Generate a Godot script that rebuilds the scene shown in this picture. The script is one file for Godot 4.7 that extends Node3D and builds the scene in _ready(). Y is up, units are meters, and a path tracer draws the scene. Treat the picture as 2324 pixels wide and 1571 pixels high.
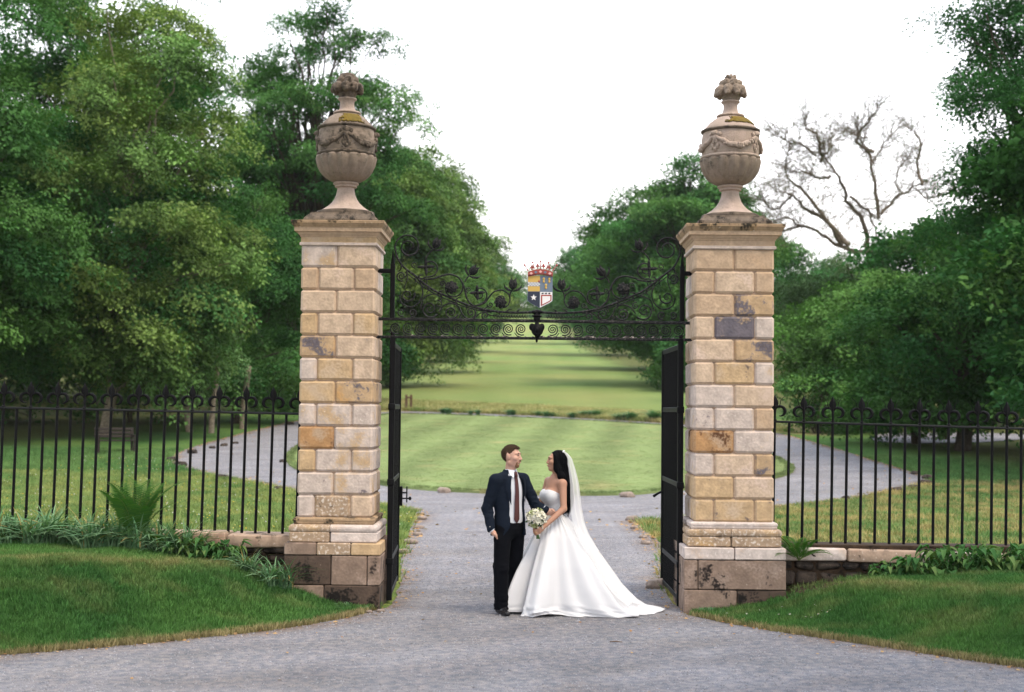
extends Node3D
# Wrought iron park gate between two rusticated stone pillars, a wedding couple standing in the opening.
# Metres, y up. The gate stands across x near z = -0.4; the park lies towards -z; the camera looks that way from z = 15.

const GATE_Z := -0.42
var rng := RandomNumberGenerator.new()
var wob := FastNoiseLite.new()
var used := {}
var M := {}


func _ready() -> void:
	rng.seed = 7
	wob.seed = 3
	wob.noise_type = FastNoiseLite.TYPE_SIMPLEX_SMOOTH
	wob.frequency = 1.0
	_camera_and_light()
	_materials()
	_ground()
	_pillars()
	_urns()
	_fences()
	_overthrow()
	_leaves_of_gate()
	_trees()
	_border_plants()
	_stones()
	_small_things()
	_groom()
	_bride()


func _camera_and_light() -> void:
	var cam := Camera3D.new()
	cam.name = "camera"
	add_child(cam)
	cam.position = Vector3(0, 2.21, 15)
	cam.basis = Basis(Vector3.UP, deg_to_rad(0.705)) * Basis(Vector3.RIGHT, deg_to_rad(2.61)) * Basis(Vector3.BACK, deg_to_rad(0.6))
	var lens := CameraAttributesPhysical.new()
	lens.frustum_focal_length = 54.0
	lens.exposure_aperture = 2.0
	lens.frustum_focus_distance = 14.9
	lens.frustum_far = 4000.0
	lens.frustum_near = 0.1
	cam.attributes = lens
	cam.near = 0.1
	cam.far = 4000.0
	cam.projection = Camera3D.PROJECTION_FRUSTUM
	cam.size = 2.0 * 0.1 * 785.5 / 3090.0
	cam.frustum_offset = Vector2.ZERO
	cam.current = true

	var env := Environment.new()
	env.background_mode = Environment.BG_SKY
	var sky := Sky.new()
	var sm := ProceduralSkyMaterial.new()
	sm.sky_top_color = Color(0.90, 0.935, 1.0)
	sm.sky_horizon_color = Color(1.0, 0.975, 0.94)
	sm.sky_curve = 0.2
	sm.ground_bottom_color = Color(0.16, 0.19, 0.13)
	sm.ground_horizon_color = Color(0.45, 0.47, 0.42)
	sm.sun_angle_max = 1.0
	sky.sky_material = sm
	env.sky = sky
	env.tonemap_mode = Environment.TONE_MAPPER_LINEAR
	env.tonemap_exposure = 2.9
	env.fog_enabled = true
	env.fog_density = 0.00011
	env.fog_light_color = Color(0.93, 0.95, 0.96)
	env.sdfgi_enabled = true
	env.ssao_enabled = true
	env.ssil_enabled = true
	var we := WorldEnvironment.new()
	we.name = "world_environment"
	we.environment = env
	add_child(we)

	var sun := DirectionalLight3D.new()
	sun.name = "sun"
	sun.light_energy = 0.42
	sun.light_angular_distance = 22.0
	sun.light_color = Color(1.0, 0.94, 0.85)
	sun.shadow_enabled = true
	add_child(sun)
	sun.look_at_from_position(Vector3(6, 15, 6), Vector3.ZERO)


# ------------------------------------------------------------------ mesh builder
class MB:
	var v := PackedVector3Array()
	var u := PackedVector2Array()
	var c := PackedColorArray()
	var idx := PackedInt32Array()
	var col := Color.WHITE
	var colored := false

	func vert(p: Vector3, uv := Vector2.ZERO) -> int:
		v.append(p)
		u.append(uv)
		c.append(col)
		return v.size() - 1

	func tri(a: int, b: int, d: int) -> void:
		idx.append(a)
		idx.append(b)
		idx.append(d)

	func quad(a: Vector3, b: Vector3, d: Vector3, e: Vector3) -> void:  # clockwise from outside
		var i := vert(a, Vector2(0, 0))
		vert(b, Vector2(0, 1))
		vert(d, Vector2(1, 1))
		vert(e, Vector2(1, 0))
		tri(i, i + 1, i + 2)
		tri(i, i + 2, i + 3)

	func out(ids: Array, dir: Vector3) -> void:  # a flat face of given vertices turned towards dir
		var n := (v[ids[2]] - v[ids[0]]).cross(v[ids[1]] - v[ids[0]])
		if n.dot(dir) < 0:
			ids.reverse()
		for k in range(1, ids.size() - 1):
			tri(ids[0], ids[k], ids[k + 1])

	func grid(nu: int, nv: int, fn: Callable) -> void:  # u to the right, v upwards as seen from outside
		var s := v.size()
		for j in nv + 1:
			for i in nu + 1:
				var q := Vector2(float(i) / nu, float(j) / nv)
				vert(fn.call(q.x, q.y), q)
		for j in nv:
			for i in nu:
				var a := s + j * (nu + 1) + i
				var b := a + nu + 1
				tri(a, b, b + 1)
				tri(a, b + 1, a + 1)

	func tube(pts: Array, radii: Array, sides := 8, squash := 1.0, axis := Vector3.ZERO) -> void:
		var n := pts.size()
		var s := v.size()
		var t: Vector3 = (pts[1] - pts[0]).normalized()
		var nn := t.cross(Vector3(0.31, 0.2, 0.93)).normalized()
		for k in n:
			var tt: Vector3 = (pts[mini(k + 1, n - 1)] - pts[maxi(k - 1, 0)]).normalized()
			nn = (nn - tt * nn.dot(tt)).normalized()
			var bn := tt.cross(nn)
			var r: float = radii[k] if radii.size() > 1 else radii[0]
			for i in sides:
				var a := TAU * i / sides
				var off := (nn * cos(a) + bn * sin(a)) * r
				if squash != 1.0:
					off -= axis * off.dot(axis) * (1.0 - squash)
				vert(pts[k] + off, Vector2(float(i) / sides, float(k)))
		for k in n - 1:
			for i in sides:
				var a := s + k * sides + i
				var a2 := s + k * sides + (i + 1) % sides
				tri(a, a + sides, a2 + sides)
				tri(a, a2 + sides, a2)
		for e in 2:
			var cen := vert(pts[0] if e == 0 else pts[n - 1])
			var base := s if e == 0 else s + (n - 1) * sides
			for i in sides:
				if e == 0:
					tri(cen, base + i, base + (i + 1) % sides)
				else:
					tri(cen, base + (i + 1) % sides, base + i)

	func box(center: Vector3, size: Vector3, ch := 0.0, basis := Basis.IDENTITY) -> void:
		var h := size * 0.5
		if ch <= 0.0:
			ch = minf(minf(h.x, h.y), h.z) * 0.06
		var id := {}
		for sx in [-1, 1]:
			for sy in [-1, 1]:
				for sz in [-1, 1]:
					id[Vector4i(sx, sy, sz, 0)] = vert(center + basis * Vector3(sx * h.x, sy * (h.y - ch), sz * (h.z - ch)))
					id[Vector4i(sx, sy, sz, 1)] = vert(center + basis * Vector3(sx * (h.x - ch), sy * h.y, sz * (h.z - ch)))
					id[Vector4i(sx, sy, sz, 2)] = vert(center + basis * Vector3(sx * (h.x - ch), sy * (h.y - ch), sz * h.z))
		for s in [-1, 1]:
			out([id[Vector4i(s, -1, -1, 0)], id[Vector4i(s, 1, -1, 0)], id[Vector4i(s, 1, 1, 0)], id[Vector4i(s, -1, 1, 0)]], basis * Vector3(s, 0, 0))
			out([id[Vector4i(-1, s, -1, 1)], id[Vector4i(1, s, -1, 1)], id[Vector4i(1, s, 1, 1)], id[Vector4i(-1, s, 1, 1)]], basis * Vector3(0, s, 0))
			out([id[Vector4i(-1, -1, s, 2)], id[Vector4i(1, -1, s, 2)], id[Vector4i(1, 1, s, 2)], id[Vector4i(-1, 1, s, 2)]], basis * Vector3(0, 0, s))
			for t in [-1, 1]:
				out([id[Vector4i(s, t, -1, 0)], id[Vector4i(s, t, 1, 0)], id[Vector4i(s, t, 1, 1)], id[Vector4i(s, t, -1, 1)]], basis * Vector3(s, t, 0))
				out([id[Vector4i(s, -1, t, 0)], id[Vector4i(s, 1, t, 0)], id[Vector4i(s, 1, t, 2)], id[Vector4i(s, -1, t, 2)]], basis * Vector3(s, 0, t))
				out([id[Vector4i(-1, s, t, 1)], id[Vector4i(1, s, t, 1)], id[Vector4i(1, s, t, 2)], id[Vector4i(-1, s, t, 2)]], basis * Vector3(0, s, t))
				for w in [-1, 1]:
					out([id[Vector4i(s, t, w, 0)], id[Vector4i(s, t, w, 1)], id[Vector4i(s, t, w, 2)]], basis * Vector3(s, t, w))

	func lathe(center: Vector3, prof: Array, sides := 32, bump = null) -> void:  # prof: Vector2(radius, height)
		var s := v.size()
		for k in prof.size():
			for i in sides + 1:
				var a := TAU * i / sides
				var r: float = prof[k].x
				if bump != null:
					r += bump.call(a, prof[k].y)
				vert(center + Vector3(sin(a) * r, prof[k].y, cos(a) * r), Vector2(float(i) / sides, float(k)))
		for k in prof.size() - 1:
			for i in sides:
				var a := s + k * (sides + 1) + i
				var b := a + sides + 1
				tri(a, b, b + 1)
				tri(a, b + 1, a + 1)

	func square_sweep(cx: float, cz: float, hx: float, hz: float, prof: Array) -> void:  # prof: Vector2(projection, height)
		for k in prof.size() - 1:
			var a: Vector2 = prof[k]
			var b: Vector2 = prof[k + 1]
			for q in 4:
				var bs := Basis(Vector3.UP, q * PI / 2)
				var w0 := (hx if q % 2 == 0 else hz)
				var d0 := (hz if q % 2 == 0 else hx)
				var o := Vector3(cx, 0, cz)
				quad(o + bs * Vector3(-w0 - a.x, a.y, d0 + a.x), o + bs * Vector3(-w0 - b.x, b.y, d0 + b.x), o + bs * Vector3(w0 + b.x, b.y, d0 + b.x), o + bs * Vector3(w0 + a.x, a.y, d0 + a.x))
		var top: Vector2 = prof[prof.size() - 1]
		var bot: Vector2 = prof[0]
		var tx := hx + top.x
		var tz := hz + top.x
		quad(Vector3(cx - tx, top.y, cz + tz), Vector3(cx - tx, top.y, cz - tz), Vector3(cx + tx, top.y, cz - tz), Vector3(cx + tx, top.y, cz + tz))
		tx = hx + bot.x
		tz = hz + bot.x
		quad(Vector3(cx - tx, bot.y, cz - tz), Vector3(cx - tx, bot.y, cz + tz), Vector3(cx + tx, bot.y, cz + tz), Vector3(cx + tx, bot.y, cz - tz))

	func ball(center: Vector3, r: Vector3, nu := 10, nv := 6) -> void:
		var prof := []
		grid(nu, nv, func(a, b): return center + Vector3(sin(a * TAU) * sin(b * PI) * r.x, -cos(b * PI) * r.y, cos(a * TAU) * sin(b * PI) * r.z))

	func facet() -> void:  # every triangle gets corners of its own, so that edges stay crisp
		var nv := PackedVector3Array()
		var nu := PackedVector2Array()
		var nc := PackedColorArray()
		for k in idx:
			nv.append(v[k])
			nu.append(u[k])
			nc.append(c[k])
		v = nv
		u = nu
		c = nc
		idx = PackedInt32Array(range(nv.size()))

	func mesh() -> ArrayMesh:
		var n := PackedVector3Array()
		n.resize(v.size())
		for k in range(0, idx.size(), 3):
			var a := v[idx[k]]
			var f := (v[idx[k + 2]] - a).cross(v[idx[k + 1]] - a)
			n[idx[k]] += f
			n[idx[k + 1]] += f
			n[idx[k + 2]] += f
		for k in n.size():
			n[k] = n[k].normalized() if n[k].length_squared() > 1e-20 else Vector3.UP
		var arr := []
		arr.resize(Mesh.ARRAY_MAX)
		arr[Mesh.ARRAY_VERTEX] = v
		arr[Mesh.ARRAY_NORMAL] = n
		arr[Mesh.ARRAY_TEX_UV] = u
		if colored:
			arr[Mesh.ARRAY_COLOR] = c
		arr[Mesh.ARRAY_INDEX] = idx
		var m := ArrayMesh.new()
		m.add_surface_from_arrays(Mesh.PRIMITIVE_TRIANGLES, arr)
		return m


# ------------------------------------------------------------------ bodies: a field of smoothly joined shapes, meshed as surface nets
class Field:
	var lo: Vector3
	var n: Vector3i
	var h: float
	var g := PackedFloat32Array()

	func _init(a: Vector3, b: Vector3, cell: float) -> void:
		lo = a
		h = cell
		n = Vector3i(((b - a) / cell).ceil()) + Vector3i.ONE
		g.resize(n.x * n.y * n.z)
		g.fill(1.0)

	func span(a: Vector3, b: Vector3) -> Array:
		var i := Vector3i(((a - lo) / h).floor()).clamp(Vector3i.ZERO, n - Vector3i.ONE)
		var j := Vector3i(((b - lo) / h).ceil()).clamp(Vector3i.ZERO, n - Vector3i.ONE)
		return [i, j]

	func join(at: int, d: float, k: float) -> void:
		var e := g[at]
		if k > 0.0:
			var w := maxf(k - absf(e - d), 0.0) / k
			g[at] = minf(e, d) - w * w * k * 0.25
		else:
			g[at] = minf(e, d)

	func cap(a: Vector3, b: Vector3, ra: float, rb: float, k := 0.03, axis := Vector3.ZERO, flat := 1.0) -> void:
		var m := maxf(ra, rb) + k + 2 * h
		var s := span(a.min(b) - Vector3.ONE * m, a.max(b) + Vector3.ONE * m)
		var st := 1.0 / flat - 1.0
		var ba := b - a
		if st != 0.0:
			ba += axis * ba.dot(axis) * st
		var bb := maxf(ba.length_squared(), 1e-9)
		for z in range(s[0].z, s[1].z + 1):
			for y in range(s[0].y, s[1].y + 1):
				var row := (z * n.y + y) * n.x
				for x in range(s[0].x, s[1].x + 1):
					var p := lo + Vector3(x, y, z) * h - a
					if st != 0.0:
						p += axis * p.dot(axis) * st
					var t := clampf(p.dot(ba) / bb, 0.0, 1.0)
					var d := (p - ba * t).length() - lerpf(ra, rb, t)
					if d < k + 2 * h:
						join(row + x, d, k)

	func ell(c: Vector3, r: Vector3, bs := Basis.IDENTITY, k := 0.03) -> void:
		var m := maxf(maxf(r.x, r.y), r.z) + k + 2 * h
		var s := span(c - Vector3.ONE * m, c + Vector3.ONE * m)
		var inv := bs.inverse()
		var least := minf(minf(r.x, r.y), r.z)
		for z in range(s[0].z, s[1].z + 1):
			for y in range(s[0].y, s[1].y + 1):
				var row := (z * n.y + y) * n.x
				for x in range(s[0].x, s[1].x + 1):
					var d := ((inv * (lo + Vector3(x, y, z) * h - c) / r).length() - 1.0) * least
					if d < k + 2 * h:
						join(row + x, d, k)

	func carve(a: Vector3, b: Vector3, fn: Callable) -> void:  # keeps only where fn is negative
		var s := span(a, b)
		for z in range(s[0].z, s[1].z + 1):
			for y in range(s[0].y, s[1].y + 1):
				var row := (z * n.y + y) * n.x
				for x in range(s[0].x, s[1].x + 1):
					if g[row + x] < 3 * h:
						g[row + x] = maxf(g[row + x], fn.call(lo + Vector3(x, y, z) * h))

	func mesh_into(mb: MB) -> void:
		var at := {}
		var sx := 1
		var sy := n.x
		var sz := n.x * n.y
		var offs := [0, sx, sy, sx + sy, sz, sz + sx, sz + sy, sz + sx + sy]
		for z in n.z - 1:
			for y in n.y - 1:
				var row := z * sz + y * sy
				for x in n.x - 1:
					var o := row + x
					var g0 := g[o]
					if absf(g0) > 4 * h:
						continue
					var inside := 0
					for q in offs:
						if g[o + q] < 0.0:
							inside += 1
					if inside == 0 or inside == 8:
						continue
					var p := Vector3.ZERO
					var cnt := 0
					for q in 8:
						for ax in 3:
							if q & (1 << ax):
								continue
							var r: int = q | (1 << ax)
							var d0 := g[o + offs[q]]
							var d1 := g[o + offs[r]]
							if (d0 < 0.0) != (d1 < 0.0):
								var t := d0 / (d0 - d1)
								var pa := Vector3(q & 1, (q >> 1) & 1, (q >> 2) & 1)
								pa[ax] += t
								p += pa
								cnt += 1
					at[o] = mb.vert(lo + (Vector3(x, y, z) + p / cnt) * h)
		for o in at:
			for ax in 3:
				var st: int = [sx, sy, sz][ax]
				var a: int = [sy, sz, sx][ax]
				var b: int = [sz, sx, sy][ax]
				var d0 := g[o]
				var d1 := g[o + st]
				if (d0 < 0.0) == (d1 < 0.0):
					continue
				if at.has(o - a) and at.has(o - b) and at.has(o - a - b):
					if d0 < 0.0:
						mb.tri(at[o], at[o - a - b], at[o - a])
						mb.tri(at[o], at[o - b], at[o - a - b])
					else:
						mb.tri(at[o], at[o - a], at[o - a - b])
						mb.tri(at[o], at[o - a - b], at[o - b])


func field_mesh(f: Field) -> ArrayMesh:
	var mb := MB.new()
	f.mesh_into(mb)
	return mb.mesh()


# ------------------------------------------------------------------ nodes
func numbered(called: String) -> String:
	if not used.has(called):
		used[called] = 0
		return called
	used[called] += 1
	return "%s_%03d" % [called, used[called]]


func tag(o: Node3D, label: String, category: String, group := "", kind := "") -> Node3D:
	if label:
		o.set_meta("label", label)
	if category:
		o.set_meta("category", category)
	if group:
		o.set_meta("group", group)
	if kind:
		o.set_meta("kind", kind)
	return o


func thing(called: String, label: String, category: String, at := Vector3.ZERO, turn := 0.0, group := "") -> Node3D:
	var o := Node3D.new()
	o.name = numbered(called)
	add_child(o)
	o.position = at
	o.rotation.y = turn
	tag(o, label, category, group)
	return o


func part(called: String, mesh: Mesh, mat: Material, parent: Node3D, xf := Transform3D.IDENTITY, label := "") -> MeshInstance3D:
	var o := MeshInstance3D.new()
	o.name = called if parent != self else numbered(called)
	o.mesh = mesh
	o.material_override = mat
	parent.add_child(o, true)
	o.transform = xf
	if label:
		o.set_meta("label", label)
	return o


func copies(called: String, mesh: Mesh, mat: Material, parent: Node3D, xfs: Array, cols: Array, kind := "stuff") -> MultiMeshInstance3D:
	var mm := MultiMesh.new()
	mm.transform_format = MultiMesh.TRANSFORM_3D
	mm.use_colors = true
	mm.mesh = mesh
	mm.instance_count = xfs.size()
	var buf := PackedFloat32Array()
	buf.resize(xfs.size() * 16)
	for k in xfs.size():
		var t: Transform3D = xfs[k]
		var c: Color = cols[k]
		var o := k * 16
		buf[o] = t.basis.x.x
		buf[o + 1] = t.basis.y.x
		buf[o + 2] = t.basis.z.x
		buf[o + 3] = t.origin.x
		buf[o + 4] = t.basis.x.y
		buf[o + 5] = t.basis.y.y
		buf[o + 6] = t.basis.z.y
		buf[o + 7] = t.origin.y
		buf[o + 8] = t.basis.x.z
		buf[o + 9] = t.basis.y.z
		buf[o + 10] = t.basis.z.z
		buf[o + 11] = t.origin.z
		buf[o + 12] = c.r
		buf[o + 13] = c.g
		buf[o + 14] = c.b
		buf[o + 15] = 1.0
	mm.buffer = buf
	var o := MultiMeshInstance3D.new()
	o.name = called if parent != self else numbered(called)
	o.multimesh = mm
	o.material_override = mat
	parent.add_child(o, true)
	if kind:
		o.set_meta("kind", kind)
	return o


# ------------------------------------------------------------------ materials
func noise_bytes(size: int, freq: float, seed_: int, oct := 4) -> PackedByteArray:
	var n := FastNoiseLite.new()
	n.seed = seed_
	n.noise_type = FastNoiseLite.TYPE_SIMPLEX_SMOOTH
	n.frequency = freq
	n.fractal_octaves = oct
	var im := n.get_seamless_image(size, size, false, false, 0.15, true)
	im.convert(Image.FORMAT_L8)
	return im.get_data()


func tex_of(size: int, fn: Callable) -> ImageTexture:
	var d := PackedByteArray()
	d.resize(size * size * 3)
	for i in size * size:
		var c: Color = fn.call(i)
		d[i * 3] = clampi(int(c.r * 255.0), 0, 255)
		d[i * 3 + 1] = clampi(int(c.g * 255.0), 0, 255)
		d[i * 3 + 2] = clampi(int(c.b * 255.0), 0, 255)
	return ImageTexture.create_from_image(Image.create_from_data(size, size, false, Image.FORMAT_RGB8, d))


func mat(called: String, albedo: Color, rough := 0.8, metal := 0.0) -> StandardMaterial3D:  # albedo in linear light
	var m := StandardMaterial3D.new()
	m.resource_name = called
	m.albedo_color = albedo.linear_to_srgb()
	m.roughness = rough
	m.metallic = metal
	m.metallic_specular = 0.35
	M[called] = m
	return m


func triplanar(m: StandardMaterial3D, t: Texture2D, scale: float, bump: Texture2D = null, cm := 0.3) -> void:
	m.uv1_triplanar = true
	m.uv1_world_triplanar = true
	m.uv1_scale = Vector3.ONE * scale
	m.albedo_texture = t
	if bump:
		m.heightmap_enabled = true
		m.heightmap_texture = bump
		m.heightmap_scale = cm


var NB := {}

func stone_mat(called: String, base: Color, blotch: Color, bt: float, stain: Color, st: float, fleck: Color, ft: float, shift: int, scale := 0.6) -> void:
	var n1: PackedByteArray = NB.low
	var n2: PackedByteArray = NB.mid
	var n3: PackedByteArray = NB.fine
	var w := 256
	var t := tex_of(w, func(i):
		var j: int = (i + shift * 7919) % (w * w)
		var k: int = (i + shift * 104729) % (w * w)
		var a := n1[j] / 255.0
		var b := n2[k] / 255.0
		var f := n3[i] / 255.0
		var c := base * (0.90 + 0.20 * b)
		c = c.lerp(blotch, smoothstep(bt, bt + 0.30, a * 0.75 + f * 0.25))
		var s := n1[(i + 30011) % (w * w)] / 255.0 * 0.5 + n2[(i + 9973) % (w * w)] / 255.0 * 0.25 + f * 0.25
		c = c.lerp(stain * (0.85 + 0.3 * f), smoothstep(st - 0.03, st + 0.11, s))
		c = c.lerp(fleck, smoothstep(ft, ft + 0.12, n2[(i * 3) % (w * w)] / 255.0 * 0.35 + f * 0.65) * 0.8)
		return c * (0.93 + 0.14 * f))
	var m := mat(called, Color(0.83, 0.80, 0.83), 0.95)
	triplanar(m, t, scale, NB.bump, 0.5)


func _materials() -> void:
	NB.low = noise_bytes(256, 0.012, 11, 3)
	NB.mid = noise_bytes(256, 0.04, 12, 4)
	NB.fine = noise_bytes(256, 0.16, 13, 3)
	var nf: PackedByteArray = NB.fine
	var nm: PackedByteArray = NB.mid
	NB.bump = tex_of(256, func(i):
		var q := nf[i] / 255.0 * 0.6 + nm[i] / 255.0 * 0.4
		return Color(q, q, q))
	# ashlar, from what the pillars show: pinkish buff, tan, ochre, pale lichened, grey-violet stained, rusty
	var grey := Color(0.42, 0.40, 0.41)
	var none := Color(0.5, 0.4, 0.3)
	stone_mat("stone_buff", Color(0.78, 0.70, 0.60), Color(0.82, 0.74, 0.66), 0.52, grey, 0.80, Color(0.84, 0.80, 0.74), 0.80, 1)
	stone_mat("stone_tan", Color(0.74, 0.65, 0.54), Color(0.75, 0.65, 0.53), 0.5, Color(0.42, 0.36, 0.31), 0.76, Color(0.84, 0.79, 0.72), 0.78, 2)
	stone_mat("stone_ochre", Color(0.76, 0.66, 0.51), Color(0.76, 0.68, 0.57), 0.48, Color(0.37, 0.33, 0.31), 0.70, Color(0.83, 0.78, 0.70), 0.80, 3)
	stone_mat("stone_pale", Color(0.78, 0.73, 0.68), Color(0.74, 0.64, 0.50), 0.55, Color(0.42, 0.39, 0.40), 0.72, Color(0.88, 0.86, 0.82), 0.70, 4)
	stone_mat("stone_stained", Color(0.74, 0.64, 0.50), Color(0.75, 0.60, 0.40), 0.60, Color(0.40, 0.38, 0.40), 0.55, Color(0.82, 0.77, 0.70), 0.80, 5)
	stone_mat("stone_violet", Color(0.44, 0.42, 0.44), Color(0.38, 0.37, 0.40), 0.5, Color(0.62, 0.54, 0.44), 0.68, Color(0.74, 0.70, 0.66), 0.80, 6)
	stone_mat("stone_rust", Color(0.70, 0.55, 0.38), Color(0.72, 0.63, 0.52), 0.50, Color(0.36, 0.25, 0.17), 0.58, Color(0.80, 0.74, 0.66), 0.80, 7)
	stone_mat("stone_lichen", Color(0.66, 0.58, 0.48), Color(0.74, 0.62, 0.44), 0.58, Color(0.16, 0.14, 0.12), 0.66, Color(0.86, 0.83, 0.78), 0.54, 8)
	stone_mat("stone_plinth", Color(0.54, 0.47, 0.41), Color(0.62, 0.55, 0.49), 0.5, Color(0.15, 0.13, 0.12), 0.62, Color(0.78, 0.74, 0.68), 0.76, 9)
	stone_mat("stone_black", Color(0.34, 0.29, 0.25), Color(0.50, 0.44, 0.38), 0.60, Color(0.11, 0.10, 0.09), 0.52, Color(0.66, 0.61, 0.54), 0.78, 10)
	stone_mat("stone_white", Color(0.80, 0.76, 0.72), Color(0.74, 0.66, 0.58), 0.58, Color(0.40, 0.36, 0.33), 0.74, Color(0.90, 0.88, 0.85), 0.66, 11)
	stone_mat("stone_cornice", Color(0.66, 0.57, 0.45), Color(0.72, 0.58, 0.40), 0.56, Color(0.17, 0.16, 0.13), 0.57, Color(0.84, 0.80, 0.73), 0.72, 12)
	stone_mat("stone_urn", Color(0.54, 0.49, 0.43), Color(0.62, 0.56, 0.50), 0.5, Color(0.24, 0.22, 0.19), 0.60, Color(0.75, 0.70, 0.64), 0.78, 13, 1.1)
	stone_mat("stone_urn_pale", Color(0.66, 0.60, 0.54), Color(0.70, 0.63, 0.58), 0.5, Color(0.40, 0.36, 0.31), 0.72, Color(0.80, 0.76, 0.70), 0.80, 14, 1.1)
	stone_mat("stone_urn_dark", Color(0.43, 0.39, 0.34), Color(0.50, 0.44, 0.38), 0.55, Color(0.15, 0.14, 0.12), 0.56, Color(0.70, 0.66, 0.60), 0.74, 15, 1.3)
	stone_mat("moss", Color(0.44, 0.38, 0.16), Color(0.50, 0.41, 0.15), 0.5, Color(0.22, 0.21, 0.09), 0.62, Color(0.55, 0.47, 0.20), 0.74, 16, 2.0)
	stone_mat("mortar", Color(0.66, 0.57, 0.48), Color(0.60, 0.52, 0.44), 0.5, Color(0.36, 0.32, 0.28), 0.70, Color(0.8, 0.75, 0.7), 0.8, 17)
	stone_mat("rubble", Color(0.28, 0.25, 0.22), Color(0.36, 0.32, 0.28), 0.5, Color(0.08, 0.07, 0.065), 0.52, Color(0.66, 0.63, 0.58), 0.74, 18, 1.2)
	stone_mat("coping", Color(0.66, 0.58, 0.50), Color(0.62, 0.48, 0.40), 0.58, Color(0.16, 0.14, 0.11), 0.60, Color(0.84, 0.81, 0.76), 0.66, 19)
	stone_mat("kerb_stone", Color(0.58, 0.53, 0.48), Color(0.46, 0.42, 0.38), 0.5, Color(0.20, 0.19, 0.17), 0.66, Color(0.80, 0.77, 0.72), 0.72, 20, 2.0)
	stone_mat("soil", Color(0.24, 0.19, 0.14), Color(0.30, 0.24, 0.18), 0.5, Color(0.12, 0.10, 0.08), 0.6, Color(0.45, 0.40, 0.34), 0.78, 21, 1.5)

	# iron: old black gloss paint, a bleached and flaking one for the overthrow
	var it := tex_of(256, func(i):
		var f := nf[i] / 255.0
		var b := nm[i] / 255.0
		var c := Color(0.20, 0.21, 0.22).lerp(Color(0.32, 0.31, 0.31), smoothstep(0.5, 0.8, b))
		return c.lerp(Color(0.74, 0.72, 0.70), smoothstep(0.60, 0.70, f * 0.6 + b * 0.4)))
	var m := mat("iron_black", Color(0.006, 0.006, 0.007), 0.5)
	m.metallic_specular = 0.18
	m = mat("iron_worn", Color(0.32, 0.32, 0.32), 0.65)
	m.metallic_specular = 0.2
	triplanar(m, it, 3.0)
	m = mat("iron_flaked", Color(0.9, 0.9, 0.9), 0.75)
	var ft := tex_of(256, func(i):
		var f := nf[i] / 255.0
		var b := nm[i] / 255.0
		return Color(0.10, 0.09, 0.09).lerp(Color(0.66, 0.62, 0.60), smoothstep(0.52, 0.60, f * 0.4 + b * 0.6)))
	triplanar(m, ft, 2.2)
	mat("iron_glint", Color(0.016, 0.017, 0.018), 0.45).metallic_specular = 0.22

	# crest paints
	mat("crest_gold", Color(0.55, 0.36, 0.10), 0.6)
	mat("crest_slate", Color(0.14, 0.18, 0.24), 0.6)
	mat("crest_navy", Color(0.025, 0.032, 0.055), 0.5)
	mat("crest_white", Color(0.72, 0.70, 0.70), 0.6)
	mat("crest_red", Color(0.30, 0.055, 0.045), 0.55)
	mat("crest_pink", Color(0.62, 0.38, 0.36), 0.6)
	mat("crest_black", Color(0.012, 0.012, 0.014), 0.5)

	# ground
	var g1: PackedByteArray = noise_bytes(512, 0.18, 31, 3)
	var g2: PackedByteArray = noise_bytes(512, 0.03, 32, 4)
	var gt := tex_of(512, func(i):
		var a := g1[i] / 255.0
		var b := g2[i] / 255.0
		var k := 0.50 + 0.5 * a + 0.22 * b
		return Color(k * lerpf(0.92, 1.08, b), k, k * lerpf(1.0, 0.85, b)))
	m = mat("grass_ground", Color.WHITE, 1.0)
	m.vertex_color_use_as_albedo = true
	m.albedo_texture = gt
	m.uv1_scale = Vector3(0.42, 0.42, 0.42)
	m.metallic_specular = 0.1
	var gb := tex_of(512, func(i):
		var a := g1[i] / 255.0
		return Color(a, a, a))
	m.heightmap_enabled = true
	m.heightmap_texture = gb
	m.heightmap_scale = 2.0
	var turf := mat("lawn_turf", Color.WHITE, 1.0)
	turf.vertex_color_use_as_albedo = true
	turf.albedo_texture = tex_of(512, func(i):
		var k := 0.74 + 0.26 * g1[i] / 255.0 + 0.10 * g2[i] / 255.0
		return Color(k, k, k * 0.97))
	turf.uv1_scale = Vector3(0.6, 0.6, 0.6)
	turf.metallic_specular = 0.1
	var p1: PackedByteArray = noise_bytes(1024, 0.30, 33, 2)
	var p2: PackedByteArray = noise_bytes(1024, 0.02, 34, 4)
	var pt := tex_of(1024, func(i):
		var a := p1[i] / 255.0
		var b := p2[i] / 255.0
		var k := 0.62 + 0.55 * (a - 0.5) + 0.25 * b
		return Color(k * lerpf(0.96, 1.05, b), k, k * lerpf(1.05, 0.95, b)))
	m = mat("gravel", Color.WHITE, 0.95)
	m.vertex_color_use_as_albedo = true
	m.albedo_texture = pt
	m.uv1_scale = Vector3(0.36, 0.36, 0.36)
	m.metallic_specular = 0.25
	m.heightmap_enabled = true
	m.heightmap_texture = tex_of(1024, func(i):
		var a := p1[i] / 255.0
		return Color(a, a, a))
	m.heightmap_scale = 1.2
	m = mat("pebble", Color.WHITE, 0.9)
	m.vertex_color_use_as_albedo = true

	# plants
	for k in [["leaf", Color(0.30, 0.42, 0.16)], ["blade", Color(0.30, 0.42, 0.14)]]:
		m = mat(k[0], Color.WHITE, 0.65)
		m.vertex_color_use_as_albedo = true
		m.cull_mode = BaseMaterial3D.CULL_DISABLED
		m.backlight_enabled = true
		m.backlight = k[1].linear_to_srgb()
		m.metallic_specular = 0.09
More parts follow.
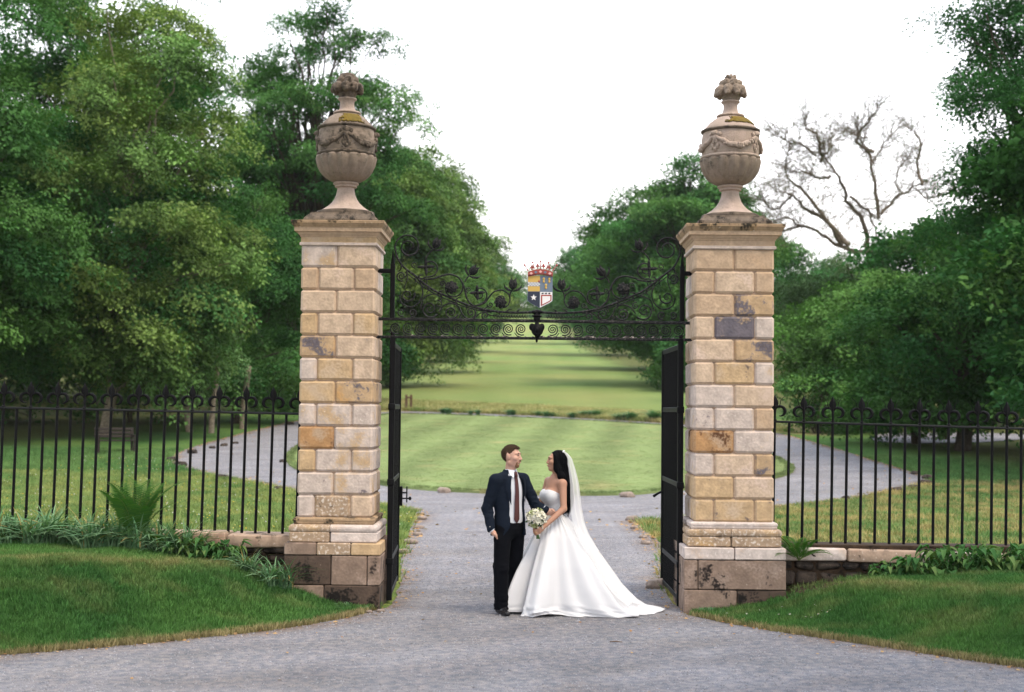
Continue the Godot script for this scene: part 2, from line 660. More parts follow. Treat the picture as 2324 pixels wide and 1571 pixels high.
	var bt := tex_of(256, func(i):
		var x: int = i % 256
		var a := nf[(x * 1 + (i / 256 / 4) * 256) % 65536] / 255.0
		var b := nm[i] / 255.0
		var q := 0.25 + 0.35 * a + 0.25 * b
		return Color(q, q * 0.93, q * 0.84))
	m = mat("bark", Color(0.20, 0.19, 0.17), 0.95)
	triplanar(m, bt, 0.9, NB.bump, 2.0)
	m = mat("bark_dead", Color(0.42, 0.38, 0.33), 0.95)
	triplanar(m, bt, 0.9)
	m = mat("bark_pale", Color(0.75, 0.72, 0.66), 0.95)
	triplanar(m, bt, 0.9, NB.bump, 2.0)
	m = mat("bench_wood", Color(0.020, 0.015, 0.012), 0.8)
	mat("post_wood", Color(0.10, 0.06, 0.035), 0.85)


# ------------------------------------------------------------------ the lie of the land
func lerp_table(t: Array, x: float) -> float:  # t: Vector2(x, value) in rising x
	if x <= t[0].x:
		return t[0].y
	for k in range(1, t.size()):
		if x <= t[k].x:
			return lerpf(t[k - 1].y, t[k].y, smoothstep(0.0, 1.0, (x - t[k - 1].x) / (t[k].x - t[k - 1].x)))
	return t[-1].y


func land(x: float, z: float) -> float:  # flat by the gate, a rising lawn, then the avenue climbing the hill
	var d := 15.0 - z
	var y := 0.0
	if d < 33.0:
		y = 0.0
	elif d < 35.0:
		y = (d - 33.0) * (d - 33.0) * 0.0124
	elif d < 78.0:
		y = (d - 34.0) * 0.0495
	elif d < 300.0:
		y = 2.18 + (d - 78.0) * 0.066
	elif d < 480.0:
		y = 16.83 + (d - 300.0) * 0.118
	else:
		y = 38.07 + (d - 480.0) * 0.02
	if d > 80.0:
		y += 0.9 * wob.get_noise_2d(x * 0.02, z * 0.02) * smoothstep(80.0, 140.0, d) * smoothstep(10.0, 30.0, absf(x))
	if absf(x) > 14.0 and z < -60.0:
		y += smoothstep(14.0, 60.0, absf(x)) * 2.0
	return y


var edge_left := [Vector2(-20, 8.4), Vector2(-12, 6.4), Vector2(-7, 4.35), Vector2(-4.4, 2.95), Vector2(-3.27, 2.19), Vector2(-2.19, 1.2), Vector2(-1.66, 0.2), Vector2(-1.5, -0.3)]
var edge_right := [Vector2(1.7, -0.1), Vector2(1.76, 0.235), Vector2(2.27, 0.99), Vector2(3.0, 1.72), Vector2(3.66, 2.38), Vector2(4.18, 2.92), Vector2(6.5, 4.7), Vector2(12, 7.6), Vector2(20, 9.5)]
var rise_left := [Vector2(-9, 0.68), Vector2(-5.7, 0.64), Vector2(-4.5, 0.6), Vector2(-3.3, 0.48), Vector2(-2.6, 0.23), Vector2(-2.0, 0.06), Vector2(-1.6, 0.0)]
var rise_right := [Vector2(1.8, 0.0), Vector2(2.4, 0.1), Vector2(2.75, 0.19), Vector2(3.07, 0.27), Vector2(3.8, 0.385), Vector2(5.2, 0.46), Vector2(9, 0.5)]


func line_at(t: Array, x: float) -> float:
	if x <= t[0].x:
		return t[0].y
	for k in range(1, t.size()):
		if x <= t[k].x:
			return lerpf(t[k - 1].y, t[k].y, (x - t[k - 1].x) / (t[k].x - t[k - 1].x))
	return t[-1].y


func bank(x: float, z: float) -> float:  # the mown banks that swell up between the road and the low walls
	var left := x < 0.0
	var behind := line_at(edge_left if left else edge_right, x) - z
	var h := lerp_table(rise_left if left else rise_right, x)
	var y := h * smoothstep(-0.1, 1.9, behind) + 0.012
	return y + 0.02 * wob.get_noise_2d(x * 1.4, z * 1.4) * smoothstep(0.1, 0.8, behind)


func smooth_line(pts: Array, step: float, closed: bool, rough := 0.0) -> PackedVector2Array:
	var o := PackedVector2Array()
	var n := pts.size()
	for k in (n if closed else n - 1):
		var p0: Vector2 = pts[(k - 1 + n) % n] if closed else pts[maxi(k - 1, 0)]
		var p1: Vector2 = pts[k]
		var p2: Vector2 = pts[(k + 1) % n]
		var p3: Vector2 = pts[(k + 2) % n] if closed else pts[mini(k + 2, n - 1)]
		var m := maxi(1, int(p1.distance_to(p2) / step))
		for i in m:
			var p := p1.cubic_interpolate(p2, p0, p3, float(i) / m)
			o.append(p + Vector2(wob.get_noise_2d(p.x * 2.3, p.y * 2.3), wob.get_noise_2d(p.x * 2.3 + 50, p.y * 2.3)) * rough)
	if not closed:
		o.append(pts[n - 1])
	return o


func sheet(poly: PackedVector2Array, cell: float, height: Callable, tint: Callable, skirt := 0.0) -> MB:
	var mb := MB.new()
	mb.colored = true
	var lo := poly[0]
	var hi := poly[0]
	for p in poly:
		lo = lo.min(p)
		hi = hi.max(p)
	lo -= Vector2.ONE * cell * 0.37
	var nx := int((hi.x - lo.x) / cell) + 2
	var ny := int((hi.y - lo.y) / cell) + 2
	var ins := PackedByteArray()
	ins.resize((nx + 1) * (ny + 1))
	for j in ny + 1:
		for i in nx + 1:
			ins[j * (nx + 1) + i] = 1 if Geometry2D.is_point_in_polygon(lo + Vector2(i, j) * cell, poly) else 0
	var touched := {}
	for k in poly.size():
		var a := poly[k]
		var b := poly[(k + 1) % poly.size()]
		var m := int(a.distance_to(b) / cell * 4.0) + 1
		for q in m + 1:
			var p := a.lerp(b, float(q) / m)
			touched[Vector2i(((p - lo) / cell).floor())] = true
	var ids := {}
	var at := func(p: Vector2) -> int:
		var key := Vector2i((p * 2000.0).round())
		if not ids.has(key):
			mb.col = tint.call(p.x, p.y)
			ids[key] = mb.vert(Vector3(p.x, height.call(p.x, p.y), p.y), p)
		return ids[key]
	for j in ny:
		for i in nx:
			var o := lo + Vector2(i, j) * cell
			var all := ins[j * (nx + 1) + i] + ins[j * (nx + 1) + i + 1] + ins[(j + 1) * (nx + 1) + i] + ins[(j + 1) * (nx + 1) + i + 1]
			if not touched.has(Vector2i(i, j)) and (all == 0 or all == 4):
				if all == 4:
					var a: int = at.call(o)
					var b: int = at.call(o + Vector2(cell, 0))
					var c: int = at.call(o + Vector2(cell, cell))
					var d: int = at.call(o + Vector2(0, cell))
					mb.tri(d, a, b)
					mb.tri(d, b, c)
				continue
			var sq := PackedVector2Array([o, o + Vector2(cell, 0), o + Vector2(cell, cell), o + Vector2(0, cell)])
			var pieces := Geometry2D.intersect_polygons(sq, poly)
			if pieces.is_empty() and all >= 3:
				pieces.append(sq)
			for piece in pieces:
				var t := Geometry2D.triangulate_polygon(piece)
				if t.is_empty():
					for q in range(1, piece.size() - 1):
						t.append_array([0, q, q + 1])
				for q in range(0, t.size(), 3):
					var a2: Vector2 = piece[t[q]]
					var b2: Vector2 = piece[t[q + 1]]
					var c2: Vector2 = piece[t[q + 2]]
					if (b2 - a2).cross(c2 - a2) < 0:
						var sw := b2
						b2 = c2
						c2 = sw
					mb.tri(at.call(a2), at.call(b2), at.call(c2))
	if skirt > 0.0:
		for k in poly.size():
			var a := poly[k]
			var b := poly[(k + 1) % poly.size()]
			mb.col = tint.call(a.x, a.y)
			var ya: float = height.call(a.x, a.y)
			var yb: float = height.call(b.x, b.y)
			mb.quad(Vector3(a.x, ya - skirt, a.y), Vector3(a.x, ya, a.y), Vector3(b.x, yb, b.y), Vector3(b.x, yb - skirt, b.y))
	return mb


func structure(called: String, mb: MB, m: Material) -> MeshInstance3D:
	var o := part(called, mb.mesh(), m, self)
	o.set_meta("kind", "structure")
	return o


const GRASS := Color(0.140, 0.222, 0.078)
const GRASS_DEEP := Color(0.055, 0.140, 0.048)
const STRAW := Color(0.36, 0.29, 0.15)
const LITTER_AND_SHADE := Color(0.12, 0.075, 0.045)

var drive_line: PackedVector2Array
var lawn_line: PackedVector2Array


func park_tint(x: float, z: float) -> Color:
	var a := wob.get_noise_2d(x * 0.16, z * 0.16)
	var b := wob.get_noise_2d(x * 0.7 + 30, z * 0.7)
	var c := GRASS.lerp(GRASS_DEEP, clampf(0.45 + 0.6 * a + 0.25 * b, 0.0, 1.0))
	var d := 15.0 - z
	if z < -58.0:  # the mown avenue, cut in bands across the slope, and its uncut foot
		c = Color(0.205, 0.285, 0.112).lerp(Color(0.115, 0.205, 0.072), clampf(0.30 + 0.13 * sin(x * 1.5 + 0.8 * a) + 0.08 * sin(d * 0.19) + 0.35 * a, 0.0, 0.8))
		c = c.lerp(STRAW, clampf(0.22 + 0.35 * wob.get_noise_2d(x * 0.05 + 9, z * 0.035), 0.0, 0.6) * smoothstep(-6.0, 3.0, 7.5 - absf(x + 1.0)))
	var foot := line_at([Vector2(-30, -60), Vector2(-6.8, -59), Vector2(0.5, -55.6), Vector2(6.4, -50.6), Vector2(12, -44), Vector2(40, -38)], x) - z
	if foot > -1.0 and z < -38 and x < 13 and x > -12:
		c = c.lerp(Color(0.42, 0.35, 0.19), clampf((1.0 - smoothstep(5.0, 13.0, foot)) * (0.75 + 0.7 * b), 0.0, 0.9))
	# leaf litter and bare soil on both sides, tree shade painted in with it
	var under := smoothstep(0.0, 5.0, -x - line_at([Vector2(-400, 6), Vector2(-140, 7.2), Vector2(-90, 9.5), Vector2(-60, 13), Vector2(-42, 13.5), Vector2(-34, 17), Vector2(-20, 24)], z) + 2.2 * a)
	under = maxf(under, smoothstep(0.0, 4.0, x - line_at([Vector2(-400, 6), Vector2(-140, 8.0), Vector2(-90, 9.0), Vector2(-62, 13), Vector2(-45, 13.2), Vector2(-36, 12.8), Vector2(-20, 16)], z) + 2.0 * a))
	if z < -18:
		c = c.lerp(LITTER_AND_SHADE.lerp(GRASS_DEEP, 0.35), under * 0.85)
	if z > -24.0 and absf(x) < 26.0:  # rough meadow just behind the railings: clovered left, parched right
		if x < 0:
			c = c.lerp(Color(0.27, 0.275, 0.10), clampf(0.45 + 0.9 * b, 0.0, 0.9))
		else:
			c = c.lerp(Color(0.36, 0.27, 0.13), clampf(0.40 + 1.6 * wob.get_noise_2d(x * 0.5 + 4, z * 1.1) + 0.4 * b, 0.0, 0.85))
	return c


func lawn_tint(x: float, z: float) -> Color:
	var stripe := sin((x * 0.97 + z * 0.10) * 2.4 + 0.6 * wob.get_noise_2d(x * 0.2, z * 0.2))
	var a := wob.get_noise_2d(x * 0.25 + 7, z * 0.25)
	var c := Color(0.196, 0.250, 0.112) * (1.0 + 0.15 * stripe + 0.16 * a) * 0.95
	return c.lerp(STRAW * 1.15, clampf(wob.get_noise_2d(x * 0.45 + 40, z * 0.8) * 1.3 - 0.35 + 0.35 * smoothstep(-23.0, -19.3, z), 0.0, 0.55))


func gravel_tint(x: float, z: float) -> Color:
	var a := wob.get_noise_2d(x * 0.35, z * 0.9)
	var b := wob.get_noise_2d(x * 1.6 + 20, z * 2.6)
	var c := Color(0.360, 0.354, 0.378)
	c = c * (1.0 + 0.30 * a + 0.26 * b)
	c = c.lerp(Color(0.33, 0.29, 0.26), clampf(0.9 * wob.get_noise_2d(x * 0.9 + 60, z * 3.2) - 0.1, 0.0, 0.5))
	# dry leaf crumbs and soil washed along the verges
	var p := Vector2(x, z)
	var near := 9.0
	for k in range(0, drive_line.size(), 2):
		near = minf(near, p.distance_squared_to(drive_line[k]))
	var rim := 1.0 - smoothstep(0.02, 0.30 + 0.25 * b, sqrt(near))
	return c.lerp(Color(0.30, 0.20, 0.13), clampf(rim * (0.75 + 0.8 * b), 0.0, 0.85))


func bank_tint(x: float, z: float) -> Color:
	var a := wob.get_noise_2d(x * 0.55, z * 0.55)
	var b := wob.get_noise_2d(x * 2.2 + 11, z * 3.0)
	var c := Color(0.088, 0.190, 0.052).lerp(Color(0.050, 0.132, 0.040), clampf(0.5 + 0.9 * a, 0, 1))
	var crest := line_at(edge_left if x < 0 else edge_right, x) - z
	var dry := clampf(1.1 * wob.get_noise_2d(x * 0.8 + 3, z * 1.5) + 0.35 * b - 0.05, 0.0, 1.0)
	c = c.lerp(Color(0.22, 0.225, 0.095), dry * 0.75)
	# scorched strip of thin turf along the shoulder of the bank, and the dry rim at the road
	c = c.lerp(Color(0.30, 0.25, 0.12), clampf(1.0 - absf(crest - 1.9 - 0.3 * a) / 0.5, 0.0, 1.0) * (0.45 + 0.6 * b))
	return c.lerp(Color(0.30, 0.23, 0.13), (1.0 - smoothstep(0.0, 0.10 + 0.05 * b, crest)) * 0.85)


func blade_clump(n: int, spread: float, tall: float, wide: float, lean: float) -> ArrayMesh:
	var mb := MB.new()
	for k in n:
		var a := rng.randf() * TAU
		var p := Vector3(cos(a), 0, sin(a)) * spread * sqrt(rng.randf())
		var yaw := rng.randf() * TAU
		var side := Vector3(cos(yaw), 0, sin(yaw)) * wide * rng.randf_range(0.7, 1.2)
		var h := tall * rng.randf_range(0.55, 1.15)
		var bend := Vector3(-sin(yaw), 0, cos(yaw)) * h * lean * rng.randf_range(-1.0, 1.0) + p * 0.5
		var mid := p + Vector3(0, h * 0.6, 0) + bend * 0.35
		var tip := p + Vector3(0, h, 0) + bend
		var i := mb.vert(p - side)
		mb.vert(p + side)
		mb.vert(mid - side * 0.7)
		mb.vert(mid + side * 0.7)
		mb.vert(tip)
		mb.tri(i, i + 2, i + 3)
		mb.tri(i, i + 3, i + 1)
		mb.tri(i + 2, i + 4, i + 3)
	return mb.mesh()


func scatter_grass(called: String, label: String, clump: Mesh, n: int, where: Callable, tint: Callable, tall := Vector2(0.7, 1.2)) -> void:
	var xfs := []
	var cols := []
	for k in n:
		var p = where.call()
		if p == null:
			continue
		var s := rng.randf_range(tall.x, tall.y)
		xfs.append(Transform3D(Basis(Vector3.UP, rng.randf() * TAU).scaled(Vector3(1, 1, 1) * s), p))
		cols.append(tint.call(p.x, p.z) * rng.randf_range(0.6, 1.45))
	var o := copies(called, clump, M.blade, self, xfs, cols)
	tag(o, label, "grass")


func _ground() -> void:
	# one sheet to the horizon: fine near the gate and on the lawns, coarse beyond
	var xs := []
	var x := -1400.0
	while x < 1400.0:
		xs.append(x)
		var ax := absf(x)
		x += 0.6 if ax < 24.0 else 2.0 if ax < 60.0 else 10.0 if ax < 200 else 80.0
	xs.append(1400.0)
	var zs := []
	var z := -1500.0
	while z < 60.0:
		zs.append(z)
		z += 80.0 if z < -560 else 6.0 if z < -160 else 1.6 if z < -62.0 else 0.5 if z < 1.0 else 6.0
	zs.append(60.0)
	var mb := MB.new()
	mb.colored = true
	for j in zs.size():
		for i in xs.size():
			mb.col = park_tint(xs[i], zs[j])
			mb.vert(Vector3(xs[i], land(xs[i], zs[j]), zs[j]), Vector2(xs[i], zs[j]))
	var w := xs.size()
	for j in zs.size() - 1:
		for i in w - 1:
			var a := j * w + i
			mb.tri(a + w, a, a + 1)
			mb.tri(a + w, a + 1, a + w + 1)
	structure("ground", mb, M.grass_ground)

	# the gravel: forecourt, the way through the gate and the carriage ring round the lawn
	var right_side := [Vector2(2.2, -11.9), Vector2(2.21, -7.6), Vector2(1.9, -4), Vector2(1.68, -1.2), Vector2(1.72, -0.1), Vector2(1.76, 0.235), Vector2(2.27, 0.99), Vector2(3.0, 1.72), Vector2(3.66, 2.38), Vector2(4.18, 2.92), Vector2(6.5, 4.7), Vector2(12, 7.6), Vector2(20, 9.5), Vector2(24, 24)]
	var left_side := [Vector2(-24, 24), Vector2(-20, 8.4), Vector2(-12, 6.4), Vector2(-7, 4.35), Vector2(-4.4, 2.95), Vector2(-3.27, 2.19), Vector2(-2.19, 1.2), Vector2(-1.66, 0.2), Vector2(-1.5, -0.3), Vector2(-1.58, -2), Vector2(-1.9, -6.1), Vector2(-2.3, -13.2)]
	var ring := [Vector2(-2.5, -14.2), Vector2(-3.3, -15.7), Vector2(-6.08, -20.06), Vector2(-8.28, -22.8), Vector2(-10.3, -25.6), Vector2(-11.2, -27.8), Vector2(-11.8, -31), Vector2(-11.8, -36.5), Vector2(-11.4, -44), Vector2(-10.8, -49.5), Vector2(-9.2, -54.5), Vector2(-7.8, -57.6), Vector2(-6.0, -58.6), Vector2(0.5, -55.6), Vector2(6.4, -50.6), Vector2(8.8, -47.6), Vector2(10.83, -43.7), Vector2(11.4, -36), Vector2(11.6, -30), Vector2(11.7, -27), Vector2(11.4, -24.0), Vector2(8.6, -20.0), Vector2(5.8, -16.4), Vector2(3.2, -12.9)]
	drive_line = smooth_line(ring + right_side + left_side, 0.22, true, 0.05)
	var gravel := sheet(drive_line, 0.42, func(a, b): return land(a, b) + 0.010, gravel_tint)
	structure("gravel_drive", gravel, M.gravel)
	lawn_line = smooth_line([Vector2(-7.7, -28.5), Vector2(-6.4, -24.4), Vector2(-3.35, -20.7), Vector2(-1.5, -19.7), Vector2(0.4, -19.2), Vector2(2, -19.4), Vector2(3.44, -20.2), Vector2(6.2, -23), Vector2(7.9, -25.9), Vector2(8.4, -30), Vector2(8.2, -38), Vector2(7.6, -43), Vector2(6.2, -47.9), Vector2(0.47, -52.6), Vector2(-6.5, -55.2), Vector2(-7.9, -50), Vector2(-8.3, -40), Vector2(-8.2, -33)], 0.25, true, 0.06)
	var lawn := sheet(lawn_line, 0.5, func(a, b): return land(a, b) + 0.07, lawn_tint, 0.12)
	structure("lawn", lawn, M.lawn_turf)
	var spur := smooth_line([Vector2(13.9, -39.5), Vector2(16, -38.8), Vector2(18.5, -40), Vector2(22, -43.5), Vector2(20, -45.5), Vector2(17, -45.0), Vector2(15.0, -43.5)], 0.4, true, 0.1)
	structure("gravel_path", sheet(spur, 0.6, func(a, b): return land(a, b) + 0.03, gravel_tint), M.gravel)

	# mown banks in front of the walls
	var bl := PackedVector2Array()
	for p in smooth_line([Vector2(-14, 7.0), Vector2(-12, 6.4), Vector2(-7, 4.35), Vector2(-4.4, 2.95), Vector2(-3.27, 2.19), Vector2(-2.19, 1.2), Vector2(-1.66, 0.2), Vector2(-1.62, -0.25)], 0.15, false, 0.045):
		bl.append(p)
	bl.append(Vector2(-14, -0.25))
	structure("grass_bank", sheet(bl, 0.11, bank, bank_tint), M.grass_ground)
	var br := PackedVector2Array()
	for p in smooth_line([Vector2(1.85, -0.25), Vector2(1.8, 0.235), Vector2(2.27, 0.99), Vector2(3.0, 1.72), Vector2(3.66, 2.38), Vector2(4.18, 2.92), Vector2(6.5, 4.7), Vector2(12, 7.6)], 0.15, false, 0.045):
		br.append(p)
	br.append(Vector2(12, -0.25))
	structure("grass_bank", sheet(br, 0.11, bank, bank_tint), M.grass_ground)

	var short := blade_clump(12, 0.030, 0.050, 0.0026, 0.8)
	for side in [-1, 1]:
		var poly := bl if side < 0 else br
		scatter_grass("bank_grass", "short mown grass on the bank %s of the gate" % ("left" if side < 0 else "right"), short, 60000, func():
			var p := Vector2(rng.randf_range(-6.6, -1.55) if side < 0 else rng.randf_range(1.75, 6.4), rng.randf_range(-0.2, 4.8))
			if not Geometry2D.is_point_in_polygon(p, poly) and not Geometry2D.is_point_in_polygon(p - Vector2(0, 0.02 + 0.07 * maxf(0.0, wob.get_noise_2d(p.x * 5.0, p.y * 5.0))), poly):
				return null
			if side > 0 and p.y < 0.25 and p.x > 2.75 and p.x < 3.9 and rng.randf() < 0.85:
				return null
			return Vector3(p.x, bank(p.x, p.y) - 0.004, p.y), bank_tint, Vector2(0.6, 1.5))
	# rough grass behind the railings, longer tufts on the verges
	var rough := blade_clump(16, 0.12, 0.11, 0.006, 0.9)
	scatter_grass("meadow_grass", "rough meadow grass behind the left railings", rough, 26000, func():
		var p := Vector2(rng.randf_range(-19, -1.7), rng.randf_range(-32, -1.0))
		if Geometry2D.is_point_in_polygon(p, drive_line):
			return null
		return Vector3(p.x, land(p.x, p.y), p.y), park_tint)
	scatter_grass("meadow_grass", "dry meadow grass behind the right railings", rough, 24000, func():
		var p := Vector2(rng.randf_range(1.7, 18), rng.randf_range(-32, -1.0))
		if Geometry2D.is_point_in_polygon(p, drive_line):
			return null
		return Vector3(p.x, land(p.x, p.y), p.y), park_tint)
	var fine := blade_clump(14, 0.12, 0.020, 0.003, 1.0)
	scatter_grass("lawn_grass", "close mown grass of the oval lawn", fine, 30000, func():
		var p := Vector2(rng.randf_range(-8.5, 8.6), -19.0 - 34.0 * pow(rng.randf(), 1.6))
		if not Geometry2D.is_point_in_polygon(p, lawn_line):
			return null
		return Vector3(p.x, land(p.x, p.y) + 0.068, p.y), lawn_tint)
	var tallc := blade_clump(14, 0.30, 0.24, 0.010, 0.7)
	scatter_grass("tall_grass", "uncut straw coloured grass on the strip beyond the far drive", tallc, 9000, func():
		var x2 := rng.randf_range(-9.5, 11.5)
		var p := Vector2(x2, line_at([Vector2(-9.5, -60.5), Vector2(-6.8, -59.3), Vector2(0.5, -55.9), Vector2(6.4, -50.9), Vector2(11.5, -45)], x2) - 9.0 * pow(rng.randf(), 1.7))
		return Vector3(p.x, land(p.x, p.y) - 0.02, p.y), func(a, b): return Color(0.45, 0.38, 0.20).lerp(Color(0.20, 0.26, 0.10), clampf(0.40 + 1.2 * wob.get_noise_2d(a * 0.5, b * 0.9), 0.0, 1.0)))
	var verge := blade_clump(12, 0.07, 0.075, 0.004, 0.7)
	scatter_grass("verge_grass", "fringe of longer grass round the edge of the oval lawn", verge, 9000, func():
		var k := rng.randi() % lawn_line.size()
		var p := lawn_line[k] + Vector2(rng.randf_range(-0.22, 0.22), rng.randf_range(-0.22, 0.22))
		if not Geometry2D.is_point_in_polygon(p, lawn_line):
			return null
		return Vector3(p.x, land(p.x, p.y) + 0.06, p.y), func(a, b): return lawn_tint(a, b) * 0.8)
	# buttercups and clover in the left meadow, leaf crumbs blown along the gravel
	var dot := MB.new()
	dot.ball(Vector3.ZERO, Vector3(1, 0.6, 1), 5, 3)
	var fx := []
	var fc := []
	for k in 2600:
		var p := Vector2(rng.randf_range(-14, -1.8), rng.randf_range(-28, -1.2))
		if Geometry2D.is_point_in_polygon(p, drive_line) or wob.get_noise_2d(p.x * 0.6, p.y * 0.6) < -0.1:
			continue
		fx.append(Transform3D(Basis.from_scale(Vector3.ONE * rng.randf_range(0.010, 0.018)), Vector3(p.x, land(p.x, p.y) + rng.randf_range(0.07, 0.13), p.y)))
		fc.append([Color(0.55, 0.42, 0.05), Color(0.55, 0.55, 0.48), Color(0.45, 0.40, 0.12)][k % 3])
	tag(copies("meadow_flowers", dot.mesh(), M.pebble, self, fx, fc), "buttercups and clover heads dotted over the left meadow", "flowers")
	var crumb := MB.new()
	crumb.quad(Vector3(-1, 0.1, 0), Vector3(0, 0.3, -0.7), Vector3(1, 0.05, 0), Vector3(0, 0.0, 0.7))
	fx = []
	fc = []
	for k in 11000:
		var j := rng.randi() % drive_line.size()
		var spread := 0.26 if k % 5 else 2.6
		var p := drive_line[j] + Vector2(rng.randfn(), rng.randfn()) * spread * 0.5
		if p.y > 6.0 or not Geometry2D.is_point_in_polygon(p, drive_line):
			continue
		fx.append(Transform3D(Basis(Vector3.UP, rng.randf() * TAU).rotated(Vector3.RIGHT, rng.randf_range(-0.4, 0.4)).scaled(Vector3.ONE * rng.randf_range(0.010, 0.026) * (1.0 if p.y > -8.0 else 1.9)), Vector3(p.x, land(p.x, p.y) + 0.018, p.y)))
		fc.append(Color(0.30, 0.155, 0.07).lerp(Color(0.42, 0.28, 0.15), rng.randf()))
	tag(copies("leaf_litter", crumb.mesh(), M.blade, self, fx, fc), "brown leaf crumbs blown along the edges of the gravel", "leaf litter")
	# loose chippings on the forecourt and in the gateway
	var pb := MB.new()
	pb.ball(Vector3.ZERO, Vector3(1, 0.6, 0.8), 5, 3)
	var xfs := []
	var cols := []
	for k in 60000:
		var p := Vector2(rng.randf_range(-5.5, 5.5), rng.randf_range(-9.0, 4.9))
		if not Geometry2D.is_point_in_polygon(p, drive_line):
			continue
		var s := rng.randf_range(0.004, 0.010) * (1.0 if rng.randf() < 0.97 else 1.8)
		xfs.append(Transform3D(Basis(Vector3.UP, rng.randf() * TAU).scaled(Vector3.ONE * s), Vector3(p.x, 0.012, p.y)))
		var q := rng.randf_range(0.45, 0.95)
		cols.append(gravel_tint_fast(p.x, p.y) * q)
	tag(copies("chippings", pb.mesh(), M.pebble, self, xfs, cols), "loose grey chippings strewn over the gravel", "gravel")


func gravel_tint_fast(x: float, z: float) -> Color:
	return Color(0.360, 0.354, 0.378) * (1.0 + 0.2 * wob.get_noise_2d(x * 0.35, z * 0.9))


# ------------------------------------------------------------------ stone pillars
func _pillars() -> void:
	_pillar(-2.533, -1.705, "left stone gate pillar with a dark mossy base, nearer the grey suited groom", true)
	_pillar(1.82, 2.704, "right stone gate pillar with a violet stained block, nearer the bride's train", false)


func block(called: String, lo: Vector3, hi: Vector3, ch: float, m: Material, to: Node3D, label := "") -> void:
	var mb := MB.new()
	var j := func(): return rng.randf_range(-0.003, 0.003)
	mb.box((lo + hi) * 0.5, hi - lo + Vector3(-0.004, -0.004 + j.call() * 0.5, j.call()), ch)
	for k in mb.v.size():  # hand dressed: no edge quite straight
		var p := mb.v[k]
		mb.v[k] += Vector3(wob.get_noise_3d(p.x * 5, p.y * 5, p.z * 5), wob.get_noise_3d(p.x * 5 + 9, p.y * 5, p.z * 5), wob.get_noise_3d(p.x * 5, p.y * 5 + 9, p.z * 5)) * 0.006
	mb.facet()
	part(called, mb.mesh(), m, to, Transform3D(Basis.IDENTITY, -to.position), label)


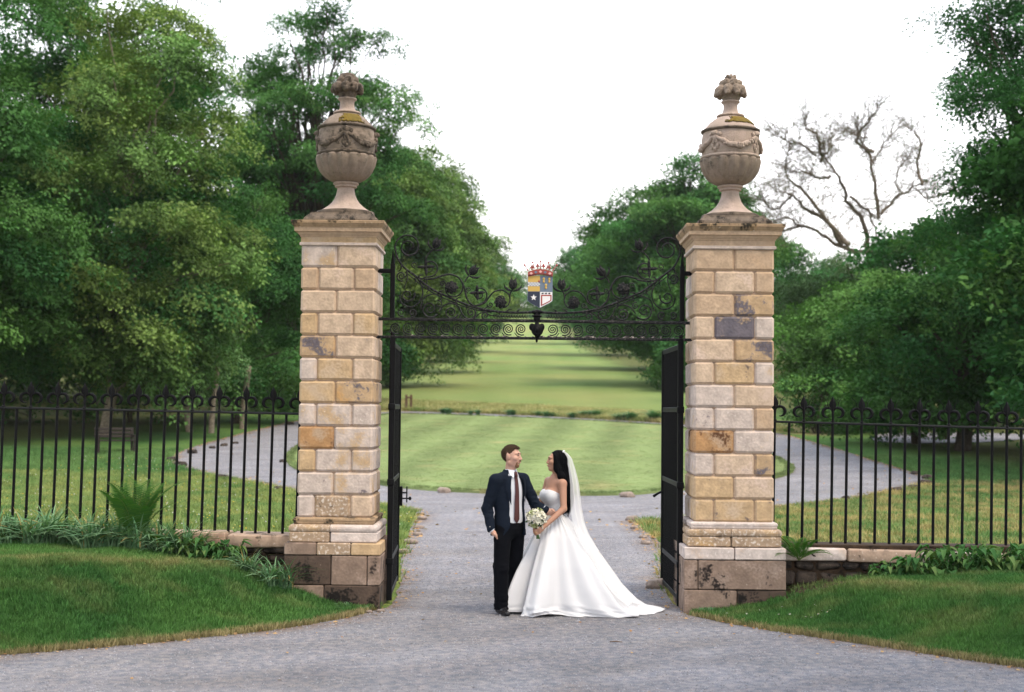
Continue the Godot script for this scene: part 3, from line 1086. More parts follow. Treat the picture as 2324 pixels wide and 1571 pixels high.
func _pillar(x0: float, x1: float, label: String, is_left: bool) -> void:
	var w := x1 - x0
	var cx := (x0 + x1) * 0.5
	var z0 := -0.84
	var o := thing("gate_pillar", label, "gate pillar", Vector3(cx, 0, (z0) * 0.5), 0.0, "gate pillars")
	var core := MB.new()
	core.box(Vector3(cx, 2.45, -0.42), Vector3(w - 0.05, 3.2, 0.79), 0.004)
	part("mortar_core", core.mesh(), M.mortar, o, Transform3D(Basis.IDENTITY, -o.position))
	# twelve courses of chamfered ashlar, by turns two and three blocks wide
	var rows := 12
	var y1 := 4.0
	var hgt := (y1 - 0.985) / rows
	var kinds: Array
	if is_left:
		kinds = ["pale,buff", "tan,buff,tan", "buff,buff", "ochre,buff,ochre", "stained,buff", "pale,ochre,buff", "ochre,stained", "pale,pale,pale", "rust,pale", "ochre,pale,pale", "pale,pale", "pale,lichen,buff"]
	else:
		kinds = ["tan,tan", "tan,buff,tan", "tan,stained", "buff,violet,pale", "buff,stained", "buff,ochre,pale", "pale,buff", "pale,pale,tan", "rust,pale", "pale,buff,stained", "ochre,buff", "ochre,ochre,ochre"]
	for r in rows:
		var top := y1 - r * hgt
		var bot := top - hgt
		var row: PackedStringArray = kinds[r].split(",")
		var cuts := [0.0, 0.48, 1.0] if row.size() == 2 else [0.0, 0.235, 0.71, 1.0]
		if not is_left:
			cuts = [0.0, 0.5, 1.0] if row.size() == 2 else [0.0, 0.255, 0.755, 1.0]
		for k in row.size():
			var a: float = x0 + w * cuts[k]
			var b: float = x0 + w * cuts[k + 1]
			var front_deep := 0.52 if row.size() == 2 else 0.30 if k != 1 else 0.40
			var special: String = {"violet": "dark violet stained block", "rust": "rusty orange block", "lichen": "block crusted with pale lichen"}.get(row[k], "")
			block("stone_block", Vector3(a, bot, -front_deep), Vector3(b, top, 0.0), 0.024, M["stone_" + row[k]], o, special)
			block("stone_block", Vector3(a, bot, -0.84), Vector3(b, top, -front_deep), 0.024, M["stone_" + ["buff", "tan", "pale"][rng.randi() % 3]], o)
	# base: bead, hollow, swelling torus and square course
	var bm := MB.new()
	bm.square_sweep(cx, -0.42, w * 0.5, 0.42, [Vector2(0.02, 0.915), Vector2(0.028, 0.93), Vector2(0.028, 0.945), Vector2(0.034, 0.955), Vector2(0.034, 0.972), Vector2(0.024, 0.984), Vector2(-0.01, 0.990)])
	part("base_moulding", bm.mesh(), M.stone_white if not is_left else M.stone_cornice, o, Transform3D(Basis.IDENTITY, -o.position))
	for k in 2:
		var halves := [x0 - 0.0, x0 + w * 0.46, x1 + 0.0]
		var hw: float = (halves[k + 1] - halves[k]) * 0.5 - 0.003
		var hc: float = (halves[k + 1] + halves[k]) * 0.5
		var tm := MB.new()
		var prof := [Vector2(0.060, 0.832)]
		for q in 7:
			var a := PI * (q / 6.0 - 0.5)
			prof.append(Vector2(0.050 + cos(a) * 0.026, 0.872 + sin(a) * 0.040))
		prof.append(Vector2(0.022, 0.915))
		var hx := hw
		# outer ends project, the joint between the two stones does not
		tm.square_sweep(hc, -0.42, hx, 0.42, prof)
		for i in tm.v.size():
			var p := tm.v[i]
			if k == 0:
				p.x = minf(p.x, halves[1] - 0.003)
			else:
				p.x = maxf(p.x, halves[1] + 0.003)
			p.y += 0.008 * wob.get_noise_3d(p.x * 6, p.y * 6, p.z * 6)
			tm.v[i] = p
		part("torus_moulding", tm.mesh(), M.stone_lichen if k == 0 else M.stone_white if is_left else M.stone_lichen, o, Transform3D(Basis.IDENTITY, -o.position))
		var e0: float = halves[k] - (0.072 if k == 0 else -0.004)
		var e1: float = halves[k + 1] + (0.072 if k == 1 else -0.004)
		block("base_stone", Vector3(e0, 0.722, -0.912), Vector3(e1, 0.834, 0.072), 0.012, M.stone_lichen if k == 0 or not is_left else M.stone_white, o)
	# plinth of large blocks down into the turf
	var px0 := x0 - 0.115
	var px1 := x1 + 0.115
	var pw := px1 - px0
	var lay := [[0.585, 0.722], [0.262, 0.585], [-0.2, 0.262]]
	var lk: Array = ["plinth,lichen,stone", "black,plinth,plinth", "plinth,black"] if is_left else ["white,white", "plinth,black", "plinth,black"]
	var lc: Array = [[0.0, 0.335, 0.69, 1.0], [0.0, 0.49, 0.86, 1.0], [0.0, 0.42, 1.0]] if is_left else [[0.0, 0.495, 1.0], [0.0, 0.14, 1.0], [0.0, 0.52, 1.0]]
	for r in 3:
		var row: PackedStringArray = lk[r].split(",")
		for k in row.size():
			var mk: String = "stone_" + row[k] if row[k] != "stone" else "stone_ochre"
			if row[k] == "black" and not is_left and r == 1:
				mk = "stone_plinth"
			block("plinth_stone", Vector3(px0 + pw * lc[r][k] + 0.002, lay[r][0] + 0.002, -0.42), Vector3(px0 + pw * lc[r][k + 1] - 0.002, lay[r][1] - 0.002, 0.115), 0.010, M[mk], o, "soot black plinth stone" if mk == "stone_black" else "")
		block("plinth_stone", Vector3(px0, lay[r][0] + 0.002, -0.955), Vector3(px1, lay[r][1] - 0.002, -0.424), 0.010, M.stone_plinth, o)
	# cornice
	var cm := MB.new()
	cm.square_sweep(cx, -0.42, w * 0.5, 0.42, [Vector2(0.0, 3.985), Vector2(0.018, 3.995), Vector2(0.017, 4.003), Vector2(0.017, 4.018), Vector2(0.006, 4.026)])
	part("necking_band", cm.mesh(), M.stone_pale, o, Transform3D(Basis.IDENTITY, -o.position))
	cm = MB.new()
	cm.square_sweep(cx, -0.42, w * 0.5, 0.42, [Vector2(0.003, 4.020), Vector2(0.003, 4.088)])
	part("frieze", cm.mesh(), M.stone_ochre if is_left else M.stone_tan, o, Transform3D(Basis.IDENTITY, -o.position))
	cm = MB.new()
	cm.square_sweep(cx, -0.42, w * 0.5, 0.42, [Vector2(0.005, 4.082), Vector2(0.012, 4.086), Vector2(0.014, 4.098), Vector2(0.023, 4.104), Vector2(0.033, 4.118), Vector2(0.037, 4.136), Vector2(0.067, 4.140), Vector2(0.069, 4.182)])
	part("cornice", cm.mesh(), M.stone_tan, o, Transform3D(Basis.IDENTITY, -o.position))
	cm = MB.new()
	cm.square_sweep(cx, -0.42, w * 0.5, 0.42, [Vector2(0.062, 4.180), Vector2(0.073, 4.184), Vector2(0.076, 4.196), Vector2(0.083, 4.202), Vector2(0.094, 4.222), Vector2(0.101, 4.230), Vector2(0.103, 4.256), Vector2(0.098, 4.262), Vector2(-0.1, 4.285)])
	for i in cm.v.size():
		var p := cm.v[i]
		cm.v[i].y += 0.006 * wob.get_noise_3d(p.x * 4, 3, p.z * 4)
	part("cornice_top", cm.mesh(), M.stone_cornice, o, Transform3D(Basis.IDENTITY, -o.position))


# ------------------------------------------------------------------ carved urns
func _urns() -> void:
	_urn(Vector3(-2.105, 4.272, -0.42), true)
	_urn(Vector3(2.275, 4.272, -0.42), false)


func _urn(at: Vector3, is_left: bool) -> void:
	var o := thing("stone_urn", "weathered stone urn with yellow moss on its lid, above the left pillar" if is_left else "carved stone urn against white sky, above the right pillar", "urn", at, 0.0, "urns on the gate pillars")
	var k := 0.00124
	var Y := func(zy: float) -> float: return (1485.0 - zy) * k
	var rough := func(mb: MB, f: float, amt: float):
		for i in mb.v.size():
			var p := mb.v[i] + at
			mb.v[i] += Vector3(wob.get_noise_3d(p.x * f, p.y * f, p.z * f), wob.get_noise_3d(p.x * f + 7, p.y * f, p.z * f), wob.get_noise_3d(p.x * f, p.y * f + 7, p.z * f)) * amt
	var mb := MB.new()
	mb.square_sweep(0, 0, 0.30, 0.30, [Vector2(0.115, -0.01), Vector2(0.115, 0.015), Vector2(0.105, 0.035), Vector2(0.075, 0.06), Vector2(0.045, 0.085), Vector2(0.035, 0.106)])
	rough.call(mb, 7.0, 0.014)
	part("base_slab", mb.mesh(), M.stone_urn_dark, o)
	mb = MB.new()
	mb.lathe(Vector3.ZERO, [Vector2(0.325, 0.100), Vector2(0.332, 0.112), Vector2(0.330, 0.140), Vector2(0.318, 0.150), Vector2(0.29, 0.153)], 24)
	rough.call(mb, 9.0, 0.008)
	part("step", mb.mesh(), M.stone_urn_dark, o)
	mb = MB.new()
	mb.lathe(Vector3.ZERO, [Vector2(0.300, 0.150), Vector2(0.255, 0.176), Vector2(0.205, 0.21), Vector2(0.160, 0.252), Vector2(0.128, 0.30), Vector2(0.108, 0.35), Vector2(0.099, 0.395), Vector2(0.097, 0.428)], 32)
	part("foot", mb.mesh(), M.stone_urn_pale, o)
	mb = MB.new()
	mb.lathe(Vector3.ZERO, [Vector2(0.098, 0.425), Vector2(0.118, 0.430), Vector2(0.128, 0.440), Vector2(0.120, 0.450), Vector2(0.122, 0.455), Vector2(0.142, 0.464), Vector2(0.146, 0.476), Vector2(0.138, 0.487), Vector2(0.12, 0.49)], 32)
	part("collar", mb.mesh(), M.stone_urn_pale, o)
	# gadrooned bowl: sixteen swelling lobes
	mb = MB.new()
	var lobes := 16.0
	mb.lathe(Vector3.ZERO, [Vector2(0.11, 0.484), Vector2(0.175, 0.505), Vector2(0.225, 0.535), Vector2(0.268, 0.575), Vector2(0.302, 0.625), Vector2(0.325, 0.675), Vector2(0.338, 0.725), Vector2(0.344, 0.762), Vector2(0.338, 0.782), Vector2(0.32, 0.790)], 128, func(a, y):
		return 0.030 * (absf(cos(a * lobes * 0.5)) - 0.75) * smoothstep(0.49, 0.62, y) + 0.004 * wob.get_noise_2d(a * 4, y * 14))
	part("bowl", mb.mesh(), M.stone_urn, o)
	mb = MB.new()
	mb.lathe(Vector3.ZERO, [Vector2(0.315, 0.785), Vector2(0.332, 0.790), Vector2(0.341, 0.803), Vector2(0.336, 0.818), Vector2(0.318, 0.824)], 48, func(a, y): return 0.004 * wob.get_noise_2d(a * 6, y * 20))
	part("bead_band", mb.mesh(), M.stone_urn_dark if is_left else M.stone_urn_pale, o)
	mb = MB.new()
	mb.lathe(Vector3.ZERO, [Vector2(0.316, 0.820), Vector2(0.324, 0.86), Vector2(0.328, 0.93), Vector2(0.325, 1.0), Vector2(0.318, 1.06), Vector2(0.309, 1.092)], 48, func(a, y): return 0.003 * wob.get_noise_2d(a * 5, y * 9))
	part("drum", mb.mesh(), M.stone_urn if is_left else M.stone_urn_pale, o)
	# garlands hung between four carved heads
	var turn := 0.12 if is_left else PI / 4 + 0.1
	for q in 4:
		var a0 := turn + q * PI / 2
		mb = MB.new()
		var pts := []
		var rad := []
		for i in 17:
			var t := i / 16.0
			var a := a0 + t * PI / 2
			var y := 1.02 - 0.125 * sin(t * PI) - 0.02 * sin(t * TAU * 4.0) * 0.3
			pts.append(Vector3(sin(a) * 0.333, y, cos(a) * 0.333))
			rad.append(0.017 + 0.017 * sin(t * PI) + 0.004 * sin(i * 2.3))
		mb.tube(pts, rad, 8)
		for i in 26:
			var t := rng.randf_range(0.15, 0.85)
			var a := a0 + t * PI / 2
			var r := rng.randf_range(0.012, 0.022)
			mb.ball(Vector3(sin(a) * 0.352, 1.02 - 0.125 * sin(t * PI) + rng.randf_range(-0.025, 0.022), cos(a) * 0.352), Vector3(r, r, r), 6, 4)
		part("garland", mb.mesh(), M.stone_urn_dark if is_left else M.stone_urn_pale, o)
		mb = MB.new()
		var bs := Basis(Vector3.UP, a0)
		mb.ball(bs * Vector3(0, 1.045, 0.318), Vector3(0.062, 0.035, 0.042), 10, 6)
		mb.ball(bs * Vector3(0, 0.985, 0.318), Vector3(0.040, 0.05, 0.04), 10, 6)
		for s in [-1, 1]:
			mb.ball(bs * Vector3(s * 0.052, 1.03, 0.322), Vector3(0.026, 0.030, 0.026), 8, 5)
			mb.ball(bs * Vector3(s * 0.030, 0.900, 0.322), Vector3(0.026, 0.038, 0.024), 8, 5)
			mb.ball(bs * Vector3(s * 0.018, 0.950, 0.330), Vector3(0.016, 0.036, 0.02), 8, 5)
		mb.ball(bs * Vector3(0, 0.866, 0.320), Vector3(0.030, 0.030, 0.022), 8, 5)
		rough.call(mb, 26.0, 0.012)
		part("carved_head", mb.mesh(), M.stone_urn_dark if is_left else M.stone_urn_pale, o)
	mb = MB.new()
	mb.lathe(Vector3.ZERO, [Vector2(0.300, 1.083), Vector2(0.322, 1.090), Vector2(0.335, 1.100), Vector2(0.336, 1.112), Vector2(0.326, 1.120), Vector2(0.29, 1.124)], 48, func(a, y): return 0.008 * wob.get_noise_2d(a * 5 + 3, y * 9))
	part("rim", mb.mesh(), M.stone_urn_dark, o)
	mb = MB.new()
	mb.lathe(Vector3.ZERO, [Vector2(0.300, 1.118), Vector2(0.297, 1.135), Vector2(0.270, 1.168), Vector2(0.236, 1.204), Vector2(0.196, 1.238), Vector2(0.160, 1.262), Vector2(0.125, 1.275)], 40, func(a, y): return 0.006 * wob.get_noise_2d(a * 5 + 3, y * 12))
	part("lid", mb.mesh(), M.stone_urn if is_left else M.stone_urn_pale, o)
	# cushions of moss lying on the lid
	mb = MB.new()
	var c0 := 0.35 if is_left else 0.5
	var wide := 1.25 if is_left else 1.9
	mb.grid(64, 26, func(u, v):
		var a: float = c0 + (u - 0.5) * wide
		var y: float = lerpf(1.128 if is_left else 1.165, 1.262, v)
		var r := line_at([Vector2(1.118, 0.300), Vector2(1.135, 0.297), Vector2(1.168, 0.270), Vector2(1.204, 0.236), Vector2(1.238, 0.196), Vector2(1.262, 0.160)], y)
		var edge := minf(minf(u, 1 - u) * 2.4, minf(v, 1 - v) * 4.0)
		r += 0.030 * smoothstep(0.12, 0.45, edge + 0.5 * wob.get_noise_2d(a * 5, y * 16) + 0.35 * wob.get_noise_2d(a * 15, y * 50)) - 0.014 + 0.005 * wob.get_noise_2d(a * 30, y * 90)
		return Vector3(sin(a) * r, y, cos(a) * r))
	part("moss_cushion", mb.mesh(), M.moss, o)
	mb = MB.new()
	mb.lathe(Vector3.ZERO, [Vector2(0.11, 1.268), Vector2(0.150, 1.274), Vector2(0.160, 1.286), Vector2(0.150, 1.300), Vector2(0.120, 1.306), Vector2(0.098, 1.318), Vector2(0.086, 1.345), Vector2(0.080, 1.385), Vector2(0.082, 1.42), Vector2(0.094, 1.436), Vector2(0.106, 1.442), Vector2(0.108, 1.456), Vector2(0.09, 1.462)], 32)
	part("neck", mb.mesh(), M.stone_urn_pale, o)
	# the bouquet of stone fruit and leaves
	var f := Field.new(Vector3(-0.27, 1.43, -0.27), Vector3(0.27, 1.80, 0.27), 0.010)
	f.cap(Vector3(0, 1.45, 0), Vector3(0, 1.58, 0), 0.085, 0.125, 0.02)
	for q in 9:
		var a := q * TAU / 9 + (0.0 if is_left else 0.35)
		f.ell(Vector3(sin(a) * 0.135, 1.575, cos(a) * 0.135), Vector3(0.050, 0.062, 0.050), Basis(Vector3.UP, a), 0.008)
		f.ell(Vector3(sin(a) * 0.165, 1.548 if is_left else 1.535, cos(a) * 0.165), Vector3(0.032, 0.034, 0.03), Basis(Vector3.UP, a), 0.006)
	for q in 6:
		var a := q * TAU / 6 + 0.3
		f.ell(Vector3(sin(a) * 0.082, 1.66, cos(a) * 0.082), Vector3(0.052, 0.05, 0.052), Basis.IDENTITY, 0.005)
	if is_left:
		for q in 5:
			var a := q * TAU / 5
			f.ell(Vector3(sin(a) * 0.05, 1.70, cos(a) * 0.05), Vector3(0.045, 0.04, 0.045), Basis.IDENTITY, 0.008)
		f.ell(Vector3(0, 1.725, 0), Vector3(0.06, 0.03, 0.06))
	else:
		for q in 6:
			var a := q * TAU / 6
			f.ell(Vector3(sin(a) * 0.045, 1.722, cos(a) * 0.045), Vector3(0.026, 0.045, 0.026), Basis.IDENTITY, 0.006)
	var fm := MB.new()
	f.mesh_into(fm)
	for i in fm.v.size():
		var p := fm.v[i] * 24.0
		fm.v[i] += Vector3(wob.get_noise_3d(p.x, p.y, p.z), wob.get_noise_3d(p.x + 7, p.y, p.z), wob.get_noise_3d(p.x, p.y + 7, p.z)) * 0.010
	part("fruit_finial", fm.mesh(), M.stone_urn_dark if is_left else M.stone_urn, o)


# ------------------------------------------------------------------ walls and railings
func finial_mesh() -> ArrayMesh:  # an iron lily, standing on z = 0 plane, base at the origin
	var mb := MB.new()
	mb.lathe(Vector3.ZERO, [Vector2(0.020, -0.012), Vector2(0.024, 0.0), Vector2(0.020, 0.012), Vector2(0.014, 0.02)], 10)
	mb.tube([Vector3(0, 0, 0), Vector3(0, 0.07, 0), Vector3(0, 0.13, 0)], [0.014, 0.013, 0.018], 8)
	# blade
	var blade := [Vector2(0.014, 0.12), Vector2(0.024, 0.165), Vector2(0.040, 0.205), Vector2(0.043, 0.235), Vector2(0.034, 0.27), Vector2(0.015, 0.31), Vector2(0.002, 0.345)]
	for s in [-1.0, 1.0]:
		for k in blade.size() - 1:
			var a: Vector2 = blade[k]
			var b: Vector2 = blade[k + 1]
			for fz in [-1.0, 1.0]:
				mb.out([mb.vert(Vector3(0, a.y, fz * 0.013)), mb.vert(Vector3(0, b.y, fz * 0.012)), mb.vert(Vector3(b.x * s, b.y, 0)), mb.vert(Vector3(a.x * s, a.y, 0))], Vector3(s * 0.3, 0, fz))
	for s in [-1.0, 1.0]:
		var pts := []
		var rad := []
		for k in 15:  # the arm leaves the stem, arches over and curls in
			var t := k / 14.0
			var a := lerpf(PI * 0.93, -PI * 0.62, t)
			var r := lerpf(0.062, 0.052, t)
			pts.append(Vector3(s * (0.068 + cos(a) * r), 0.112 + sin(a) * r * 1.05 + 0.02 * (1 - t), 0))
			rad.append(lerpf(0.010, 0.021, sin(t * PI)) if t < 0.75 else lerpf(0.0165, 0.004, (t - 0.75) * 4))
		mb.tube(pts, rad, 7, 0.55, Vector3.BACK)
		pts = []
		for k in 9:  # thin wavy tendril
			var t := k / 8.0
			pts.append(Vector3(s * (0.030 + 0.085 * t + 0.010 * sin(t * TAU * 1.2)), 0.17 + 0.165 * t, 0.006))
		mb.tube(pts, [0.006, 0.0055, 0.005, 0.005, 0.0045, 0.004, 0.0035, 0.003, 0.0022], 5)
	return mb.mesh()


func _fences() -> void:
	var fin := finial_mesh()
	for side in [-1, 1]:
		var is_left: bool = side < 0
		var xa := -2.56 if is_left else 2.74
		var reach := 4.35
		var fall := 0.0102 if is_left else 0.0182   # the rails and walls fall gently towards the right
		var wall_fall := 0.0177 if is_left else 0.0158
		var top := 2.118 if is_left else 2.089
		var wall_top := 0.762 if is_left else 0.706
		var o := thing("iron_railing", "black iron railing with lily finials left of the gate, ferns at its foot" if is_left else "black iron railing with lily finials right of the gate, dark trees behind", "railing", Vector3(xa, wall_top, GATE_Z), 0.0, "park railings")
		var up := func(x: float) -> float: return top - fall * (x - xa)
		var down := func(x: float) -> float: return wall_top - wall_fall * (x - xa)
		var n := 29
		var gap := 0.1535
		for k in n:
			var x: float = xa + side * (0.035 + gap * k) if is_left else xa + 0.035 + 0.163 * k
			var yt: float = up.call(x)
			var mb := MB.new()
			var lean := 0.012
			mb.tube([Vector3(x - xa - lean, down.call(x) - wall_top - 0.03, 0), Vector3(x - xa, (yt - wall_top) * 0.5, rng.randf_range(-0.004, 0.004)), Vector3(x - xa + lean * 0.8, yt - wall_top, 0)], [0.0165, 0.0158, 0.0158], 10)
			part("bar", mb.mesh(), M.iron_black, o)
			if k % 2 == 0:
				part("finial", fin, M.iron_black, o, Transform3D(Basis(Vector3.UP, rng.randf_range(-0.12, 0.12)).scaled(Vector3(0.92, 0.84, 1.0)), Vector3(x - xa + lean, yt - wall_top + 0.015, 0)))
		var mb := MB.new()
		var xe: float = xa + side * (reach + 0.4)
		mb.box(Vector3((xe - xa) * 0.5, (up.call((xe + xa) * 0.5) - wall_top), 0), Vector3(absf(xe - xa), 0.026, 0.036), 0.005, Basis(Vector3.BACK, atan2(up.call(maxf(xe, xa)) - up.call(minf(xe, xa)), absf(xe - xa))))
		part("top_rail", mb.mesh(), M.iron_glint, o)
		# low wall: coping stones over rubble
		var wall := thing("low_wall", "low rubble wall with mossy coping under the left railing" if is_left else "low rubble wall with pale coping under the right railing", "wall", Vector3(xa, 0, GATE_Z), 0.0, "low walls under the railings")
		var x := 0.0
		var i := 0
		while x < reach:
			var len := rng.randf_range(0.62, 0.95)
			var y1: float = down.call(xa + side * (x + len * 0.5))
			mb = MB.new()
			var xm: float = side * (x + len * 0.5)
			mb.box(Vector3(xm, y1 - 0.075, 0.0), Vector3(len - 0.012, 0.15, 0.46), 0.022, Basis(Vector3.BACK, rng.randf_range(-0.012, 0.012)))
			for q in mb.v.size():
				var p := mb.v[q] * 4.0
				mb.v[q] += Vector3(0, wob.get_noise_3d(p.x + x, p.y, p.z), wob.get_noise_3d(p.x, p.y + 5, p.z + x)) * 0.018
			part("coping_stone", mb.mesh(), M.coping if (is_left or i % 2 == 1) else M.stone_white, wall)
			x += len
			i += 1
		var y := -0.1
		while y < 0.56:
			x = 0.0
			var rh := rng.randf_range(0.10, 0.16)
			while x < reach:
				var len := rng.randf_range(0.16, 0.42)
				mb = MB.new()
				mb.box(Vector3(side * (x + len * 0.5), y + rh * 0.5, rng.randf_range(-0.03, 0.02)), Vector3(len - 0.02, rh - 0.015, 0.40), 0.03, Basis(Vector3.BACK, rng.randf_range(-0.06, 0.06)))
				for q in mb.v.size():
					var p := mb.v[q] * 9.0
					mb.v[q] += Vector3(wob.get_noise_3d(p.x, p.y, p.z), wob.get_noise_3d(p.x + 7, p.y, p.z), wob.get_noise_3d(p.x, p.y + 5, p.z)) * 0.03
				part("rubble_stone", mb.mesh(), M.rubble, wall)
				x += len
			y += rh
		mb = MB.new()
		mb.box(Vector3(side * reach * 0.5, 0.28, 0), Vector3(reach, 0.9, 0.33), 0.01)
		part("wall_core", mb.mesh(), M.soil, wall)


# ------------------------------------------------------------------ the wrought overthrow
func curve_points(pts: Array, per := 6) -> Array:
	var o := []
	for k in pts.size() - 1:
		var p0: Vector2 = pts[maxi(k - 1, 0)]
		var p3: Vector2 = pts[mini(k + 2, pts.size() - 1)]
		for i in per:
			o.append((pts[k] as Vector2).cubic_interpolate(pts[k + 1], p0, p3, float(i) / per))
	o.append(pts[-1])
	return o


func spiral(c: Vector2, r0: float, r1: float, a0: float, turns: float, steps := 30) -> Array:
	var o := []
	for k in steps + 1:
		var t := float(k) / steps
		var a := a0 + turns * TAU * t
		o.append(c + Vector2(cos(a), sin(a)) * lerpf(r0, r1, pow(t, 0.8)))
	return o


func _overthrow() -> void:
	# drawn in sheet units of 0.827 mm, x from the left end and y downwards from the upper rail, mirrored for the right half
	var o := thing("iron_overthrow", "wrought iron overthrow of scrolls and tulips spanning the gate, painted crest in its middle", "ironwork", Vector3(0.09, 3.2, GATE_Z))
	var k := 0.000827
	for side in [-1.0, 1.0]:
		var P := func(q: Vector2) -> Vector3: return Vector3(side * (1.755 - k * q.x), (1220.0 - q.y) * k, 0)
		var draw := func(called: String, pts: Array, ra: float, rb: float, z := 0.0):
			var mb := MB.new()
			var v := []
			var r := []
			for i in pts.size():
				var w: Vector3 = P.call(pts[i])
				w.z = z
				v.append(w)
				r.append(lerpf(ra, rb, float(i) / (pts.size() - 1)))
			mb.tube(v, r, 7)
			part(called, mb.mesh(), M.iron_worn, o)
		# the great stem: volute at the post, sweeping down to the middle
		var vol := spiral(Vector2(345, 215), 190, 60, PI, 1.55, 40)
		vol.reverse()
		draw.call("great_stem", vol + curve_points([Vector2(155, 215), Vector2(185, 340), Vector2(260, 470), Vector2(400, 585), Vector2(530, 690), Vector2(700, 810), Vector2(900, 900), Vector2(1100, 985), Vector2(1270, 1040), Vector2(1500, 1088), Vector2(1800, 1108), Vector2(2080, 1100)]).slice(1), 0.008, 0.0145)
		var s1 := spiral(Vector2(640, 500), 135, 40, PI * 0.62, -1.35)
		draw.call("scroll", curve_points([Vector2(400, 575), Vector2(470, 630), Vector2(545, 655)]) + s1, 0.011, 0.006)
		draw.call("scroll", curve_points([Vector2(560, 660), Vector2(700, 648), Vector2(800, 612), Vector2(920, 590), Vector2(1030, 625), Vector2(1095, 710)]) + spiral(Vector2(960, 780), 148, 70, -0.35, 0.92), 0.012, 0.007)
		draw.call("scroll", curve_points([Vector2(1095, 700), Vector2(1125, 790), Vector2(1150, 900), Vector2(1195, 975), Vector2(1260, 1030)]), 0.010, 0.011)
		draw.call("scroll", curve_points([Vector2(1250, 1025), Vector2(1340, 1000), Vector2(1400, 960)]) + spiral(Vector2(1330, 860), 110, 40, 0.6, -1.2), 0.010, 0.006)
		draw.call("scroll", curve_points([Vector2(1290, 1015), Vector2(1400, 980), Vector2(1460, 900), Vector2(1530, 825), Vector2(1640, 800), Vector2(1725, 850)]) + spiral(Vector2(1635, 945), 125, 60, -0.6, 0.95), 0.010, 0.006)
		# under the stem
		for s in [[250, 620, 72, 0.4, 1.9], [340, 880, 105, 1.9, 1.7], [650, 1070, 130, 0.2, 1.9], [255, 1120, 55, 0.3, 1.6], [412, 1125, 62, 2.6, -1.6], [945, 1110, 100, 0.1, 1.9], [1215, 1110, 76, 2.4, -1.7], [1415, 1150, 60, 0.5, 1.4]]:
			draw.call("small_scroll", spiral(Vector2(s[0], s[1]), s[2], 10, s[3] * PI, s[4]), 0.0100, 0.005)
		draw.call("tendril", curve_points([Vector2(320, 560), Vector2(335, 650), Vector2(300, 760), Vector2(290, 790)]), 0.007, 0.006)
		draw.call("tendril", curve_points([Vector2(230, 880), Vector2(260, 990), Vector2(380, 1045), Vector2(490, 990), Vector2(550, 860), Vector2(520, 720), Vector2(480, 660)]), 0.008, 0.008)
		draw.call("tendril", curve_points([Vector2(520, 1070), Vector2(560, 930), Vector2(660, 870), Vector2(770, 860)]), 0.008, 0.007)
		draw.call("tendril", curve_points([Vector2(770, 1110), Vector2(830, 1030), Vector2(940, 985), Vector2(1040, 1030), Vector2(1090, 1120), Vector2(1150, 1190), Vector2(1230, 1195), Vector2(1300, 1160)]), 0.009, 0.008)
		draw.call("tendril", curve_points([Vector2(1290, 1165), Vector2(1350, 1115), Vector2(1430, 1115), Vector2(1500, 1150), Vector2(1750, 1165), Vector2(2000, 1165)]), 0.008, 0.005)
		for i in 13:  # small leaves along the last tendril
			var x := 1520.0 + i * 36.0
			draw.call("leaflet", [Vector2(x, 1158), Vector2(x + 8, 1145 - 8 * (i % 2)), Vector2(x + 20, 1130)], 0.008, 0.002)
			draw.call("leaflet", [Vector2(x + 12, 1160), Vector2(x + 20, 1176), Vector2(x + 32, 1188)], 0.008, 0.002)
		# acanthus leaves curling off the great stem and a second rib beneath it
		draw.call("stem_rib", curve_points([Vector2(300, 560), Vector2(430, 660), Vector2(560, 765), Vector2(720, 862), Vector2(900, 942), Vector2(1090, 1016), Vector2(1280, 1072), Vector2(1500, 1112)]), 0.006, 0.008)
		for q in [[250, 470, 200, 560], [330, 545, 290, 640], [440, 640, 430, 720], [480, 640, 560, 600], [620, 770, 600, 850], [760, 850, 850, 820], [800, 870, 790, 950], [1000, 950, 1080, 905], [1010, 960, 1010, 1040], [1150, 1010, 1140, 1090], [1400, 1070, 1480, 1030], [1560, 1100, 1620, 1140], [1700, 1106, 1780, 1060], [1850, 1108, 1900, 1060]]:
			draw.call("acanthus_leaf", curve_points([Vector2(q[0], q[1]), Vector2((q[0] + q[2]) * 0.5 + (q[3] - q[1]) * 0.18, (q[1] + q[3]) * 0.5 - (q[2] - q[0]) * 0.18), Vector2(q[2], q[3])], 4), 0.013, 0.003)
		for s in [[565, 700, 60, 1.2, 1.5], [820, 720, 46, 0.2, -1.4], [1180, 800, 40, 0.6, 1.4], [1480, 1000, 44, 1.0, -1.4], [430, 460, 46, 0.4, 1.4], [770, 1000, 52, 1.4, 1.5], [1090, 1165, 40, 0.3, 1.4]]:
			draw.call("small_scroll", spiral(Vector2(s[0], s[1]), s[2], 8, s[3] * PI, s[4], 22), 0.0078, 0.004)
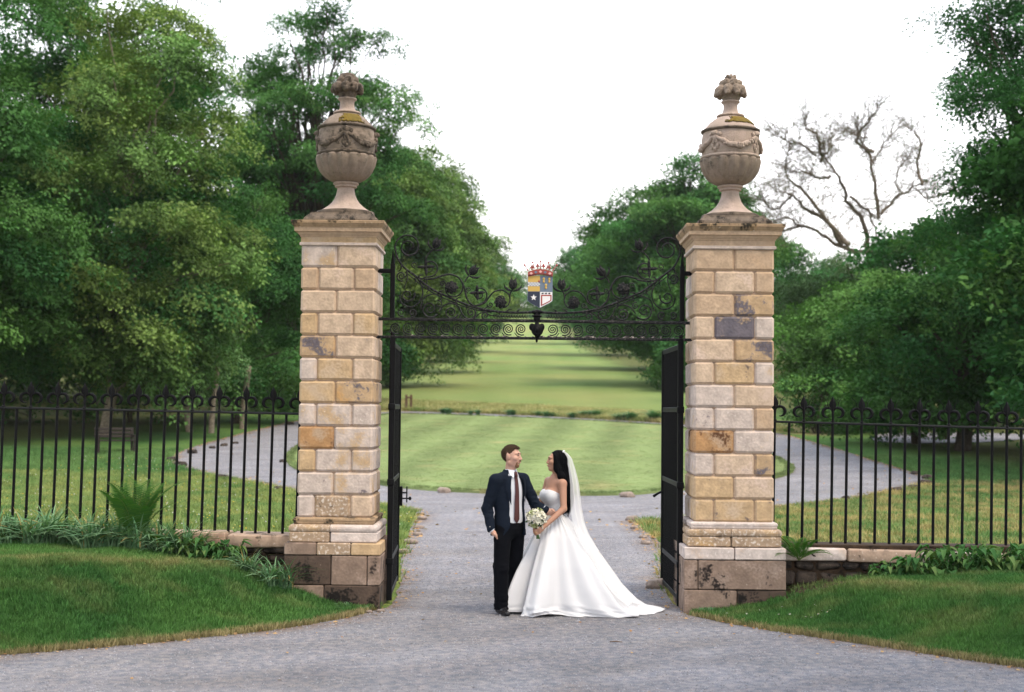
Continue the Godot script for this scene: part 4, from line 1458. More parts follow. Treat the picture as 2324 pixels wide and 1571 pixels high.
		# flowers: rosettes in the scrolls, tulips on stems
		for r in [[945, 770, 86, 0], [1620, 968, 82, 0], [590, 490, 60, 1], [1300, 840, 52, 1]]:
			var mb := MB.new()
			var c: Vector3 = P.call(Vector2(r[0], r[1]))
			if r[3] == 0:
				var rr: float = r[2] * k
				for ring in 3:
					for q in 8:
						var a := q * TAU / 8 + ring * 0.4
						var f := rr * (0.78 - 0.25 * ring)
						mb.ball(c + Vector3(cos(a) * f, sin(a) * f, 0.012 + 0.014 * ring), Vector3(rr * 0.32, rr * 0.32, 0.012), 7, 4)
				mb.ball(c + Vector3(0, 0, 0.05), Vector3(rr * 0.22, rr * 0.22, 0.012), 8, 5)
				mb.lathe(c, [Vector2(0, -0.001)], 4)
			else:
				for q in 4:
					var a := q * PI / 2 + 0.05
					var d := Vector3(cos(a), sin(a), 0)
					var n := Vector3(-sin(a), cos(a), 0)
					var L: float = r[2] * k * 2.1
					mb.tube([c, c + d * L * 0.4 + Vector3(0, 0, 0.012), c + d * L * 0.75 + Vector3(0, 0, 0.022), c + d * L + Vector3(0, 0, 0.015)], [0.014, 0.020, 0.016, 0.003], 6, 0.4, Vector3.BACK)
				mb.ball(c + Vector3(0, 0, 0.03), Vector3(0.016, 0.016, 0.014), 8, 5)
			part("rosette", mb.mesh(), M.iron_worn, o)
		for t in [[580, 370, 700, 230, 742, 130, 0.30], [1130, 690, 1200, 590, 1285, 480, 0.55], [1745, 900, 1785, 790, 1790, 660, 0.0]]:
			draw.call("flower_stem", curve_points([Vector2(t[0], t[1]), Vector2((t[0] + t[2]) * 0.5 - 12, (t[1] + t[3]) * 0.5), Vector2(t[2], t[3])]), 0.009, 0.008)
			var mb := MB.new()
			var b: Vector3 = P.call(Vector2(t[2], t[3]))
			var dirv: Vector3 = (P.call(Vector2(t[4], t[5])) - b).normalized()
			var sidev := Vector3(dirv.y, -dirv.x, 0)
			for q in 6:
				var a := q * TAU / 6
				var rv := sidev * cos(a) + Vector3.BACK * sin(a)
				var tip := 0.135 if q % 2 == 0 else 0.115
				mb.tube([b, b + dirv * 0.03 + rv * 0.022, b + dirv * 0.065 + rv * 0.030, b + dirv * 0.10 + rv * 0.024, b + dirv * tip + rv * 0.034], [0.008, 0.020, 0.022, 0.014, 0.002], 6)
			part("tulip", mb.mesh(), M.iron_worn, o)
			for s in [-1.0, 1.0]:
				mb = MB.new()
				var l: Vector3 = b - dirv * 0.02
				mb.tube([l, l + sidev * s * 0.05 + dirv * 0.015, l + sidev * s * 0.085 + dirv * 0.04, l + sidev * s * 0.105 + dirv * 0.085], [0.006, 0.014, 0.012, 0.002], 6, 0.4, Vector3.BACK)
				part("leaf", mb.mesh(), M.iron_worn, o)
		# eleven flat spirals between the two rails
		for i in 11:
			var cx := 0.178 + i * 0.1425
			var pts := []
			var r := []
			for q in 37:
				var t := q / 36.0
				var a := 1.35 * PI + 2.6 * TAU * t
				var rr := lerpf(0.072, 0.006, pow(t, 0.75))
				pts.append(Vector3(side * (cx + cos(a) * rr), -0.095 + sin(a) * rr, 0))
				r.append(lerpf(0.0078, 0.0055, t))
			var mb := MB.new()
			mb.tube(pts, r, 6)
			mb.tube([Vector3(side * (cx - 0.02), -0.19, 0), Vector3(side * (cx + 0.045), -0.172, 0), Vector3(side * (cx + 0.075), -0.135, 0)], [0.006, 0.006, 0.005], 6)
			part("rail_spiral", mb.mesh(), M.iron_worn, o)
		# posts standing on the rails, and the bracket into the stone
		var pm := MB.new()
		pm.box(Vector3(side * 1.645, 0.325, 0), Vector3(0.052, 0.62, 0.052), 0.006)
		pm.tube([Vector3(side * 1.645, 0.63, 0), Vector3(side * 1.645, 0.80, 0)], [0.026, 0.004], 4)
		part("post", pm.mesh(), M.iron_black, o)
		pm = MB.new()
		pm.box(Vector3(side * 1.73, 0.555, 0), Vector3(0.17, 0.05, 0.04), 0.006)
		part("bracket", pm.mesh(), M.iron_black, o)
	var rm := MB.new()
	rm.box(Vector3(0, 0, 0), Vector3(3.66, 0.034, 0.05), 0.006, Basis(Vector3.BACK, -0.004))
	part("upper_rail", rm.mesh(), M.iron_worn, o)
	rm = MB.new()
	rm.box(Vector3(0, -0.198, 0), Vector3(3.66, 0.030, 0.06), 0.006)
	part("lower_rail", rm.mesh(), M.iron_worn, o)
	rm = MB.new()
	rm.grid(240, 8, func(u, v):  # crust of flaking paint and lichen along the lower rail
		var x: float = lerpf(-1.5, 1.55, u)
		var a: float = v * PI
		var h := maxf(0.0, 0.5 * wob.get_noise_2d(x * 5, 2) + 0.7 * wob.get_noise_2d(x * 23, 6) + (0.22 if x > 0 else 0.02)) * 0.04
		return Vector3(x, -0.184 + sin(a) * h, cos(a) * -0.028))
	part("flaked_crust", rm.mesh(), M.iron_flaked, o)
	# central boss: scrolled pedestal and a mask hanging under the rail
	var f := Field.new(Vector3(-0.12, -0.26, -0.06), Vector3(0.12, 0.16, 0.14), 0.006)
	f.cap(Vector3(0, 0.10, 0.01), Vector3(0, 0.02, 0.01), 0.030, 0.038, 0.01)
	f.ell(Vector3(-0.035, 0.10, 0.02), Vector3(0.032, 0.022, 0.03), Basis.IDENTITY, 0.01)
	f.ell(Vector3(0.035, 0.10, 0.02), Vector3(0.032, 0.022, 0.03), Basis.IDENTITY, 0.01)
	f.ell(Vector3(0, 0.055, 0.02), Vector3(0.062, 0.014, 0.04), Basis.IDENTITY, 0.006)
	f.cap(Vector3(0, 0.03, 0.02), Vector3(0, -0.03, 0.03), 0.03, 0.022, 0.01)
	f.ell(Vector3(0.005, -0.105, 0.035), Vector3(0.068, 0.072, 0.05), Basis.IDENTITY, 0.012)
	f.ell(Vector3(-0.055, -0.07, 0.02), Vector3(0.034, 0.042, 0.03), Basis.IDENTITY, 0.012)
	f.ell(Vector3(0.058, -0.07, 0.02), Vector3(0.030, 0.042, 0.03), Basis.IDENTITY, 0.012)
	f.ell(Vector3(0.0, -0.11, 0.08), Vector3(0.018, 0.03, 0.024), Basis.IDENTITY, 0.01)
	f.ell(Vector3(0.0, -0.15, 0.06), Vector3(0.036, 0.026, 0.026), Basis.IDENTITY, 0.01)
	f.cap(Vector3(0, -0.17, 0.02), Vector3(0, -0.235, 0.015), 0.02, 0.012, 0.01)
	part("mask_boss", field_mesh(f), M.iron_black, o)
	_crest(o)


func _crest(o: Node3D) -> void:
	var s := 0.000679  # sheet units of the crest
	var X := func(q: float) -> float: return -0.282 - 0.09 + q * s
	var Yy := func(q: float) -> float: return (1100.0 - q) * s
	var z := 0.03
	var plate := func(called: String, pts: Array, z0: float, thick: float, m: Material, to: Node3D):
		var mb := MB.new()
		var c := Vector2.ZERO
		var poly := PackedVector2Array()
		for p in pts:
			poly.append(Vector2(X.call(p.x), Yy.call(p.y)))
		var t := Geometry2D.triangulate_polygon(poly)
		for q in range(0, t.size(), 3):
			for fz in [0, 1]:
				mb.out([mb.vert(Vector3(poly[t[q]].x, poly[t[q]].y, z0 + thick * fz)), mb.vert(Vector3(poly[t[q + 1]].x, poly[t[q + 1]].y, z0 + thick * fz)), mb.vert(Vector3(poly[t[q + 2]].x, poly[t[q + 2]].y, z0 + thick * fz))], Vector3(0, 0, 1 if fz else -1))
		for q in poly.size():
			var a := poly[q]
			var b := poly[(q + 1) % poly.size()]
			mb.out([mb.vert(Vector3(a.x, a.y, z0)), mb.vert(Vector3(a.x, a.y, z0 + thick)), mb.vert(Vector3(b.x, b.y, z0 + thick)), mb.vert(Vector3(b.x, b.y, z0))], Vector3(a.x + b.x, a.y + b.y, 0) * 0.5 - Vector3(X.call(595), Yy.call(600), 0))
		return part(called, mb.mesh(), m, to)
	var arc := func(x0: float, x1: float, y: float, lift: float) -> Array:
		var o2 := []
		for q in 9:
			var t := q / 8.0
			o2.append(Vector2(lerpf(x0, x1, t), y - lift * sin(t * PI)))
		return o2
	var rect := func(a: float, b: float, c: float, d: float) -> Array: return [Vector2(a, b), Vector2(c, b), Vector2(c, d), Vector2(a, d)]
	# the shield and its four quarters
	var sh: MeshInstance3D = plate.call("shield", [Vector2(386, 345), Vector2(804, 345), Vector2(804, 765), Vector2(760, 800), Vector2(596, 886), Vector2(430, 800), Vector2(386, 765)], z - 0.012, 0.012, M.crest_slate, o)
	plate.call("gold_quarter", rect.call(393, 348, 592, 607), z, 0.004, M.crest_gold, sh)
	var mb := MB.new()
	for i in 8:
		for j in 3:
			if (i + j) % 2 == 0:
				mb.box(Vector3(X.call(405 + i * 25), Yy.call(466 + j * 22), z + 0.0045), Vector3(25 * s, 22 * s, 0.003), 0.0004)
	plate.call("chequer_ground", rect.call(393, 455, 592, 521), z + 0.0005, 0.0044, M.crest_slate, sh)
	part("white_chequers", mb.mesh(), M.crest_white, sh)
	mb = MB.new()
	mb.ball(Vector3(X.call(575), Yy.call(440), z + 0.008), Vector3(0.011, 0.013, 0.006), 8, 5)
	part("red_boss", mb.mesh(), M.crest_red, sh)
	for p in [Vector2(655, 418), Vector2(748, 418), Vector2(692, 522)]:  # three gold sheaves
		mb = MB.new()
		mb.ball(Vector3(X.call(p.x), Yy.call(p.y - 20), z + 0.004), Vector3(0.014, 0.017, 0.006), 8, 5)
		mb.ball(Vector3(X.call(p.x), Yy.call(p.y + 24), z + 0.004), Vector3(0.013, 0.015, 0.006), 8, 5)
		part("gold_sheaf", mb.mesh(), M.crest_gold, sh)
	plate.call("navy_quarter", [Vector2(393, 614), Vector2(589, 614), Vector2(589, 876), Vector2(430, 796), Vector2(393, 762)], z, 0.004, M.crest_navy, sh)
	var star := []
	for q in 10:
		var a := -PI / 2 + q * PI / 5
		var r := 55.0 if q % 2 == 0 else 23.0
		star.append(Vector2(490 + cos(a) * r, 712 + sin(a) * r))
	plate.call("white_star", star, z + 0.003, 0.005, M.crest_white, sh)
	plate.call("white_quarter", [Vector2(596, 618), Vector2(800, 618), Vector2(800, 763), Vector2(757, 796), Vector2(596, 880)], z, 0.004, M.crest_white, sh)
	var outer := [Vector2(612, 664), Vector2(788, 664), Vector2(788, 757), Vector2(752, 784), Vector2(612, 856)]
	plate.call("red_border", outer, z + 0.003, 0.003, M.crest_red, sh)
	plate.call("pale_field", [Vector2(634, 686), Vector2(768, 686), Vector2(768, 752), Vector2(742, 770), Vector2(634, 826)], z + 0.0045, 0.003, M.crest_white, sh)
	for q in 3:
		mb = MB.new()
		mb.ball(Vector3(X.call(638 + q * 56), Yy.call(642), z + 0.005), Vector3(0.013, 0.008, 0.004), 8, 5)
		mb.ball(Vector3(X.call(646 + q * 56), Yy.call(634), z + 0.005), Vector3(0.006, 0.006, 0.004), 7, 4)
		part("black_bird", mb.mesh(), M.crest_black, sh)
	# the coronet: an arched jewelled band, pearls, leaves and five balls on rays
	var band: MeshInstance3D = plate.call("coronet", arc.call(390, 808, 285, 52) + [Vector2(806, 355)] + (func(): var b2: Array = arc.call(404, 794, 362, 32); b2.reverse(); return b2).call() + [Vector2(392, 355)], z - 0.004, 0.022, M.crest_red, o)
	for q in 5:
		var t := (q + 0.5) / 5.0
		var jx := lerpf(405, 795, t)
		var jy := 322.0 - 42.0 * sin(t * PI)
		plate.call("jewel", [Vector2(jx - 30, jy), Vector2(jx, jy - 24), Vector2(jx + 30, jy), Vector2(jx, jy + 24)], z + 0.016, 0.006, M.crest_slate if q % 2 == 1 else M.crest_pink, band)
	mb = MB.new()
	var rimp := []
	for p in arc.call(396, 802, 352, 32):
		rimp.append(Vector3(X.call(p.x), Yy.call(p.y), z + 0.016))
	mb.tube(rimp, [0.0045], 6)
	part("dark_rim", mb.mesh(), M.crest_black, band)
	for q in 5:
		var t := q / 4.0
		var bx := lerpf(395, 800, t)
		var by := 268.0 - 44.0 * sin(t * PI)
		var tx := lerpf(335, 868, t)
		var ty := 168.0 - 62.0 * sin(t * PI)
		mb = MB.new()
		var a := Vector3(X.call(bx), Yy.call(by), z + 0.005)
		var b := Vector3(X.call(tx), Yy.call(ty), z + 0.005 + 0.02 * sin(t * PI))
		mb.tube([a, a.lerp(b, 0.5), b], [0.007, 0.0055, 0.005], 6)
		mb.ball(b, Vector3(0.0125, 0.0125, 0.0125), 8, 6)
		part("ray_ball", mb.mesh(), M.crest_red, band)
	for q in 4:
		var t := (q + 0.5) / 4.0
		var c := Vector3(X.call(lerpf(410, 790, t)), Yy.call(222.0 - 46.0 * sin(t * PI)), z + 0.006)
		mb = MB.new()
		mb.ball(c + Vector3(0, 0.012, 0), Vector3(0.011, 0.015, 0.007), 8, 5)
		mb.ball(c + Vector3(-0.013, -0.004, 0), Vector3(0.011, 0.010, 0.007), 8, 5)
		mb.ball(c + Vector3(0.013, -0.004, 0), Vector3(0.011, 0.010, 0.007), 8, 5)
		mb.tube([c + Vector3(0, 0, 0), c + Vector3(0, -0.03, 0)], [0.006, 0.007], 6)
		part("strawberry_leaf", mb.mesh(), M.crest_red, band)
	mb = MB.new()
	for q in 8:
		var t := (q + 0.5) / 8.0
		mb.ball(Vector3(X.call(lerpf(405, 797, t)), Yy.call(258.0 - 44.0 * sin(t * PI)), z + 0.012), Vector3(0.007, 0.007, 0.007), 7, 5)
	part("pearls", mb.mesh(), M.crest_white, band)


# ------------------------------------------------------------------ gate leaves, both swung back into the park
func _leaves_of_gate() -> void:
	for side in [-1.0, 1.0]:
		var is_left: bool = side < 0
		var x := -1.545 if is_left else 1.722
		var o := thing("gate_leaf", "left black iron gate leaf standing open with a latch knob" if is_left else "right black iron gate leaf standing open with a slanting latch handle", "gate", Vector3(x, 0.0, GATE_Z), deg_to_rad(2.6 if is_left else 1.0), "open gate leaves")
		var L := 1.62
		var y0 := 0.035 if is_left else -0.0
		var top := 2.955
		var mk := func(called: String, mb: MB, m: Material = M.iron_black): part(called, mb.mesh(), m, o)
		var mb := MB.new()
		mb.box(Vector3(0, (top + 0.06 + y0) * 0.5, 0), Vector3(0.062, top + 0.06 - y0, 0.062), 0.006)
		for y in [0.47, 1.36, 2.21]:
			mb.box(Vector3(0, y, 0), Vector3(0.078, 0.075, 0.078), 0.008)
		mk.call("heel_post", mb)
		mb = MB.new()
		mb.box(Vector3(0, (top + y0) * 0.5, -L), Vector3(0.055, top - y0 - 0.02, 0.055), 0.006)
		mk.call("shutting_post", mb)
		for y in [0.09, 0.47, 1.36, 2.21, top - 0.03]:
			mb = MB.new()
			mb.box(Vector3(0, y, -L * 0.5), Vector3(0.036, 0.055, L - 0.06), 0.005)
			mk.call("cross_rail", mb, M.iron_glint)
		for k in 15:
			mb = MB.new()
			var z := -0.10 - k * 0.1015
			mb.tube([Vector3(0, 0.09, z), Vector3(0, 1.5, z + rng.randf_range(-0.003, 0.003)), Vector3(0, top - 0.03, z)], [0.0125], 8)
			mk.call("bar", mb)
		for k in 15:  # short dog bars between, up to the lock rail
			mb = MB.new()
			var z := -0.05 - k * 0.1015
			mb.tube([Vector3(0, 0.09, z), Vector3(0, 1.36, z)], [0.0095], 7)
			mk.call("dog_bar", mb)
		if is_left:
			mb = MB.new()
			mb.box(Vector3(0.045, 1.10, -L - 0.01), Vector3(0.03, 0.24, 0.11), 0.006)
			mk.call("lock_case", mb)
			mb = MB.new()
			mb.box(Vector3(0.115, 1.12, -L), Vector3(0.016, 0.20, 0.03), 0.004)
			mb.tube([Vector3(0.05, 1.14, -L), Vector3(0.115, 1.14, -L)], [0.010], 8)
			mb.tube([Vector3(0.06, 1.07, -L), Vector3(0.14, 1.07, -L)], [0.009], 8)
			mb.ball(Vector3(0.155, 1.07, -L), Vector3(0.020, 0.024, 0.024), 10, 7)
			mk.call("latch_knob", mb)
		else:
			mb = MB.new()
			mb.tube([Vector3(-0.02, 1.19, -L), Vector3(-0.07, 1.165, -L), Vector3(-0.125, 1.13, -L + 0.01)], [0.014, 0.015, 0.017], 8)
			mk.call("latch_handle", mb)
		mb = MB.new()
		mb.tube([Vector3(0, top - 0.02, 0), Vector3(0, top + 0.10, 0)], [0.022], 10)
		mk.call("pivot", mb)


# ------------------------------------------------------------------ trees
var spray := []

func spray_mesh(n: int, radius: float, leaf: float, flat: float, droop: float) -> ArrayMesh:  # a twig end with its leaves
	var mb := MB.new()
	for k in n:
		var a := rng.randf() * TAU
		var r := radius * pow(rng.randf(), 0.55)
		var p := Vector3(cos(a) * r, rng.randf_range(-1, 1) * radius * flat - droop * r * r / radius, sin(a) * r)
		var d := (Vector3(cos(a), 0, sin(a)) + Vector3(rng.randf_range(-1, 1), rng.randf_range(-0.9, 0.5), rng.randf_range(-1, 1)) * 0.9).normalized()
		var up := (Vector3.UP + Vector3(rng.randf_range(-1, 1), rng.randf_range(-0.3, 0.3), rng.randf_range(-1, 1)) * 0.8).normalized()
		var side := d.cross(up).normalized() * leaf * rng.randf_range(0.26, 0.36)
		up = side.cross(d).normalized()
		var L := leaf * rng.randf_range(0.7, 1.25)
		var i := mb.vert(p)
		mb.vert(p + d * L * 0.5 + side + up * L * 0.09)
		mb.vert(p + d * L - up * L * 0.12)
		mb.vert(p + d * L * 0.5 - side + up * L * 0.09)
		mb.tri(i, i + 1, i + 2)
		mb.tri(i, i + 2, i + 3)
	return mb.mesh()


func limb(mb: MB, a: Vector3, b: Vector3, ra: float, rb: float, sag: float, kink: float) -> Array:
	var pts := []
	var rad := []
	var n := maxi(4, int(a.distance_to(b) / 0.9))
	for k in n + 1:
		var t := float(k) / n
		var w := sin(t * PI)
		pts.append(a.lerp(b, t) + Vector3(wob.get_noise_2d(a.x * 3 + t * 4, b.z), sag * 1.0 + 0.5 * wob.get_noise_2d(b.x + t * 4, a.z * 2), wob.get_noise_2d(t * 4, a.y + b.x)) * w * kink)
		rad.append(lerpf(ra, rb, pow(t, 0.8)))
	mb.tube(pts, rad, 7)
	return pts


# parts of a tree: its trunk with the limbs, and the crown of leaf sprays gathered into boughs
func tree(called: String, label: String, at: Vector2, spec: Dictionary) -> Node3D:
	var y: float = land(at.x, at.y)
	var o := thing(called, label, "tree" if called != "shrub" else "shrub", Vector3(at.x, y, at.y), 0.0, spec.get("group", ""))
	rng.seed = hash(label)
	var c: Vector3 = spec.c            # middle of the crown, from the foot
	var r: Vector3 = spec.r            # half sizes of the crown
	var boughs: int = spec.get("boughs", 60)
	var density: float = spec.get("density", 2.2)
	var size: float = spec.get("size", 1.0)
	var tone: Color = spec.tone
	var second: Color = spec.get("second", tone * 1.25)
	var hang: float = spec.get("hang", 0.0)
	var open: float = spec.get("open", 0.0)
	var wood := MB.new()
	var tr: float = spec.get("trunk", 0.35)
	var stems: int = spec.get("stems", 1)
	var heads := []
	for s in stems:
		var off := Vector3.ZERO if stems == 1 else Vector3(cos(s * 2.4), 0, sin(s * 2.4)) * tr * 1.2
		var head := Vector3(c.x * 0.8, c.y + r.y * 0.35, c.z * 0.8) + off * 3.0
		var pts := limb(wood, off + Vector3(0, -0.3, 0), head, tr, tr * 0.3, 0.0, 0.8)
		heads.append(pts)
	var xfs := []
	var cols := []
	for k in boughs:
		var d := Vector3(rng.randfn(), rng.randfn() * 0.9 + 0.1, rng.randfn()).normalized()
		var depth := pow(rng.randf_range(0.12, 1.0), 0.38)
		var p := c + d * r * depth * (1.0 + 0.10 * rng.randfn())
		if hang > 0.0 and d.y < 0.2:
			p.y -= hang * rng.randf() * Vector2(d.x, d.z).length()
		p.y = maxf(p.y, spec.get("low", 1.2))
		var br: float = minf(minf(r.x, r.z), r.y) * rng.randf_range(0.20, 0.42) * spec.get("lump", 1.0)
		var stem: Array = heads[k % stems]
		var join: Vector3 = stem[clampi(int(stem.size() * clampf((p.y * 0.65) / c.y * 0.6 + 0.1, 0.15, 0.95)), 1, stem.size() - 1)]
		if k % 2 == 0 or spec.get("branchy", false):
			limb(wood, join, p, tr * 0.32, 0.025, 0.4, 0.7)
		var tint := tone.lerp(second, clampf(0.5 + 0.35 * rng.randfn(), 0.0, 1.0)) * rng.randf_range(0.85, 1.15)
		var n := int(12.56 * br * br * density / (size * size))
		# a bough is a layered spray: longer along its reach, flat, drooping at its end, ragged
		var reach := Vector3(d.x, 0.0, d.z).normalized() if Vector2(d.x, d.z).length() > 0.1 else Vector3.RIGHT
		var cross := reach.cross(Vector3.UP)
		var long := rng.randf_range(1.1, 1.75)
		var thick := rng.randf_range(0.38, 0.75)
		var sag := rng.randf_range(0.15, 0.5) + hang * 0.12
		for q in n:
			var e := Vector3(rng.randfn(), rng.randfn() + 0.2, rng.randfn()).normalized()
			var rr: float = br * pow(rng.randf(), 0.36) * (1.0 + 0.45 * wob.get_noise_3d(e.x * 2.2 + k * 3.0, e.y * 2.2, e.z * 2.2))
			var l := e.x * rr * long
			var pos: Vector3 = p + reach * l + cross * e.z * rr * 1.1 + Vector3(0, e.y * rr * thick - sag * maxf(0.0, l) * absf(l) / br * 0.5, 0)
			if wob.get_noise_3d(pos.x * 0.9 + at.x, pos.y * 1.3, pos.z * 0.9 + at.y) < -0.22 + open * 0.6:
				continue
			if hang > 0.0:
				pos.y -= hang * 0.25 * rng.randf() * rr
			if pos.y < 0.15:
				continue
			var axis := (e * 0.55 + reach * 0.25 + Vector3.UP * 0.75).normalized()
			var bs := Basis(Quaternion(Vector3.UP, axis)) * Basis(Vector3.UP, rng.randf() * TAU)
			xfs.append(Transform3D(bs.scaled(Vector3.ONE * size * rng.randf_range(0.6, 1.3)), pos))
			cols.append(tint * rng.randf_range(0.62, 1.55))
	part("trunk", wood.mesh(), spec.get("bark", M.bark), o)
	# the sprays come in three cuts, so the crown is three woven layers
	for m in 3:
		var x2 := []
		var c2 := []
		for q in range(m, xfs.size(), 3):
			x2.append(xfs[q])
			c2.append(cols[q])
		if x2.size():
			copies("crown", spray[m + spec.get("leafset", 0) * 3], M.leaf, o, x2, c2)
	return o


func _trees() -> void:
	for s in 3:
		spray.append(spray_mesh(46, 0.46, 0.150, 0.40, 0.25))       # broad leaves
	for s in 3:
		spray.append(spray_mesh(46, 0.42, 0.115, 0.34, 0.9))        # small hanging leaves
	for s in 3:
		spray.append(spray_mesh(40, 0.70, 0.23, 0.45, 0.2))        # far trees, coarser twigs
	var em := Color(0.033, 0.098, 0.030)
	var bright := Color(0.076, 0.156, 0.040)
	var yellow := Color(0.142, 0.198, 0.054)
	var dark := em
	# left of the gate
	tree("broadleaf_tree", "big bright green tree with hanging boughs behind the left railings", Vector2(-16.6, -38.2), {"c": Vector3(1.2, 9.6, 0), "r": Vector3(4.2, 7.2, 4.6), "boughs": 105, "tone": em * 1.25, "second": yellow, "hang": 2.6, "trunk": 0.24, "bark": M.bark_pale, "low": 1.7})
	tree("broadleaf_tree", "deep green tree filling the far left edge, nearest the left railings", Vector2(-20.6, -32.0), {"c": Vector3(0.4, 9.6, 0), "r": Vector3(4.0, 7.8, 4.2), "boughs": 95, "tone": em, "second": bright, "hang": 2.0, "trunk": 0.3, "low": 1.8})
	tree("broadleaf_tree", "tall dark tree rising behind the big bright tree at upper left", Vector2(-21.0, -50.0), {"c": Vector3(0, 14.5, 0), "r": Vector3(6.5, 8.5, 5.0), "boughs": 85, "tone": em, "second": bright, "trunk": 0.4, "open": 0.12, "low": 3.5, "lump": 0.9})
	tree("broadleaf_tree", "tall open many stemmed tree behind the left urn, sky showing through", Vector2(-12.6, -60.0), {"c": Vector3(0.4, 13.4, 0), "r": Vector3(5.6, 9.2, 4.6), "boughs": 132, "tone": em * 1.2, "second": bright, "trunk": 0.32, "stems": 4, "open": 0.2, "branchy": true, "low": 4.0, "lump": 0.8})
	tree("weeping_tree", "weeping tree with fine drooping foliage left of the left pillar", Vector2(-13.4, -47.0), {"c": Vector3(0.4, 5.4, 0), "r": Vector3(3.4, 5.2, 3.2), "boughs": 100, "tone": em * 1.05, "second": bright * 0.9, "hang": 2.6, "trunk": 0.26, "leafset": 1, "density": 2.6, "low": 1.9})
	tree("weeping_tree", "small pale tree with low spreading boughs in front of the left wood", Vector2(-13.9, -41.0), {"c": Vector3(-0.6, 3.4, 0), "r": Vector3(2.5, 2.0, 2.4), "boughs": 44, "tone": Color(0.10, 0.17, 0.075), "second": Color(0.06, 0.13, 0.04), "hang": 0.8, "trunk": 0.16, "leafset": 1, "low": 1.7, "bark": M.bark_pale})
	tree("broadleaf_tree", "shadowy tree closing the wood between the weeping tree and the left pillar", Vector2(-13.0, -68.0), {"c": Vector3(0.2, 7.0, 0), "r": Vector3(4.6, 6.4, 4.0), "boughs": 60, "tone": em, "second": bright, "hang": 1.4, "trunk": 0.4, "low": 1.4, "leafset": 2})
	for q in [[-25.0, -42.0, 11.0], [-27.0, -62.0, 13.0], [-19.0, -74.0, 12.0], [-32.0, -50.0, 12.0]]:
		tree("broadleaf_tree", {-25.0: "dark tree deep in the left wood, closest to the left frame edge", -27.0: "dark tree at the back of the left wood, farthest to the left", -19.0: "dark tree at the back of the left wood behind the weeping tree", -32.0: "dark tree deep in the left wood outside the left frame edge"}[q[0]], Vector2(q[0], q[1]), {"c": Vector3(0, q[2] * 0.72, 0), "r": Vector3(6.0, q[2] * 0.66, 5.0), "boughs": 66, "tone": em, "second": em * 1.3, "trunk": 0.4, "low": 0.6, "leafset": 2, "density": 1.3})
	# the left side of the avenue, climbing away
	var av := "trees lining the grass avenue"
	var av_spec := {"tone": em * 1.2, "second": yellow, "trunk": 0.45, "leafset": 2, "low": 0.5, "group": av}
	for q in [
		["green avenue tree right of the left urn, first in the left row", Vector2(-13.0, -86.0), Vector3(2.6, 10.4, 0), Vector3(5.2, 9.6, 5.0), 96, 1.5, 1.0, 2.0, 0.10],
		["avenue tree with a ragged sunlit top, second in the left row", Vector2(-12.0, -112.0), Vector3(2.4, 10.4, 0), Vector3(5.6, 9.4, 5.5), 90, 1.4, 1.0, 2.0, 0.14],
		["avenue tree whose boughs droop onto the slope, third in the left row", Vector2(-15.5, -142.0), Vector3(4.6, 11.0, 0), Vector3(7.4, 8.6, 6.0), 90, 1.3, 1.15, 2.5, 0.06],
		["pale green avenue tree just left of the painted crest, fourth in the left row", Vector2(-19.0, -190.0), Vector3(7.4, 11.4, 0), Vector3(9.0, 8.4, 8.0), 84, 1.0, 1.5, 1.5, 0.0],
		["distant avenue tree under the sky gap, last in the left row", Vector2(-24.0, -268.0), Vector3(9.5, 11.0, 0), Vector3(11.0, 8.4, 9.0), 76, 0.8, 2.0, 1.0, 0.0],
		["large open avenue tree left of the right urn, first in the right row", Vector2(13.6, -92.0), Vector3(-2.4, 10.3, 0), Vector3(6.2, 8.6, 5.4), 116, 1.5, 1.0, 0.8, 0.24],
		["dense avenue tree low behind the right scrolls, second in the right row", Vector2(16.5, -125.0), Vector3(-4.0, 8.6, 0), Vector3(7.0, 6.8, 6.0), 88, 1.4, 1.0, 1.5, 0.0],
		["bluish green avenue tree right of the painted crest, third in the right row", Vector2(19.5, -178.0), Vector3(-7.2, 10.6, 0), Vector3(9.2, 7.8, 7.0), 82, 1.1, 1.4, 1.0, 0.0],
		["distant avenue tree under the sky gap, last in the right row", Vector2(26.0, -262.0), Vector3(-11.5, 10.4, 0), Vector3(12.0, 7.6, 9.0), 76, 0.8, 2.0, 0.5, 0.0]]:
		var sp := av_spec.duplicate()
		sp.merge({"c": q[2], "r": q[3], "boughs": q[4], "density": q[5], "size": q[6], "hang": q[7], "open": q[8], "branchy": q[8] > 0.2}, true)
		if q[1].x > 0:
			sp.second = bright
		tree("avenue_tree", q[0], q[1], sp)
	for q in 4:
		tree("far_tree", ["far tree closing the avenue on its left", "far tree closing the avenue behind the crest", "far tree closing the avenue right of the crest", "far tree closing the avenue at its right end"][q], Vector2(-20 + q * 12.0, -392.0 - 7.0 * (q % 2)), {"c": Vector3(0, 7.5, 0), "r": Vector3(7.5, 6.5 + 1.2 * (q % 3), 7.5), "boughs": 50, "tone": em * 1.2, "second": yellow, "trunk": 0.4, "leafset": 2, "density": 0.7, "size": 2.4, "low": 0.5, "group": "trees closing the avenue"})
	tree("broadleaf_tree", "mid green tree at the field edge, right of the right pillar", Vector2(19.5, -104.0), {"c": Vector3(0, 8.0, 0), "r": Vector3(5.5, 6.4, 5.5), "boughs": 60, "tone": em * 1.0, "second": bright, "trunk": 0.45, "leafset": 2, "low": 3.6, "density": 1.4})
	tree("broadleaf_tree", "bluish tree behind the dead tree, beyond the field", Vector2(30.0, -118.0), {"c": Vector3(0, 6.0, 0), "r": Vector3(7.5, 4.6, 6.0), "boughs": 60, "tone": em * 1.1, "second": em * 1.6, "trunk": 0.45, "leafset": 2, "low": 2.0, "density": 1.3})
